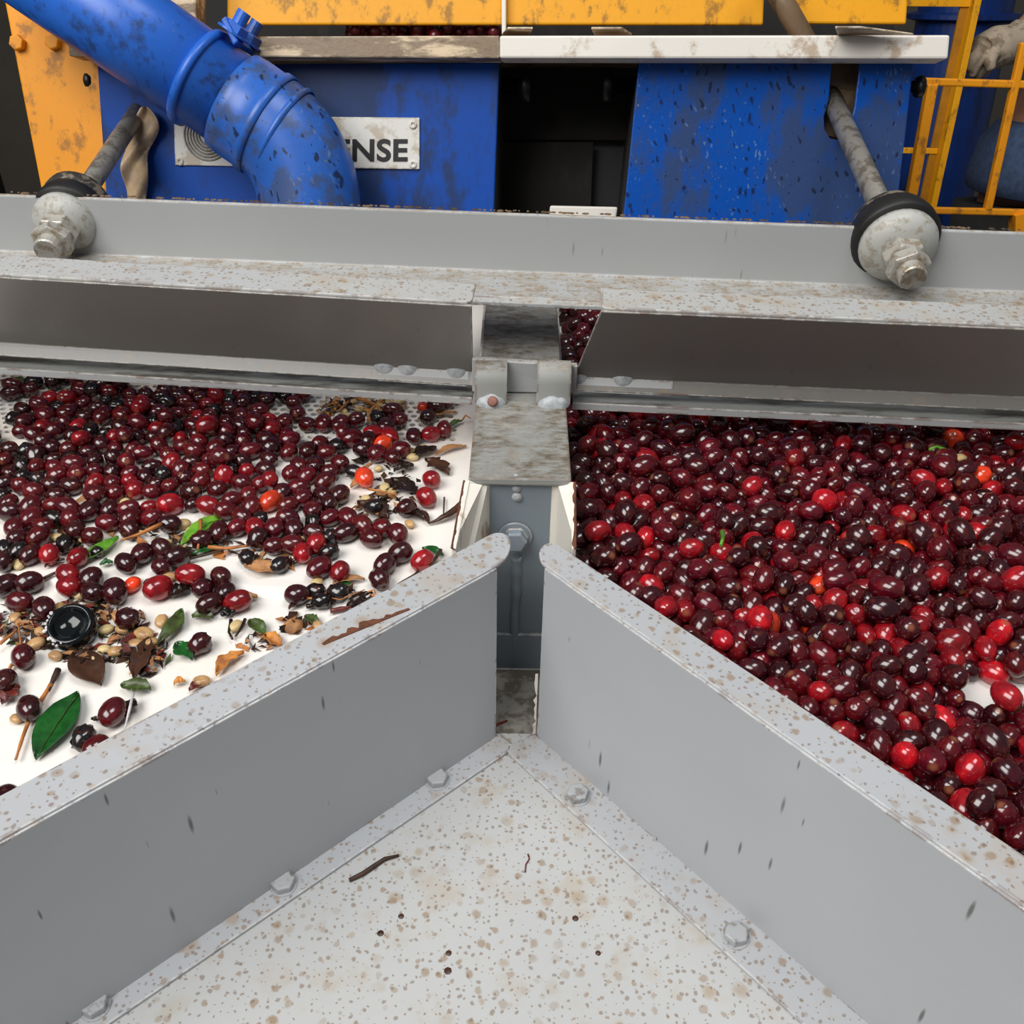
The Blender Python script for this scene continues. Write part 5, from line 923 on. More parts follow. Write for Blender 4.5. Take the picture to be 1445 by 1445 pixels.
2342,5675,85,-17,70,74,90,5,1,2566,7057,155,148,-19,62,73,0,1,1002,4937,160,-153,-16,70,76,1,1,3072,3987,77,-96,36,80,92,0,1,1318,4491,65,174,-6,71,89,0,0,
3760,6510,71,75,6,78,89,2,0,1625,5428,168,95,11,63,67,0,0,645,5273,76,-130,-16,80,94,0,0,3924,6487,77,-56,10,85,90,1,0,3447,5965,68,-45,3,74,90,1,0,3451,5690,67,104,-6,75,88,2,0,
4355,7190,227,-162,-13,70,87,2,0,1470,6375,74,163,6,78,98,1,0,491,8928,67,-172,35,69,81,0,0,2368,6149,192,163,22,69,79,1,0,2360,6276,170,155,22,65,78,0,0,
3612,5995,77,1,-6,82,99,2,0,670,5383,183,16,31,71,81,1,0,2517,4322,75,60,-6,81,94,0,0,3272,6755,218,-103,-28,73,91,1,0,3569,7183,324,-90,-20,74,79,1,0,2083,3648,55,57,15,59,73,0,0,
1114,6709,167,-121,6,71,85,0,0,2495,5947,72,-134,-6,76,89,1,0,491,6644,77,-85,16,81,98,1,0,2603,6626,190,-64,-14,74,86,1,0,2254,6668,64,171,-9,68,86,0,0,
3363,4734,73,-150,-6,78,95,2,0,2390,6443,149,50,-6,78,92,1,0,2122,5308,70,101,-4,74,85,2,0,1942,3902,70,100,12,73,86,1,0,1680,6305,175,-108,2,67,83,0,0,
2591,3627,58,-127,-16,62,69,2,0,3533,6308,182,-114,-34,79,88,0,0,1808,6841,168,-118,9,68,78,1,0,2349,5401,69,-20,-12,74,80,0,0,1801,4450,69,-20,9,72,86,0,0,
1745,6708,157,43,16,68,76,0,0,2256,4738,72,53,-17,75,86,1,0,2393,4215,61,-83,-6,66,84,1,0,2402,5537,74,-61,24,73,92,0,0,2804,3766,63,39,-16,66,80,4,0,793,5550,70,-132,-8,75,94,0,0,
1817,6326,184,36,-27,71,78,0,0,3261,4855,65,-155,8,73,92,2,0,2184,4935,194,-122,-12,75,80,0,0,2036,5961,60,-116,-9,66,77,1,0,1437,5001,69,64,-9,74,89,0,0,
1451,4196,81,133,-27,82,104,0,0,3250,7359,156,160,-25,69,81,0,0,3051,6666,75,-109,-10,81,88,0,0,952,5537,74,121,-16,77,94,1,0,678,7194,66,-98,11,70,83,2,0,
1221,4601,65,1,20,71,77,1,0,3114,6247,68,6,6,77,82,0,0,894,7325,73,-98,14,76,95,1,0,2555,6820,192,-35,-30,70,89,0,0,1749,4714,57,143,-6,63,69,2,0,3052,5029,72,10,15,75,94,0,0,
1531,4868,64,-81,-14,66,78,0,0,2596,7396,189,-52,16,77,84,1,0,1645,4462,66,-171,-10,74,79,5,0,3031,6112,73,132,-9,80,91,1,0,2708,7048,211,161,19,75,92,0,0,
2507,4053,70,75,-7,73,82,5,0,2171,5962,65,-14,-10,69,75,0,0,2886,5546,62,-77,-6,69,80,0,0,4082,7069,68,-108,-9,73,86,4,0,3601,7046,67,-81,-17,72,79,0,0,
919,6546,83,103,21,83,104,1,0,566,5408,72,-13,16,75,91,4,0,1464,5266,64,24,6,70,86,2,0,992,6393,76,55,-1,80,87,2,0,2071,4781,164,83,-21,65,78,1,0,2555,4750,68,-41,6,72,88,1,0,
1386,5132,69,37,-19,72,79,1,0,2159,4603,71,-161,-12,76,89,5,0,1059,5719,68,-142,-15,70,87,0,0,1890,6970,184,79,-21,77,87,1,0,1789,5799,68,-173,6,74,91,2,0,
537,7665,153,-83,51,73,87,0,0,473,8810,124,-112,36,61,67,1,0,3519,5298,217,111,-62,72,78,0,0,2409,5275,66,-166,-16,71,85,2,0,3039,5287,69,-156,17,75,81,0,0,
2544,2970,192,-71,18,76,81,2,0,3961,7324,163,86,23,80,88,1,0,1220,6796,73,46,-16,76,95,0,0,2802,5176,70,39,6,77,84,1,0,3037,6945,74,167,-14,82,104,2,0,
2177,7294,229,136,-4,74,89,1,0,3799,7317,186,-19,-9,80,98,0,0,3183,6626,178,22,4,73,84,0,0,1869,4903,153,150,15,67,73,1,0,1164,7458,209,-144,75,75,91,5,0,
2262,7170,203,178,-12,72,77,4,0,2068,7240,157,-121,33,59,64,0,0,463,5107,152,-165,-51,73,93,1,0,2377,7257,203,10,-19,76,80,0,0,2000,7339,203,175,-27,76,97,2,0,
1147,7259,167,4,-16,69,82,0,0,2481,6324,166,-149,14,62,66,0,0,3394,5252,207,-130,40,69,75,1,0,2221,5081,182,119,-14,70,89,5,0,492,7552,259,15,-73,80,91,0,0,
2303,7332,311,63,41,80,84,0,0,3932,6350,169,150,-18,70,83,0,0,3875,6218,174,45,38,64,81,1,0,2999,8046,271,-27,11,71,91,0,0,3650,7971,290,110,-8,77,91,1,0,
3928,8068,327,57,-21,80,94,0,0,1487,8180,274,140,23,73,81,2,0,1645,8250,217,-83,75,72,86,1,0,2522,8334,274,77,21,83,94,1,0,4096,8302,262,-48,0,77,89,1,0,
4072,8130,294,-20,0,73,88,0,0,4276,7885,286,179,11,71,91,0,0,4589,7963,246,-69,1,87,100,0,0,4654,7811,284,-57,-6,71,78,1,0,1021,7976,234,-95,-10,72,86,1,0,
1286,7959,300,98,45,82,87,2,0,2174,8016,240,74,32,82,90,0,0,2265,8184,290,74,-47,75,85,1,0,1519,7909,284,-54,20,75,79,0,0,1714,7887,305,42,-68,79,90,0,0,
2325,7949,229,-59,-21,81,98,1,0,2552,7844,288,-65,27,78,95,2,0,3020,7883,295,-31,30,70,82,2,0,3279,8042,295,-142,7,81,102,1,0,3511,7861,278,60,-32,69,77,0,0,
3818,7928,313,152,18,76,91,0,0,3373,7827,279,143,49,77,94,4,0,3536,7724,277,43,-60,75,90,0,0,3787,7742,266,-166,77,67,73,2,0,4566,7696,245,-51,-50,67,73,1,0,
4809,7752,259,10,56,77,83,1,0,603,7970,200,-16,-65,79,94,0,0,851,7938,268,-25,20,70,89,1,0,1386,7795,264,-9,50,69,80,1,0,859,8533,248,17,-32,71,89,0,0,
4529,7216,227,173,-9,84,100,1,0,3010,7197,164,152,-6,68,75,0,0,1436,7172,202,-39,-42,73,86,0,0,1732,7205,171,135,9,69,82,1,0,4302,7069,176,149,37,71,83,1,0,
4607,7090,200,102,-13,68,71,2,0,4242,6950,191,-92,43,69,74,1,0,4389,6940,172,-164,21,76,92,2,0,4598,6947,218,17,26,82,103,0,0,4481,6834,171,67,3,63,70,0,0,
4368,6696,206,-73,-10,81,92,1,0,4513,6683,216,105,-16,77,98,0,0,4145,6524,174,-152,26,68,77,2,0,4321,6530,204,-127,40,83,93,2,0,4408,6404,177,-148,-19,79,97,0,0,
3604,6522,177,-117,23,76,83,4,0,4102,6368,196,85,2,79,93,0,0,4796,7422,201,-136,57,70,83,2,0,834,7566,176,-29,-16,82,104,0,0,3400,7366,167,152,-13,69,78,2,0,
3638,7374,168,86,-7,72,80,0,0,4137,7297,189,79,-35,72,82,0,0,4272,7296,194,-113,-25,72,79,1,0,4629,7343,213,-169,27,85,96,0,0,2845,7345,202,8,-3,71,78,1,0,
4702,7204,214,53,-12,80,90,1,0,1690,7617,193,-74,14,64,75,1,0,1839,7609,220,10,11,79,95,0,0,2000,7597,190,132,20,76,89,1,0,2288,7578,179,-165,14,72,76,1,0,
2500,7544,190,-113,-39,73,90,1,0,2632,7550,161,-47,15,61,74,0,0,2810,7569,198,-168,-19,84,104,0,0,2977,7589,199,-137,74,76,90,1,0,4474,7409,194,125,-42,75,95,1,0,
668,7625,169,-63,71,73,83,5,0,919,7682,185,128,-26,77,94,0,0,1100,7578,202,-131,-15,67,74,1,0,1258,7573,189,19,-36,77,87,2,0,1426,7598,195,143,4,77,85,1,0,
1570,7616,173,-55,-19,62,68,0,0,3302,7492,198,-68,-37,80,98,0,0,3450,7525,191,-86,-14,82,93,2,0,3748,7470,207,4,-27,83,96,1,0,3906,7513,167,174,23,70,83,2,0,
4071,7453,181,-73,0,77,83,0,0,4206,7475,217,-98,25,77,97,1,0,4329,7426,155,101,11,75,78,0,0,1626,7493,211,-77,14,77,82,0,0,1779,7474,194,147,2,73,90,2,0,
2112,7452,215,124,7,82,94,2,0,2275,7413,187,12,-23,80,92,2,0,2443,7396,210,-75,-10,81,86,2,0,2936,7451,188,-164,24,75,80,1,0,3281,7791,176,-117,2,71,87,0,0,
3474,7801,158,-177,-21,73,89,1,0,3669,7743,212,-116,9,70,87,1,0,3917,7772,205,-147,-30,78,90,0,0,4063,7765,196,-118,-48,72,84,0,0,4200,7808,186,-62,-17,82,91,1,0,
4363,7794,202,-23,4,75,93,0,0,4693,7696,187,-54,-16,80,84,0,0,1910,7737,214,118,43,72,92,5,0,2059,7724,203,163,-35,73,87,1,0,2211,7689,169,165,-21,69,83,1,0,
2390,7667,204,-48,-15,78,99,4,0,2548,7697,209,125,16,83,91,0,0,2828,7762,189,131,-24,82,98,0,0,3010,7720,220,159,-8,64,74,0,0,3136,7745,187,150,1,65,79,1,0,
4595,7574,174,-133,1,79,87,0,0,740,7750,194,-170,-37,70,83,1,0,1044,7739,194,-56,26,72,87,1,0,1168,7686,186,-41,-48,63,69,0,0,1304,7713,154,1,37,79,101,1,0,
1488,7733,196,56,37,75,82,1,0,1623,7727,227,44,-11,67,75,0,0,3118,7585,188,114,-27,70,83,2,0,3241,7640,194,-74,-25,73,80,0,0,3391,7683,212,163,-22,80,98,0,0,
3557,7640,163,-91,17,75,85,0,0,3828,7643,173,-45,12,81,86,5,0,3986,7637,186,132,14,81,87,1,0,4275,7663,196,175,72,80,97,1,0,4408,7548,179,59,6,71,77,2,0,
4354,7923,161,-160,-33,68,79,0,0,4533,7823,182,155,-5,83,105,0,0,4732,7841,173,-83,-48,75,90,0,0,488,8055,154,-75,-12,76,83,0,0,744,8037,191,151,0,83,89,1,0,
900,8021,173,-151,-19,69,88,2,0,1180,7995,197,-44,-36,78,89,2,0,1366,8013,186,-56,-78,78,85,2,0,2959,7956,176,-103,13,72,89,1,0,3093,7963,201,95,-23,71,90,1,0,
3230,7923,202,165,-46,71,90,5,0,3621,7866,196,40,-2,67,84,0,0,3773,7864,188,-76,-9,78,94,0,0,3925,7912,204,9,15,71,88,1,0,4089,7915,208,-139,11,76,94,0,0,
4227,7953,188,118,17,66,79,2,0,1725,7825,172,34,18,68,84,0,0,1857,7871,226,146,-79,70,88,5,0,1983,7925,188,-39,10,78,99,2,0,2149,7843,192,-72,-18,80,102,1,0,
2311,7809,176,155,2,71,88,0,0,2457,7855,160,140,-12,78,97,0,0,2666,7934,203,-148,15,84,96,1,0,2819,7934,177,-124,15,70,86,0,0,4898,7725,156,111,17,73,79,4,0,
484,7898,177,-70,33,73,86,0,0,755,7877,198,-3,-34,66,70,0,0,892,7841,171,-152,-11,79,88,1,0,1121,7860,184,-36,-7,79,92,2,0,1287,7855,172,132,82,74,87,1,0,
1442,7876,176,107,10,70,86,0,0,1581,7846,168,173,46,73,81,0,0,4021,6237,157,-171,-16,73,82,0,0,4345,6238,196,93,-38,87,105,2,0,3898,6058,197,64,-2,82,99,1,0,
4148,6133,200,40,-11,76,82,5,0,670,8157,175,38,37,63,78,0,0,901,8164,208,-45,16,74,93,1,0,1050,8120,187,-54,-58,78,84,1,0,1219,8131,188,110,41,70,83,0,0,
1360,8158,203,158,65,80,86,1,0,1574,8127,178,45,24,70,83,2,0,1716,8123,195,82,-1,73,93,2,0,1838,8234,189,176,-1,81,89,0,0,4011,8033,207,20,6,74,86,0,0,
4149,8085,187,157,-27,68,73,0,0,4278,8076,201,89,42,64,81,1,0,4446,8031,205,-118,49,81,91,0,0,4713,8070,182,29,-12,82,97,1,0,4869,8036,174,107,32,75,83,1,0,
5022,8066,183,-17,10,71,88,0,0,2756,8063,206,150,7,75,83,0,0,2891,8107,179,-94,-6,74,78,4,0,3028,8134,176,178,-37,74,79,1,0,3179,8095,191,-74,10,79,94,0,0,
3384,7957,212,57,47,77,98,1,0,3536,7984,192,120,41,81,91,0,0,3703,8012,174,-59,-9,67,81,1,0,3846,8028,219,-41,-6,72,77,5,0,1512,7997,177,136,2,67,82,0,0,
1656,7967,197,89,40,72,88,1,0,1789,7991,213,-107,50,74,81,1,0,1893,8079,182,44,53,73,86,2,0,2035,8054,179,-41,31,70,86,5,0,2292,8099,172,-117,39,82,87,0,0,
2455,8074,216,-69,21,78,99,1,0,2602,8082,210,133,-5,76,89,1,0,1641,8400,185,129,4,77,97,1,0,1799,8400,190,-31,20,75,93,5,0,1939,8341,168,97,-20,69,76,2,0,
2082,8344,190,-145,22,73,82,2,0,2280,8361,189,-81,24,80,88,0,0,2419,8416,176,-82,26,76,96,0,0,2568,8403,158,-106,-10,67,81,1,0,2697,8346,164,17,-18,73,87,2,0,
5004,8198,177,165,-3,65,83,0,0,807,8402,198,-177,17,82,90,2,0,940,8307,196,-72,5,69,86,2,0,1100,8270,154,-78,-14,60,73,0,0,1244,8278,195,148,-69,82,100,2,0,
1510,8291,195,37,6,73,88,0,0,3454,8118,199,84,37,74,88,1,0,3594,8113,183,143,43,68,86,0,0,3754,8129,214,79,-6,64,70,2,0,3922,8159,208,142,14,75,88,0,0,
4207,8208,173,142,-16,78,94,2,0,4395,8164,186,34,18,72,92,0,0,4605,8184,170,-23,-4,72,85,0,0,4818,8186,157,136,-1,73,93,0,0,2050,8182,192,13,-31,73,78,1,0,
2192,8231,171,111,16,75,94,2,0,2357,8231,182,-174,23,72,78,2,0,2520,8214,172,177,-6,75,95,0,0,2684,8189,171,93,20,73,77,1,0,2814,8237,185,113,-16,76,80,5,0,
2964,8268,175,-171,35,75,82,0,0,3113,8246,193,-12,40,71,82,2,0,4087,5923,185,158,18,77,82,0,0,4287,6069,196,-130,34,85,102,1,0,3822,5897,172,7,4,62,73,0,0,
3955,5881,169,-35,5,65,70,5,0,2115,8492,181,28,-1,74,81,1,0,2502,8532,178,170,24,67,79,0,0,2751,8469,185,136,23,65,76,4,0,2984,8502,198,-7,-16,85,98,0,0,
3194,8464,206,3,-26,78,84,5,0,3361,8407,207,80,-57,79,83,0,0,978,8472,188,-93,19,75,87,0,0,1128,8404,190,156,20,81,101,1,0,1314,8428,175,-67,-8,69,82,4,0,
1451,8425,185,-108,-10,71,90,0,0,1594,8555,168,172,-38,74,79,2,0,1742,8564,180,158,-5,66,71,1,0,1875,8553,167,37,-26,65,73,1,0,4185,8371,182,-67,-5,75,86,1,0,
4334,8277,181,-147,-27,70,74,0,0,4498,8296,186,-102,-23,74,92,1,0,4683,8315,172,-106,-38,82,91,0,0,2870,8399,187,-167,-3,63,79,1,0,3064,8374,171,-171,5,72,84,1,0,
3246,8327,211,139,20,69,86,0,0,3388,8266,179,-31,-6,73,80,1,0,3531,8239,204,114,40,68,73,2,0,3676,8243,188,-138,-10,74,93,0,0,3831,8280,213,-36,61,71,86,0,0,
3950,8356,202,-13,24,77,86,1,0,2953,8651,190,-178,72,78,83,1,0,3110,8604,185,131,23,83,100,0,0,3284,8576,167,-152,21,66,79,0,0,3587,8571,185,118,45,72,84,0,0,
3689,8658,168,-157,12,60,72,1,0,3918,8652,163,133,-57,75,86,1,0,4177,8541,187,80,-25,71,80,0,0,1605,8713,179,150,38,83,95,0,0,1765,8700,176,17,4,73,79,1,0,
1911,8684,187,86,-43,74,79,1,0,2032,8626,203,73,-10,69,87,1,0,2215,8629,175,-21,12,76,82,2,0,2407,8678,163,172,-6,73,92,0,0,2569,8656,208,179,16,82,95,0,0,
2774,8675,172,-105,32,64,78,0,0,803,8720,161,-124,-39,71,88,0,0,1025,8665,156,-47,-3,75,83,1,0,1209,8542,196,56,-27,81,92,1,0,1433,8680,172,-80,22,68,72,2,0,
3504,8439,211,110,-16,80,101,0,0,3705,8458,177,16,23,82,89,5,0,3876,8507,194,-152,-16,76,97,0,0,4059,8451,214,-17,15,69,84,0,0,4309,8409,170,99,16,64,76,1,0,
4431,8445,211,-66,6,72,87,0,0,4575,8464,236,141,47,83,102,1,0,4742,8483,185,63,-6,81,98,1,0,3830,8778,179,-130,26,82,100,0,0,4121,8774,179,-127,-28,76,91,0,0,
4222,8680,158,-172,-75,71,80,0,0,4361,8753,212,37,-6,88,104,0,0,4624,8752,187,100,33,75,91,0,0,4784,8761,193,-16,-36,70,88,0,0,4955,8754,195,-23,-35,69,87,0,0,
2366,8833,187,-37,-40,84,106,0,0,2666,8771,216,67,8,67,72,2,0,2795,8825,201,-34,21,76,89,0,0,2992,8805,157,109,1,78,97,2,0,3151,8807,193,82,-16,82,87,0,0,
3438,8651,184,-122,-27,80,91,0,0,3516,8795,171,-179,-6,83,96,1,0,1346,8787,184,-130,9,70,78,2,0,1942,8848,155,98,-34,81,100,1,0,4305,8546,202,-39,-14,63,75,1,0,
4435,8603,223,167,28,80,101,1,0,4602,8603,187,-166,-24,73,87,0,0,4924,8627,177,0,-44,70,77,0,0,4036,5745,171,-121,19,70,75,1,0,4175,5791,206,151,5,88,93,4,0,
3890,5770,194,-21,-29,73,93,2,0,1534,5802,158,169,19,64,67,1,0,3968,5614,182,-102,-5,67,82,1,0,4120,5566,156,112,20,71,75,2,0,3812,5652,196,3,0,74,95,2,0,
3747,5520,186,22,-13,76,83,0,0,3903,5489,182,-42,-26,69,76,1,0,1153,5710,167,-145,10,66,73,2,0,3644,5378,194,-168,20,70,87,0,0,3950,5338,181,19,21,67,78,1,0,
2110,5414,153,175,-26,63,67,1,0,3298,3471,242,-54,-47,83,105,2,0,1608,3847,193,-137,-4,75,82,5,0,3045,3235,255,76,55,80,84,0,0,1998,3414,213,160,31,82,97,2,0,
3178,2964,283,32,29,67,74,2,0,2390,2989,203,-150,19,74,94,0,0,2790,3085,284,163,-7,80,85,0,0,3233,3136,253,59,-31,79,96,1,0,2164,3217,241,-41,-77,78,86,1,0,
2916,3113,212,-151,-26,64,68,0,0,2714,2606,163,-37,55,77,92,1,0,3063,2715,227,81,7,83,91,0,0,2801,2925,253,-4,-18,73,80,0,0,2996,2918,287,-175,-33,64,70,1,0,
2505,2838,213,-8,-13,70,88,2,0,2685,2735,237,-42,-62,82,86,1,0,3643,5238,206,36,34,77,82,2,0,3791,5266,197,-40,-20,74,92,0,0,290,5418,150,85,-28,69,80,0,0,
3465,5129,200,-54,6,66,80,2,0,3608,5102,218,3,-4,66,80,5,0,3771,5070,212,-50,7,79,92,2,0,3931,5197,197,49,10,73,92,0,0,3660,5004,152,159,-39,66,73,0,0,
3876,4917,161,-61,14,77,81,0,0,3377,4960,201,70,22,70,87,1,0,3509,4991,195,63,7,68,83,0,0,3467,4851,217,-22,53,74,83,1,0,3602,4885,192,-78,32,73,90,2,0,
3735,4871,151,-163,-64,73,78,0,0,3550,4741,196,48,-17,75,82,2,0,3788,4686,170,108,18,79,83,1,0,663,4884,169,64,-34,64,82,1,0,3402,4715,217,48,34,77,94,0,0,
3477,4598,185,55,0,77,87,0,0,3628,4632,168,21,-7,72,81,0,0,3619,4484,175,-140,7,70,86,2,0,990,4524,194,29,-30,67,82,0,0,3370,4568,279,-87,-17,73,84,0,0,
3349,4496,156,-114,8,73,89,1,0,1302,4151,199,-62,-39,62,67,2,0,3668,4360,181,-163,-21,72,90,1,0,3194,3881,175,174,0,70,87,2,0,3612,4193,205,85,10,81,93,1,0,
3503,4330,173,111,-26,85,101,2,0,1411,4067,165,-103,-45,81,100,0,0,3149,3745,175,41,-1,79,86,0,0,3381,3773,171,-70,48,74,90,0,0,1509,3947,173,90,-6,71,87,1,0,
3084,3595,195,-179,23,72,85,1,0,3238,3593,174,-88,-24,74,85,2,0,3388,3587,169,-92,-7,85,95,0,0,1732,3697,192,175,26,72,90,1,0,3691,5160,312,128,26,75,80,0,0,
3926,5046,229,92,42,77,88,1,0,3704,4935,279,41,-28,76,92,1,0,3684,4753,228,-104,19,69,85,1,0,1903,3540,213,-143,20,64,77,0,0,2980,3469,232,-176,-51,74,80,0,0,
3132,3459,199,159,16,79,88,0,0,3133,3167,166,143,4,68,72,0,0,2869,3355,200,-125,-31,66,71,0,0,3009,3349,179,-175,-28,70,87,0,0,3182,3317,186,-158,-71,79,87,1,0,
2740,3016,180,-159,6,65,82,1,0,2282,3107,196,169,-3,88,101,0,0,2805,3158,174,-11,-16,62,66,0,0,2930,3235,162,145,9,73,78,0,0,2955,2822,215,6,-11,71,76,1,0,
3106,2870,201,155,0,80,97,0,0,2672,2857,166,176,31,64,67,0,0,2809,2798,175,82,73,76,95,2,0,3027,3018,205,-156,1,72,82,0,0,3178,3028,170,-31,9,74,91,1,0,
4102,5663,259,-154,-53,75,79,0,0,3904,5574,294,96,-20,81,86,0,0,3781,5404,258,178,13,73,92,2,0,2878,2548,165,-137,16,63,80,0,0,2909,2682,183,154,-44,75,94,1,0,
4243,6168,308,99,-3,77,90,2,0,4041,6050,175,-51,84,64,78,4,0,3966,5950,276,-160,38,72,82,0,0,4180,6449,293,86,-60,71,88,2,0,4263,6373,219,142,-75,77,89,0,0,
4200,6259,178,-179,-84,67,86,0,0,4306,6847,277,-108,0,82,94,5,0,1070,6973,166,71,-8,63,80,0,0,4136,6606,290,103,14,74,91,1,0,4280,6624,307,-171,19,70,82,0,0,
4543,6821,296,-43,1,81,103,2,0,4463,6537,238,-37,-52,72,77,1,0,3687,7331,278,18,-13,63,68,5,0,4374,7074,278,26,-14,64,72,0,0,4462,6975,279,-102,3,72,87,1,0,
4098,7567,260,-172,5,70,85,1,0,4397,7676,289,84,55,77,98,1,0,4503,7583,281,-128,-23,73,86,0,0,4777,7561,173,-165,-54,71,90,0,0,603,7736,266,23,3,83,96,4,0,
1768,7732,260,165,-9,75,83,1,0,2396,7801,295,-24,-44,80,97,2,0,2922,7782,311,-95,-30,73,91,5,0,3590,7512,256,-92,-48,81,102,1,0,4314,7547,287,163,78,77,81,2,0,
1333,7662,297,-127,-25,77,94,5,0,2140,7605,250,31,9,78,84,1,0,2677,7530,293,-92,-13,86,105,0,0,2695,7798,258,25,37,77,87,1,0,3308,7615,312,-101,-11,73,86,1,0,
3690,7604,212,149,-69,72,81,0,0,983,7540,239,150,-43,69,82,0,0,1410,7430,295,90,2,75,93,4,0,2366,7510,265,-149,26,72,81,5,0,3059,7483,275,-136,-20,76,85,0,0,
3176,7456,214,95,26,66,71,1,0,1704,7407,279,-164,18,62,69,1,0,2533,7467,309,-56,-12,80,89,1,0,3505,7399,229,-24,-70,62,69,1,0,3890,7410,256,162,-47,72,80,1,0,
4041,7342,281,90,12,73,87,1,0,4374,7353,279,-60,12,76,94,0,0,4680,7478,234,-173,79,73,79,1,0,1936,8463,239,-136,-10,72,83,2,0,2633,8478,275,-161,-22,81,97,2,0,
2840,8497,283,-78,18,80,102,0,0,3809,8403,280,39,48,77,86,2,0,4691,8405,319,-101,-38,87,92,0,0,4899,8475,191,-79,-5,76,96,0,0,1368,8558,186,-26,-10,74,87,1,0,
1673,8619,281,-162,-10,80,90,2,0,2318,8528,195,-113,-45,73,87,0,0,2538,8807,205,68,31,75,89,1,0,3189,8681,276,-63,-7,71,86,0,0,4056,8605,195,22,-80,81,89,1,0,
4332,8459,289,42,50,67,72,0,0,1200,8898,176,85,-19,66,72,0,0,2118,8750,185,146,40,77,87,0,0,2848,8705,270,97,47,67,74,0,0,3329,8724,259,-125,0,78,92,0,0,
3645,8741,250,-136,1,77,88,4,0,4761,8629,241,13,-21,78,95,2,0,]
# cherries of the loose front rows on the left tray, read off the photo: column, row, colour class
FRONT = [
(16,722,0),(40,717,1),(44,732,1),(23,744,1),(66,740,1),(53,756,1),(91,720,1),(101,730,1),(125,722,0),(154,718,0),(151,738,1),(181,718,1),(184,732,1),(213,731,1),
(106,748,0),(130,758,1),(91,766,3),(136,775,3),(110,786,2),(68,783,2),(41,781,0),(27,760,0),(10,771,3),(27,776,3),(5,793,0),(8,822,0),(38,818,0),(26,845,1),(95,808,2),
(102,819,2),(121,815,0),(137,830,0),(159,828,0),(179,820,4),(222,826,2),(209,815,3),(179,868,0),(60,853,0),(30,920,1),(75,732,3),(183,748,0),(181,793,0),(208,781,0),
(236,795,0),(240,740,0),(295,715,2),(326,710,1),(321,717,1),(340,732,1),(381,708,4),(366,733,3),(406,732,1),(416,708,1),(331,746,1),(315,751,0),(356,743,2),(383,746,1),
(414,746,0),(295,758,0),(364,761,0),(388,770,1),(414,770,1),(436,771,2),(348,785,3),(395,795,3),(243,791,0),(218,778,0),(269,812,2),(287,825,0),(311,816,0),(318,830,0),
(295,847,0),(333,843,2),(418,834,0),(408,637,1),(435,637,0),(452,626,1),(462,638,1),(475,629,3),(516,630,0),(480,654,1),(445,659,0),(421,657,1),(415,668,1),(430,671,1),
(466,666,1),(459,680,1),(423,692,1),(419,705,1),(458,701,0),(478,699,0),(464,707,0),(442,721,1),(466,730,1),(491,731,1),(442,736,3),(444,754,0),(465,758,3),(464,777,3),
(439,770,2),(485,752,0),(508,744,1),(524,760,1),(540,746,1),(561,754,1),(451,802,1),(480,807,2),(543,797,0),(536,818,0),(565,781,0),(596,791,2),(609,677,2),(602,703,2),
(446,829,3),(452,839,3),(476,830,3),(508,851,3),(534,641,1),(553,643,1),(563,637,1),(514,674,4),(501,665,3),(528,713,3),(574,717,0),(600,572,4),(613,572,0),(628,565,1),
(604,588,0),(609,612,2),(626,606,1),(584,615,0),(556,581,1),(561,594,1),(548,601,0),(532,588,3),(503,592,1),(487,611,1),(457,598,1),(525,614,2),(550,615,2),(514,623,0),
(539,625,4),(502,619,1),(478,598,1),(435,599,1),(4,952,0),(38,992,0),(157,998,1),(115,1033,3),(134,1048,1),(2,1121,0),(280,901,0),]

# ------------------------------------------------------------------ coffee cherries (resting poses, two sides)
_p = np.array(POSES, float).reshape(-1, 9)
_p = _p[~((_p[:, 0] < 478) & (_p[:, 0] > -200) & (_p[:, 1] < 5640) & (np.arange(len(_p)) >= LEFT_CHERRIES))]
_loc = _p[:, :3]*1e-4
_rng = np.random.default_rng(2)
_code = _p[:, 7].astype(int); _side = (np.arange(len(_p)) >= LEFT_CHERRIES).astype(int)
_ax = np.stack([_p[:, 5]*_rng.uniform(.92, 1, len(_p)), _p[:, 5], _p[:, 6]], 1)*1e-4
_quat = []
for q_ in _p:
    a_, e_ = math.radians(q_[3]), math.radians(q_[4])
    d_ = Vector((math.cos(e_)*math.cos(a_), math.cos(e_)*math.sin(a_), math.sin(e_)))
    _quat.append(Vector((0, 0, 1)).rotation_difference(d_) @ Quaternion((0, 0, 1), float(_rng.uniform(0, 6.28))))
_big = _p[:, 8]
# the front rows replace the settled poses there; neighbours are eased apart until they only touch
_uv = np.array([proj(l) for l in _loc])
_fp = np.array([tuple(at_z(u, v, .007)) for u, v, c in FRONT]); _fr = np.array([.0062 if c == 3 else .0074 for u, v, c in FRONT])*_rng.uniform(.94, 1.1, len(FRONT))
_fr[[i for i, f in enumerate(FRONT) if f[:2] in ((179, 820), (209, 815), (600, 572), (136, 775))]] *= .72
_fr[[i for i, f in enumerate(FRONT) if f[:2] in ((159, 828), (451, 802), (602, 703), (222, 826))]] *= 1.12
_h0 = _fp.copy()
for turn in range(80):
    for i in range(len(FRONT)):
        dist = np.hypot(_fp[:, 0] - _fp[i, 0], _fp[:, 1] - _fp[i, 1])
        dist[i] = 1.0
        lack = (_fr + _fr[i]) * .93 - dist
        for k in np.where(lack > 0)[0]:
            away = (_fp[i, :2] - _fp[k, :2]) / max(dist[k], 1e-4) * lack[k] * .25
            _fp[i, :2] += away
            _fp[k, :2] -= away
    _fp[:, :2] += .02 * (_h0[:, :2] - _fp[:, :2])
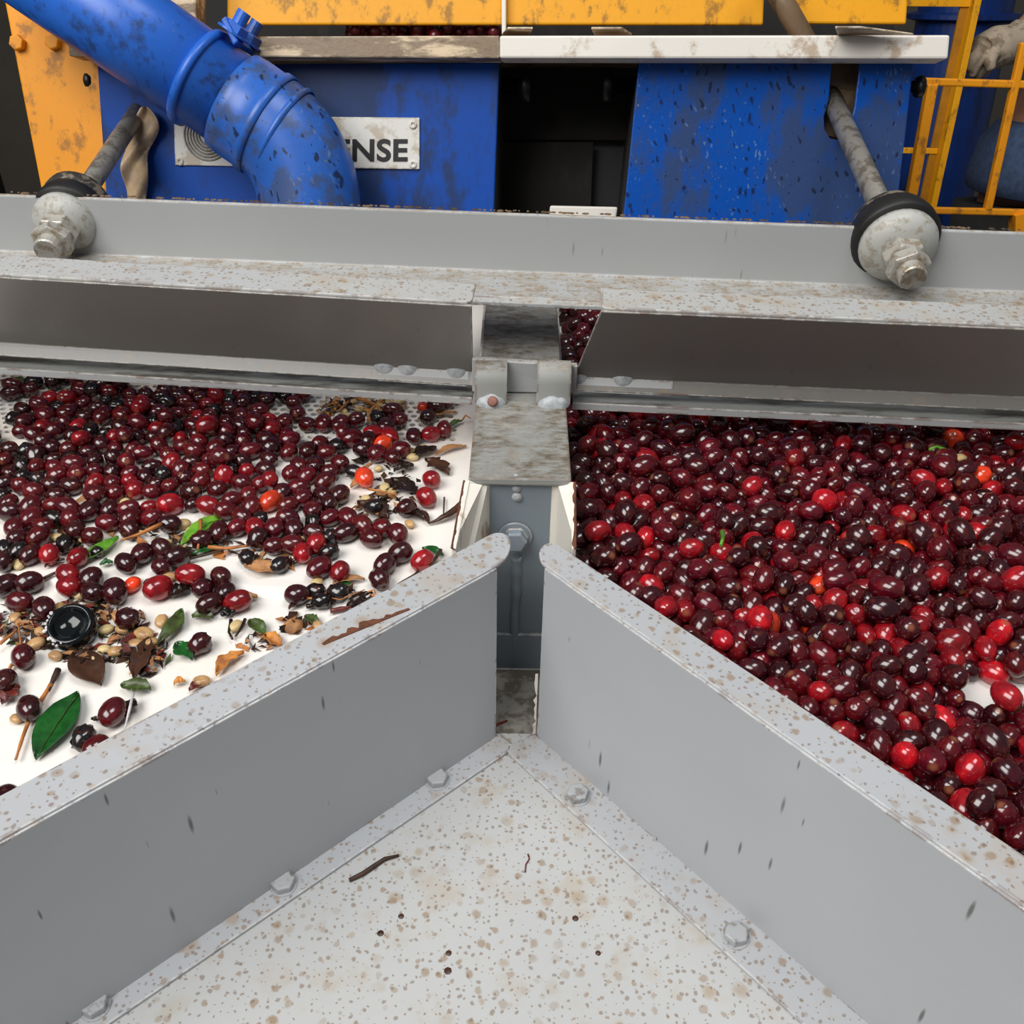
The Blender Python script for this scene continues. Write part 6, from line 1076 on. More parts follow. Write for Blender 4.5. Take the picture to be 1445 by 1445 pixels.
_lim = np.array([ymin(x)-.002 for x in _fp[:, 0]]); _fp[:, 1] = np.maximum(_fp[:, 1], _lim); _fp[:, 0] = np.minimum(_fp[:, 0], -.041)
_fp[:, 2] = _fr*.97
_sd = np.arange(len(_p)) >= LEFT_CHERRIES-0
_sd = _side == 1
_near = np.array([np.hypot(*(_fp[:, :2]-l[:2]).T).min() for l in _loc])
_keep = _sd | ((_uv[:, 1] < 752) & (_uv[:, 0] < 428) & ((_near > .0122) | (_loc[:, 2] > .0145) & (_near > .008)))
_idx = np.where(_keep)[0]
NF = len(FRONT)
_fq = []
for i in range(NF):
    a_, e_ = _rng.uniform(0, 3.14), _rng.normal(0, .25); d_ = Vector((math.cos(e_)*math.cos(a_), math.cos(e_)*math.sin(a_), math.sin(e_)))
    _fq.append(Vector((0, 0, 1)).rotation_difference(d_) @ Quaternion((0, 0, 1), float(_rng.uniform(0, 6.28))))
_ax[_side == 1] *= np.array([1.03, 1.03, 1.09])
_loc = np.vstack([_fp, _loc[_idx]]); _quat = _fq+[_quat[i] for i in _idx]
_ax = np.vstack([np.stack([_fr*.96, _fr, _fr*_rng.uniform(1.10, 1.34, NF)], 1), _ax[_idx]])
_code = np.concatenate([[c for u, v, c in FRONT], _code[_idx]]); _side = np.concatenate([np.zeros(NF, int), _side[_idx]]); _big = np.concatenate([np.full(NF, 999.), _big[_idx]])
PAL = {0: (46, 9, 15), 1: (72, 10, 19), 2: (122, 14, 24), 3: (22, 17, 19), 4: (190, 56, 28), 5: (150, 16, 28)}
def cherry_mesh(name, seed, wrinkle=0.0, nu=16, nv=11):
    vs, tip = [], []
    def pt(th, ph):
        d = Vector((math.sin(th)*math.cos(ph), math.sin(th)*math.sin(ph), math.cos(th)))
        r = 1+.05*noise.noise(d*1.3+Vector((seed*7.1, 0, 0)))+wrinkle*noise.noise(d*3.6+Vector((seed*3.3, 5, 1)))
        p = d*r; s_ = math.sin(th)
        if d.z > 0 and s_ < .36: p.z -= .055*(1-(s_/.36)**2)
        if d.z < 0 and s_ < .30: p.z += .07*(1-(s_/.30)**2)
        return p, (1.0 if d.z > 0 and s_ < .14 else .5 if d.z > 0 and s_ < .28 else 0.0)
    ths = [0, .13, .27, .42, .72, 1.05, 1.40, 1.75, 2.10, 2.45, 2.78, 3.0, math.pi]
    rows = []
    for th in ths:
        n = 1 if th in (0, math.pi) else nu; row = []
        for j in range(n):
            p, t_ = pt(th, 2*math.pi*j/nu); row.append(len(vs)); vs.append(p); tip.append(t_)
        rows.append(row)
    fs = []
    for a, b in zip(rows, rows[1:]):
        for j in range(nu):
            j2 = (j+1) % nu
            if len(a) == 1: fs.append((a[0], b[j], b[j2]))
            elif len(b) == 1: fs.append((a[j], b[0], a[j2]))
            else: fs.append((a[j], b[j], b[j2], a[j2]))
    me = bpy.data.meshes.new(name); me.from_pydata(vs, [], fs); me.materials.append(M['cherry'])
    me.polygons.foreach_set('use_smooth', [True]*len(fs))
    at = me.attributes.new('tip', 'FLOAT', 'POINT'); at.data.foreach_set('value', tip)
    return me, np.array([tuple(v_) for v_ in vs]), fs, np.array(tip)
CM = [cherry_mesh('coffee_cherry', i) for i in range(4)]+[cherry_mesh('coffee_cherry_wrinkled', 9+i, .22) for i in range(2)]
rng = np.random.default_rng(5)
def ccol(code, side):
    c = np.array(lin(PAL[int(code)])); c = c*rng.uniform(.72, 1.30)
    if code in (0, 1): c = c*np.array([1, rng.uniform(.8, 1.25), rng.uniform(.85, 1.25)])
    if side == 1 and code in (0, 1): c = c*np.array([1.10, .92, 1.05])
    return np.clip(c, 0, 1)
SPECIAL = {(95, 808): 'red cherry at the back of the touching red pair left of the tray ridge', (102, 819): 'red cherry in front, leaning on another red cherry by a dark stick',
           (159, 828): 'large dark maroon cherry right beside the small round orange one', (179, 820): 'small round orange berry tucked behind a large dark cherry', (222, 826): 'red cherry with a pale tan flaw beside a black torn leaf scrap',
           (179, 868): 'dark cherry topping the litter right of the black rubber cap', (30, 920): 'round maroon cherry below the litter left of the black rubber cap', (60, 853): 'dark wet cherry above the black rubber cap in the litter',
           (269, 812): 'bright red cherry at the left end of a loose cluster of five', (333, 843): 'bright red cherry with a pointed tan husk tail behind it', (295, 847): 'dark cherry lowest of the loose cluster on the ridge',
           (418, 834): 'single dark purple cherry lying apart on bare white tray', (451, 802): 'plump maroon cherry touching a brighter red one above the seed husks', (480, 807): 'bright red plump cherry touching a maroon one above the seed husks',
           (543, 797): 'dark cherry behind its twin near the left guide', (536, 818): 'dark cherry in front of its twin near the left guide', (565, 781): 'pointed dark cherry beside a short black stem', (596, 791): 'red orange cherry with a green leaf and stem by the guide',
           (609, 677): 'red cherry below the torn brown leaf near the divider', (602, 703): 'large red cherry beside dark husks near the divider', (600, 572): 'small bright red cherry under the panel on the perforated strip',
           (38, 992): 'dark cherry on a long thin twig beside the large green leaf', (157, 998): 'lone oval maroon cherry between green leaf and white fibre', (115, 1033): 'small black cherry at the edge of the large green leaf',
           (134, 1048): 'maroon cherry with a brown stalk touching the left guide', (4, 952): 'dark cherry cut by the picture edge above the red brown husk', (2, 1121): 'dark cherry in the bottom corner of the left tray', (280, 901): 'split dark purple cherry with a burst skin on bare tray',
           (26, 845): 'plump maroon cherry on the ridge far from the others at the tray edge', (38, 818): 'dark oval cherry alone above the ridge by a thin black stick', (561, 754): 'plump wine red cherry at the right end of the front row'}
pxy = [proj(l) for l in _loc]
ORANGE_R = [(1140, 825), (1132, 884), (1385, 668), (1290, 775), (1340, 612), (1096, 880), (990, 590)]
BRIGHT_R = [(1048, 868), (1012, 780), (1092, 876), (1272, 1073), (1192, 703), (870, 720), (1402, 905), (905, 750), (910, 822), (1015, 908), (1352, 1085), (1370, 760), (1110, 760), (1010, 840), (1330, 1005), (1400, 960), (1165, 700), (1060, 770)]
used = {}
for pts_, cd in ((ORANGE_R, 4), (BRIGHT_R, 5)):
    for (u, v) in pts_:
        b = [(math.hypot(x-u, y-v)-400*l[2], i) for i, ((x, y), l) in enumerate(zip(pxy, _loc)) if _side[i] == 1 and math.hypot(x-u, y-v) < 26 and i not in used]
        if b: used[min(b)[1]] = cd
names = {}
for (u, v), lab in SPECIAL.items():
    names[[f[:2] for f in FRONT].index((u, v))] = lab

NTH = 'none first second third fourth fifth sixth seventh eighth ninth tenth eleventh twelfth thirteenth fourteenth fifteenth sixteenth seventeenth eighteenth nineteenth twentieth'.split()
TENS = 'x x twenty thirty forty fifty sixty seventy eighty ninety'.split()
def ordinal(n): return NTH[n] if n <= 20 else (TENS[n//10]+'-'+NTH[n % 10] if n % 10 else {30: 'thirtieth', 40: 'fortieth', 50: 'fiftieth', 60: 'sixtieth'}.get(n, TENS[n//10]+'-'))
WORD = {0: 'dark maroon', 1: 'wine red', 2: 'bright red', 3: 'shrivelled black', 4: 'orange red', 5: 'vivid crimson'}
codes = np.array([used.get(i, int(_code[i])) for i in range(len(_loc))])
for i in range(len(_loc)):
    if _side[i] == 1 and i not in used:
        if codes[i] in (4, 5): codes[i] = 2
        if codes[i] == 2 and rng.random() < .45: codes[i] = 1
    if _side[i] == 0 and i not in names and _loc[i][1] > .57:
        if i < NF: continue
        if codes[i] == 4: codes[i] = 2 if rng.random() < .5 else 1
        if codes[i] == 2 and rng.random() < .25: codes[i] = 1
# single objects: everything with a label of its own, then the 300 that show largest; shrivelled black ones are a kind of their own
dry = [i for i in range(len(_loc)) if codes[i] == 3 and _side[i] == 0]
order = sorted((i for i in range(len(_loc)) if i not in dry), key=lambda i: (-(i in names), -(i in used), -_big[i]))
single = set(order[:300]) | set(dry)
# rows: on the right counted from the guide, on the left from the ridge
RN = Vector((1.113, 1)).normalized(); RT = Vector((1, -1.113)).normalized()
rowmap = {}
for i in single:
    if i in names: continue
    x, y = _loc[i][0], _loc[i][1]
    if _side[i]: r_ = int(max(0, (Vector((x-.041, y-.511)).dot(RN)))/.016)+1; along = Vector((x, y)).dot(RT)
    else: r_ = int(max(0, (y-ya(x))/.018))+1 if y > ya(x) else 0; along = -x
    rowmap.setdefault((int(_side[i]), i in dry, r_), []).append((along, i))
for (sd, dr, r_), l_ in rowmap.items():
    for n_, (_, i) in enumerate(sorted(l_)):
        c_ = WORD[codes[i]]; o_ = ordinal(n_+1)
        if sd: names[i] = f'{c_} cherry in the right heap, row {ordinal(r_)} from the guide, {o_} from the divider'.replace('row '+ordinal(r_), ordinal(r_)+' row')
        elif r_ == 0: names[i] = f'{c_} cherry below the ridge on the left tray, {o_} counted from the divider'
        else: names[i] = f'{c_} cherry on the left tray, {ordinal(r_)} row above the ridge, {o_} from the divider'
proto = {}; mass = {0: [], 1: []}
for i in range(len(_loc)):
    sd = int(_side[i]); code = int(codes[i]); loc = _loc[i].copy()
    if sd == 0:
        if loc[1] < yb(loc[0]): loc[2] -= STEP+.0012
        elif loc[1] < ya(loc[0]): loc[2] -= STEP
    shape = int(rng.integers(4)) if code != 3 else 4+int(rng.integers(2))
    if code == 0 and rng.random() < .2 and sd == 0: shape = 4
    c = ccol(code, sd)
    if i in single:
        nm = 'dried_cherry' if i in dry else 'coffee_cherry'
        if nm not in proto: proto[nm] = bpy.data.objects.new(nm, CM[shape][0]); o = proto[nm]
        else: o = proto[nm].copy(); o.data = CM[shape][0]
        COL.objects.link(o); o.rotation_mode = 'QUATERNION'
        o.location = loc; o.rotation_quaternion = _quat[i]; o.scale = _ax[i]; o.color = (*c, 1)
        tag(o, names[i], 'cherry', 'cherries heaped on the right tray' if sd else 'shrivelled black cherries on the left tray' if i in dry else 'cherries scattered on the left tray')
    else: mass[sd].append((i, loc, c, shape))
# the heap goes on under the beam, seen through the gap beside the divider
gx, gy = .0185, .0152
for jj in range(12):
    for ii in range(6):
        for lv in range(2):
            if lv and rng.random() < .25: continue
            l_ = np.array([.054+ii*.0155+(jj % 2)*.0075+rng.normal(0, .0015), .868+jj*.0135+rng.normal(0, .0015), .0078+lv*.0125])
            k_ = len(_quat); _quat.append(Quaternion((rng.normal(), rng.normal(), rng.normal(), rng.normal())).normalized())
            _ax = np.vstack([_ax, [.0072, .0074, .0084]]); mass[1].append((k_, l_, ccol(int(rng.integers(2)), 1), int(rng.integers(4))))
for sd, nm, lab in ((0, 'cherry_mass', 'remaining small far cherries under the long panel on the left tray'), (1, 'cherry_mass', 'remaining far cherries packed in the heap on the right tray')):
    VV, FF, CC, TT, n = [], [], [], [], 0
    for i, loc, c, shape in mass[sd]:
        me, vs, fs, tip = CM[shape]; R3 = np.array(_quat[i].to_matrix())
        VV.append((vs*_ax[i])@R3.T+loc); FF += [[q_+n for q_ in f] for f in fs]; n += len(vs)
        CC.append(np.tile([*c, 1], (len(vs), 1))); TT.append(tip)
    me = bpy.data.meshes.new(nm); me.from_pydata(np.concatenate(VV).tolist(), [], FF); me.materials.append(M['cherry_mass'])
    me.polygons.foreach_set('use_smooth', [True]*len(FF))
    me.attributes.new('Col', 'FLOAT_COLOR', 'POINT').data.foreach_set('color', np.concatenate(CC).ravel().astype('f'))
    me.attributes.new('tip', 'FLOAT', 'POINT').data.foreach_set('value', np.concatenate(TT).astype('f'))
    o = bpy.data.objects.new(nm, me); COL.objects.link(o); tag(o, lab, 'cherries', kind='stuff')

# ------------------------------------------------------------------ litter on the left tray
def lm(name, c1, c2, rough=.4, **kw): return plain(name, c1, rough, 0, .8, 70, col2=c2, bump=.3, **kw)
LM = {'green': lm('dark_green_leaf', (30, 92, 34), (18, 62, 26), .28), 'lime': lm('fresh_green_leaf', (118, 172, 50), (62, 120, 34), .35), 'olive': lm('olive_leaf', (70, 92, 40), (52, 46, 26), .4),
      'brown': lm('brown_leaf', (74, 44, 28), (48, 28, 20), .4), 'tan': lm('dry_tan_leaf', (184, 132, 84), (120, 78, 46), .6), 'black': lm('wet_black_husk', (30, 22, 20), (48, 30, 22), .22), 'red': lm('red_brown_husk', (112, 42, 30), (70, 26, 24), .4),
      'orange': lm('orange_husk', (210, 140, 62), (150, 88, 40), .5), 'bean': lm('pale_bean', (214, 190, 138), (180, 150, 100), .35), 'beantan': lm('tan_bean', (198, 158, 108), (150, 112, 76), .3), 'stem': lm('orange_stem', (196, 124, 62), (140, 84, 44), .5),
      'twig': lm('dark_twig', (70, 46, 34), (40, 28, 24), .6), 'fibre': lm('white_fibre', (226, 222, 220), (190, 186, 190), .4)}
for k_, v_ in LM.items(): M['l_'+k_] = v_
def zt(p): return (0 if p.y > ya(p.x) else -STEP if p.y > yb(p.x) else -STEP-.0012)
def gp(u, v, z=0.0):
    p = at_z(u, v, z); q_ = at_z(u, v, z+zt(p)); return q_
def leaf(name, a, b, wpx, mat, label, cat='leaf', lift=.001, camber=.003, curl=.004, bend=0.0, vein=False, group=None, jag=0.0, skew=1.0):
    A, B = gp(*a, lift), gp(*b, lift); d = B-A; L_ = d.length; d.normalize(); s_ = Vector((-d.y, d.x, 0))
    wd = at_z(a[0]/2+b[0]/2, a[1]/2+b[1]/2, 0); wm = wpx*((wd-Vector(_C)).length)/F/2
    n = 13; rows = []
    for i in range(n):
        f = i/(n-1); w = wm*max(.02, math.sin(math.pi*f**skew)**.85); c = A.lerp(B, f)+s_*(bend*L_*math.sin(math.pi*f))
        w1 = w*(1+jag*random.uniform(-1, .6)); w2 = w*(1+jag*random.uniform(-1, .6))
        zz = .0006+curl*(4*f*(1-f))*.5+curl*random.uniform(0, .25)
        rows.append([c-s_*w1+Z*(zz+camber), c-s_*w1*.5+Z*(zz+camber*.3), c+Z*zz, c+s_*w2*.5+Z*(zz+camber*.3), c+s_*w2+Z*(zz+camber)])
    mb = MB(); mb.grid(rows, smooth=True); o = mb.build(name, mat, None, solid=.0004, off=1)
    if vein:
        mb = MB(); mb.tube([r_[2]+Z*.0006 for r_ in rows], [.0005*(1-.7*i/n) for i in range(n)], 6); v_ = mb.build('midrib', 'l_olive' if mat == 'l_green' else 'l_lime', o)
    tag(o, label, cat, group); return o
LV = [
 ((112, 982), (52, 1074), 48, 'l_green', 'large glossy dark green leaf lying alone on the bare white tray', 1, .0, 0),
 ((168, 762), (106, 799), 19, 'l_lime', 'curled bright green leaf strip above the touching red cherries', 0, .10, 0),
 ((322, 730), (257, 773), 24, 'l_lime', 'bright green pointed leaf with a brown twig lying across it', 1, -.06, 0),
 ((106, 924), (144, 970), 42, 'l_brown', 'dark brown oval leaf below the black rubber cap', 0, 0, 0),
 ((258, 864), (224, 912), 22, 'l_olive', 'twisted olive green leaf standing in the litter right of the beans', 0, .1, .1),
 ((272, 873), (302, 875), 18, 'l_olive', 'small oval green leaf lying alone below the ridge', 0, 0, 0),
 ((346, 803), (392, 811), 27, 'l_tan', 'dry tan crumpled leaf between two flat black cherries', 0, 0, .25),
 ((2, 541), (52, 550), 20, 'l_olive', 'dark olive leaf at the far corner of the perforated strip', 0, 0, .1),
 ((478, 842), (492, 820), 15, 'l_green', 'small shiny green leaf standing among the seed husks by the guide', 0, 0, 0),
 ((596, 776), (626, 786), 15, 'l_green', 'green leaf behind the red orange cherry near the guide', 0, 0, .1),
 ((632, 606), (652, 596), 10, 'l_olive', 'small green leaf tip behind a cherry near the divider', 0, 0, 0),
 ((600, 652), (634, 672), 30, 'l_brown', 'torn brown oak shaped leaf near the divider', 0, 0, .5),
 ((614, 645), (658, 632), 11, 'l_tan', 'narrow brown curled leaf pointing at the divider', 0, .08, .2),
 ((607, 741), (653, 708), 12, 'l_brown', 'dark brown sickle shaped leaf touching the divider edge', 0, -.16, .1),
 ((582, 648), (616, 636), 22, 'l_black', 'black torn leaf right of the pale bean pair', 0, 0, .45),
 ((352, 880), (376, 900), 20, 'l_olive', 'olive brown rounded leaf near the pale seed on its stem', 0, 0, 0),
 ((408, 862), (438, 842), 14, 'l_brown', 'dark brown pointed husk near the guide edge', 0, 0, .1),
 ((430, 872), (452, 886), 16, 'l_olive', 'dark olive scrap beside the tan bean at the guide', 0, 0, .2),
 ((590, 593), (643, 584), 10, 'l_tan', 'narrow brown leaf right of the dark cherry on the perforated strip', 0, 0, .2),
 ((470, 826), (515, 820), 12, 'l_tan', 'tan pod shell lying behind the small shiny green leaf', 0, .05, 0),
 ((490, 860), (526, 842), 20, 'l_black', 'flat black husk half under the left guide', 0, 0, 0),
 ((580, 724), (606, 742), 12, 'l_brown', 'curled brown leaf tail right of the dark husk', 0, .12, 0),
 ((242, 846), (272, 832), 26, 'l_black', 'black torn leaf scrap beside the flawed red cherry', 0, 0, .5),
 ((250, 912), (272, 934), 24, 'l_green', 'dark green torn leaf scrap below the twisted leaf', 0, 0, .4),
 ((212, 905), (190, 962), 26, 'l_brown', 'long dark brown leaf piece pointing down the tray', 0, 0, .2),
 ((172, 972), (214, 976), 24, 'l_olive', 'dark green folded leaf scrap above the white fibre', 0, 0, .3),
 ((4, 996), (28, 972), 26, 'l_red', 'crumpled red brown husk left of the cherry on its twig', 0, 0, .6),
 ((172, 1022), (192, 992), 20, 'l_black', 'dark purple husk under the white fibre', 0, 0, .45),
 ((130, 1018), (154, 1022), 9, 'l_black', 'small black torn scrap below the lone oval cherry', 0, 0, .4),
 ((306, 956), (345, 924), 20, 'l_orange', 'orange brown curled husk at the edge of the left guide', 0, .1, .4),
 ((374, 900), (398, 916), 20, 'l_orange', 'orange leaf scrap resting against the left guide', 0, 0, .3),
 ((268, 978), (284, 968), 14, 'l_red', 'red brown husk under the tan bean near the guide', 0, 0, .5),
 ((246, 968), (262, 964), 12, 'l_orange', 'small orange husk left of the tan bean near the guide', 0, 0, .3),
 ((495, 690), (524, 682), 18, 'l_tan', 'ragged tan husk in front of the orange cherry', 0, 0, .5),
 ((552, 680), (590, 702), 26, 'l_black', 'broad wet black leaf among husks near the divider', 0, 0, .4),
 ((556, 668), (584, 660), 22, 'l_black', 'black crumpled leaf left of the torn oak shaped leaf', 0, 0, .5),
 ((505, 712), (548, 735), 28, 'l_brown', 'brown wet leaf around a pale seed near the divider', 0, 0, .35),
 ((560, 722), (598, 736), 20, 'l_black', 'wet black husk left of the brown leaf tail', 0, 0, .4),
 ((212, 748), (252, 742), 24, 'l_black', 'black wet leaf under the orange stem', 0, 0, .3),
 ((272, 785), (312, 775), 14, 'l_green', 'dark green leaf edge below the bright green pointed leaf', 0, 0, .3),
 ((104, 716), (134, 706), 12, 'l_tan', 'brown curled husk behind the dark cherries at the tray edge', 0, .1, .3),
 ((64, 803), (92, 792), 9, 'l_brown', 'dark brown stalk piece below the crushed red cherry', 0, 0, .2),
 ((142, 800), (160, 796), 12, 'l_green', 'dark green scrap under the curled bright green strip', 0, 0, .4)]
for a, b, w, mt, lab, vn, bd, jg in LV: leaf('leaf', a, b, w, mt, lab, bend=bd, jag=jg, vein=bool(vn), camber=.003 if w > 16 else .0015)
leaf('husk', (330, 850), (364, 846), 12, 'l_tan', 'pointed tan husk tail behind the bright red cherry on the ridge', 'husk')

def bean(c, rpx, mat, label, group, lift=.003):
    p = gp(*c, lift); s_ = rpx*(p-Vector(_C)).length/F; yaw = random.uniform(0, 3.1); vs = []; nu, nv = 14, 8
    rows = []
    for i in range(nv+1):
        th = math.pi*i/nv; row = []
        for j in range(nu+1):
            ph = 2*math.pi*j/nu; x = math.cos(th)*1.0; r_ = math.sin(th); y = r_*math.cos(ph)*.74; z_ = r_*math.sin(ph)*.58
            if z_ > 0: z_ -= .20*math.exp(-(y/.14)**2)*r_
            row.append(p+Vector((math.cos(yaw)*x-math.sin(yaw)*y, math.sin(yaw)*x+math.cos(yaw)*y, z_))*s_)
        rows.append(row)
    mb = MB(); mb.grid(rows, smooth=True); tag(mb.build('coffee_bean', mat), label, 'bean', group)
BG = {'a': ('pale coffee bean in litter round the black cap', 'beans around the black rubber cap'), 'b': ('cream bean between dark cherries on the left tray', 'cream beans between the cherries'),
      'c': ('cream seed in the husks near the divider', 'seeds in the husks near the divider'), 'd': ('pale bean in dry litter under the left panel', 'beans in the litter on the perforated strip')}
BN = [('a', 22, 871, 9), ('a', 33, 860, 9), ('a', 83, 857, 9), ('a', 56, 891, 9), ('a', 51, 908, 12), ('a', 150, 888, 10), ('a', 172, 888, 10), ('a', 203, 894, 14), ('a', 192, 909, 12), ('a', 164, 919, 11), ('a', 136, 929, 11), ('a', 147, 916, 9), ('a', 214, 906, 9), ('a', 78, 925, 10),
      ('b', 80, 758, 8), ('b', 201, 717, 7), ('b', 176, 708, 8), ('b', 270, 748, 8), ('b', 427, 760, 6), ('b', 115, 760, 7), ('b', 236, 766, 8), ('b', 97, 741, 5), ('b', 272, 700, 6),
      ('c', 580, 637, 8), ('c', 597, 632, 8), ('c', 582, 645, 9), ('c', 543, 688, 10), ('c', 553, 694, 9), ('c', 516, 705, 10), ('c', 534, 661, 7), ('c', 557, 625, 8),
      ('d', 507, 577, 7), ('d', 547, 574, 7), ('d', 557, 570, 7), ('d', 566, 566, 7), ('d', 500, 566, 6), ('d', 520, 566, 6), ('d', 486, 580, 6), ('d', 538, 562, 6)]
cnt_ = {}
for k_, u, v, r_ in sorted(BN, key=lambda b_: b_[1]):
    cnt_[k_] = cnt_.get(k_, 0)+1
    bean((u, v), r_, 'l_beantan' if k_ == 'a' and random.random() < .7 else 'l_bean', f'{BG[k_][0]}, {ordinal(cnt_[k_])} from its outer end', BG[k_][1])
for u, v, r_, mt, lab in ((27, 796, 10, 'l_bean', 'cream bean beneath the dark cherry at the far left tray edge'), (115, 836, 12, 'l_bean', 'broken cream bean just under the touching red cherries'), (228, 876, 12, 'l_beantan', 'tan bean left of the twisted olive green leaf'), (238, 814, 11, 'l_beantan', 'tan round bean behind the flawed red cherry'),
                         (257, 740, 12, 'l_bean', 'curved cream bean standing left of the bright green pointed leaf'), (333, 883, 11, 'l_bean', 'round pale seed held between two thin black stems'), (578, 739, 9, 'l_beantan', 'small tan seed alone on white tray near the divider'), (447, 823, 11, 'l_bean', 'half bean lying open on a dark husk under the maroon cherry'),
                         (448, 882, 9, 'l_beantan', 'pale tan bean touching the left guide near the dry litter'), (23, 1014, 9, 'l_beantan', 'striped grey tan bean alone left of the long twig'), (284, 961, 12, 'l_beantan', 'round tan bean alone near the left guide'), (415, 884, 14, 'l_tan', 'papery tan seed skin in the litter at the left guide'), (104, 784, 0.1+7, 'l_bean', 'cream bean peeping out beside the crushed red cherry')):
    bean((u, v), r_, mt, lab, None)

def twig(path, wpx, mat, label, cat='twig', z=.003, taper=.5, parent=None, name='twig'):
    pts = [gp(u, v, z+.001*random.random()) for u, v in path]
    sc = (pts[0]-Vector(_C)).length/F; n = len(path)
    fine = []
    for a, b in zip(pts, pts[1:]): fine += [a.lerp(b, f) for f in (0, .33, .66)]
    fine.append(pts[-1]); m_ = len(fine)
    mb = MB(); mb.tube(fine, [wpx*sc/2*(1-(1-taper)*i/m_)*random.uniform(.85, 1.2) for i in range(m_)], 7)
    o = mb.build(name, mat); tag(o, label, cat); return o
twig([(82, 945), (68, 975)], 8, 'l_twig', 'thick dark end of twig beside the long thin twig')
twig([(72, 966), (58, 988), (44, 1008), (32, 1040), (22, 1072)], 6, 'l_stem', 'long thin brown twig left of the large green leaf')
twig([(228, 739), (194, 755), (172, 762)], 6, 'l_stem', 'orange stem lying across dark cherries on the left tray', z=.012)
twig([(56, 819), (82, 806)], 5, 'l_twig', 'thin black stick left of the touching red cherries')
twig([(0, 908), (24, 889)], 5, 'l_stem', 'orange stem in the litter at the far left of the tray', z=.008)
twig([(283, 734), (283, 752), (279, 775)], 5, 'l_stem', 'brown twig lying across the bright green pointed leaf', z=.008)
twig([(258, 791), (300, 780), (328, 772), (360, 768)], 4, 'l_twig', 'dark thin twig under the row of cherries below the green leaf', z=.004)
twig([(294, 772), (318, 774), (352, 770)], 6, 'l_stem', 'knobbly brown stem next to the flat black cherries', z=.005)
twig([(622, 776), (612, 792), (606, 801)], 5, 'l_twig', 'black stem leaning on the red orange cherry', z=.006)
twig([(627, 702), (626, 727)], 3, 'l_twig', 'thin upright twig above the sickle shaped leaf')
twig([(562, 826), (585, 812), (590, 806)], 6, 'l_twig', 'dark jagged twig along the edge of the left guide')
twig([(432, 844), (460, 845), (470, 838), (462, 832), (458, 842), (480, 846), (515, 832)], 3, 'l_stem', 'curly brown tendril around the seed husks by the guide', 'tendril', z=.006)
twig([(518, 836), (528, 832), (530, 838), (520, 840), (540, 842)], 2.5, 'l_stem', 'small curled tendril loop touching the left guide', 'tendril', z=.005)
twig([(432, 856), (446, 854), (470, 852)], 7, 'l_black', 'black stalk lying below the seed husks by the guide')
twig([(466, 862), (490, 858), (500, 852)], 8, 'l_red', 'red brown splinter against the left guide')
twig([(414, 794), (440, 785), (452, 783)], 6, 'l_black', 'black twig under the dark cherries right of the tan leaf')
twig([(188, 978), (183, 1000), (176, 1028)], 4, 'l_fibre', 'white split fibre lying over a dark purple husk', 'fibre', z=.008)
twig([(326, 875), (323, 892), (328, 902)], 5, 'l_black', 'thin black stem left of the round pale seed')
twig([(346, 874), (338, 890), (332, 898)], 5, 'l_black', 'thin black stem right of the round pale seed')
twig([(492, 566), (478, 580)], 4, 'l_stem', 'tan stem in the litter under the panel edge', z=.006)
twig([(503, 561), (532, 572), (540, 586)], 5, 'l_stem', 'curved brown stem among beans on the perforated strip', z=.006)
twig([(520, 594), (524, 578), (530, 572)], 6, 'l_tan', 'short tan stalk standing beside a black cherry on the perforated strip', z=.006)
twig([(576, 772), (580, 784)], 5, 'l_twig', 'short black stem right of the pointed dark cherry')
twig([(178, 745), (206, 752)], 6, 'l_bean', 'pale split stalk below the orange stem', z=.006)
twig([(520, 690), (560, 698)], 4, 'l_stem', 'red brown stem below the orange cherry near the divider', z=.008)
twig([(26, 880), (29, 905), (28, 918)], 3, 'l_stem', 'upright pale stalk of the round maroon cherry', z=.010)
twig([(24, 922), (18, 936), (12, 945)], 6, 'l_orange', 'orange curled stalk below the round maroon cherry')
twig([(653, 592), (657, 586), (664, 590)], 2.5, 'l_stem', 'tiny brown tendril curling at the divider edge', 'tendril', z=.006)
for path_, lab_ in (([(1017, 770), (1020, 760), (1019, 750)], 'short green stalk on a bright red cherry in the right heap'), ([(1312, 634), (1322, 630), (1336, 636)], 'yellow green stalk among cherries at the far right of the heap')):
    pts = [at_z(u, v, .036) for u, v in path_]; mb = MB(); mb.tube(pts, [.0012, .0014, .0017], 7); tag(mb.build('stalk', 'l_lime'), lab_, 'stalk')
bean((1355, 646), 9, 'l_bean', 'pale bean lying on cherries at the far right of the heap', None, .034)
# dried berry clump
p = gp(322, 863, .004); mb = MB()
for i in range(11):
    mb.lathe(p+Vector((random.uniform(-.004, .004), random.uniform(-.003, .003), random.uniform(-.001, .004)))-Z*.0015, Z, [(0, 0), (.0015, .0006), (.0019, .0018), (.0013, .003), (0, .0034)], 8)
tag(mb.build('dried_berry', 'black'), 'small knobbly black dried berry under the bright red cherry', 'berry')
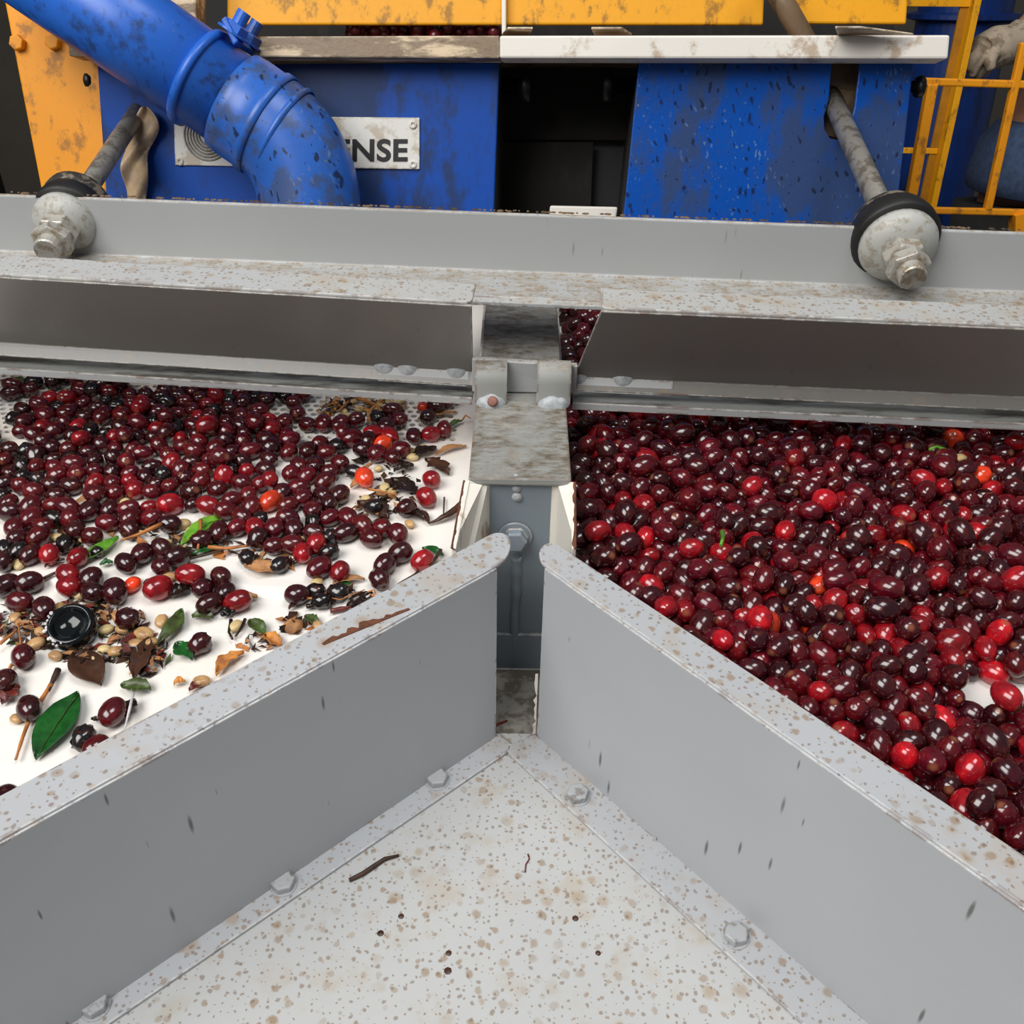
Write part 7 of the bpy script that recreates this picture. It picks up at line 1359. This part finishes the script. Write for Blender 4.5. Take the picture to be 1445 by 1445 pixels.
# black rubber cap
cp = gp(108, 897, .0); t = thing('rubber_cap', cp, 'shiny black rubber cap sitting in wet litter on the left tray', 'cap')
axc = Vector((.05, -.42, 1)).normalized()
mb = MB(); mb.lathe(cp+Z*.004, axc, [(0, -.004), (.011, -.004), (.0150, .001), (.0162, .006), (.0152, .0105), (.0132, .0128), (.0118, .0124), (.0108, .0098), (.0075, .0070), (.0035, .0060), (0, .0058)], 36)
mb.build('shell', plain('wet_black_rubber', (14, 18, 20), .10, 0, .3, 60), t)
mb = MB()
for i in range(26):
    a = random.uniform(-.5, 1.5); rr_ = random.uniform(.0125, .0160); u_ = axc.cross(Vector((0, 1, 0))).normalized(); w_ = axc.cross(u_)
    c = cp+Z*.004+axc*(.0118-.0012*abs(rr_-.0135)/.002)+(u_*-math.cos(a)+w_*-math.sin(a)*1)*-rr_
    mb.lathe(c, axc, [(.0012*random.uniform(.4, 1.3), 0), (.0008, .0008), (0, .001)], 7)
tag(mb.build('white_streak', 'l_fibre', t), kind='stuff')  # small white blobs along one side of the cap's rim
# fine plant scraps nobody could count
def scraps(label, spots_, n, mats):
    mb = MB()
    for i in range(n):
        u, v, ru, rv = random.choice(spots_); a = random.uniform(0, 6.28); f = math.sqrt(random.random())
        c = gp(u+ru*f*math.cos(a), v+rv*f*math.sin(a), random.uniform(.0008, .006)*(1.2-f)); L_ = random.uniform(.0025, .0085); w = L_*random.uniform(.2, .6)
        d = Vector((random.uniform(-1, 1), random.uniform(-1, 1), random.uniform(-.35, .35))).normalized(); s_ = d.cross(Z).normalized()
        zc = Z*random.uniform(-.001, .002); th = Z*.0004
        q_ = [c-d*L_, c-s_*w+zc, c+d*L_*random.uniform(.5, 1), c+s_*w*random.uniform(.4, 1)+zc]
        mb.prism(q_, th, random.randrange(len(mats)))
    tag(mb.build('plant_scraps', mats), label, 'scraps', kind='stuff')
scraps('wet dark plant scraps heaped around the black rubber cap', [(70, 868, 45, 20), (120, 862, 40, 18), (170, 880, 40, 24), (60, 895, 50, 20), (130, 925, 40, 14), (185, 915, 30, 26), (20, 880, 25, 30), (215, 930, 22, 26)], 330, ['l_black', 'l_brown', 'l_black', 'l_twig', 'l_olive', 'l_tan', 'l_red'])
scraps('dry brown plant scraps on the perforated strip near the divider', [(500, 572, 45, 14), (540, 578, 30, 16), (470, 575, 25, 12)], 110, ['l_brown', 'l_tan', 'l_orange', 'l_black', 'l_bean'])
scraps('dark plant scraps between cherries near the divider', [(560, 680, 34, 34), (530, 715, 34, 24), (510, 665, 24, 20)], 90, ['l_black', 'l_brown', 'l_black', 'l_tan'])
scraps('plant scraps among cherries below the bright green leaves', [(230, 755, 50, 22), (300, 775, 60, 12), (390, 790, 50, 8), (110, 760, 60, 20), (470, 840, 40, 14), (415, 880, 30, 14), (360, 905, 30, 14), (250, 770, 60, 14)], 150, ['l_brown', 'l_black', 'l_tan', 'l_stem', 'l_twig'])
# bits lying on the base plate and on the slot floor
def pz(u, v, z=ZP+.0015): return at_z(u, v, z)
mb = MB(); mb.tube([pz(*q_) for q_ in ((493, 1242), (512, 1233), (528, 1222), (543, 1212), (563, 1207))], [.0014, .0017, .0016, .0014, .0009], 8); tag(mb.build('twig', 'l_twig'), 'dark bent twig on the speckled base plate beside the left foot flange', 'twig')
mb = MB(); mb.tube([pz(*q_, ZP+.0005) for q_ in ((745, 1205), (747, 1212), (742, 1220), (741, 1231))], .0005, 6); tag(mb.build('fibre', 'l_red'), 'thin reddish fibre on the middle of the base plate', 'fibre')
mb = MB(); mb.tube([pz(*q_) for q_ in ((688, 1031), (700, 1023), (716, 1017))], [.0014, .0012, .0008], 8); tag(mb.build('twig', 'l_red'), 'short rust red twig on the plate in the slot between guides', 'twig')
CR = [(566, 1293, 'left of the fibre, upper one of a pair'), (537, 1317, 'left of the fibre, lower one of a pair'), (633, 1345, 'below the bent twig, upper'), (844, 1345, 'nearest the right foot flange'), (632, 1370, 'below the bent twig, lower'), (812, 1296, 'farther from the front on the right')]
for u, v, wh in CR:
    mb = MB(); c = pz(u, v, ZP); mb.lathe(c-Z*.0002, Z, [(.0026*random.uniform(.7, 1.2), 0), (.0016, .0005), (0, .0007)], 7); o = mb.build('dried_crumb', 'l_brown'); tag(o, 'dried brown crumb on the speckled plate, '+wh, 'crumb', 'dried crumbs on the base plate')
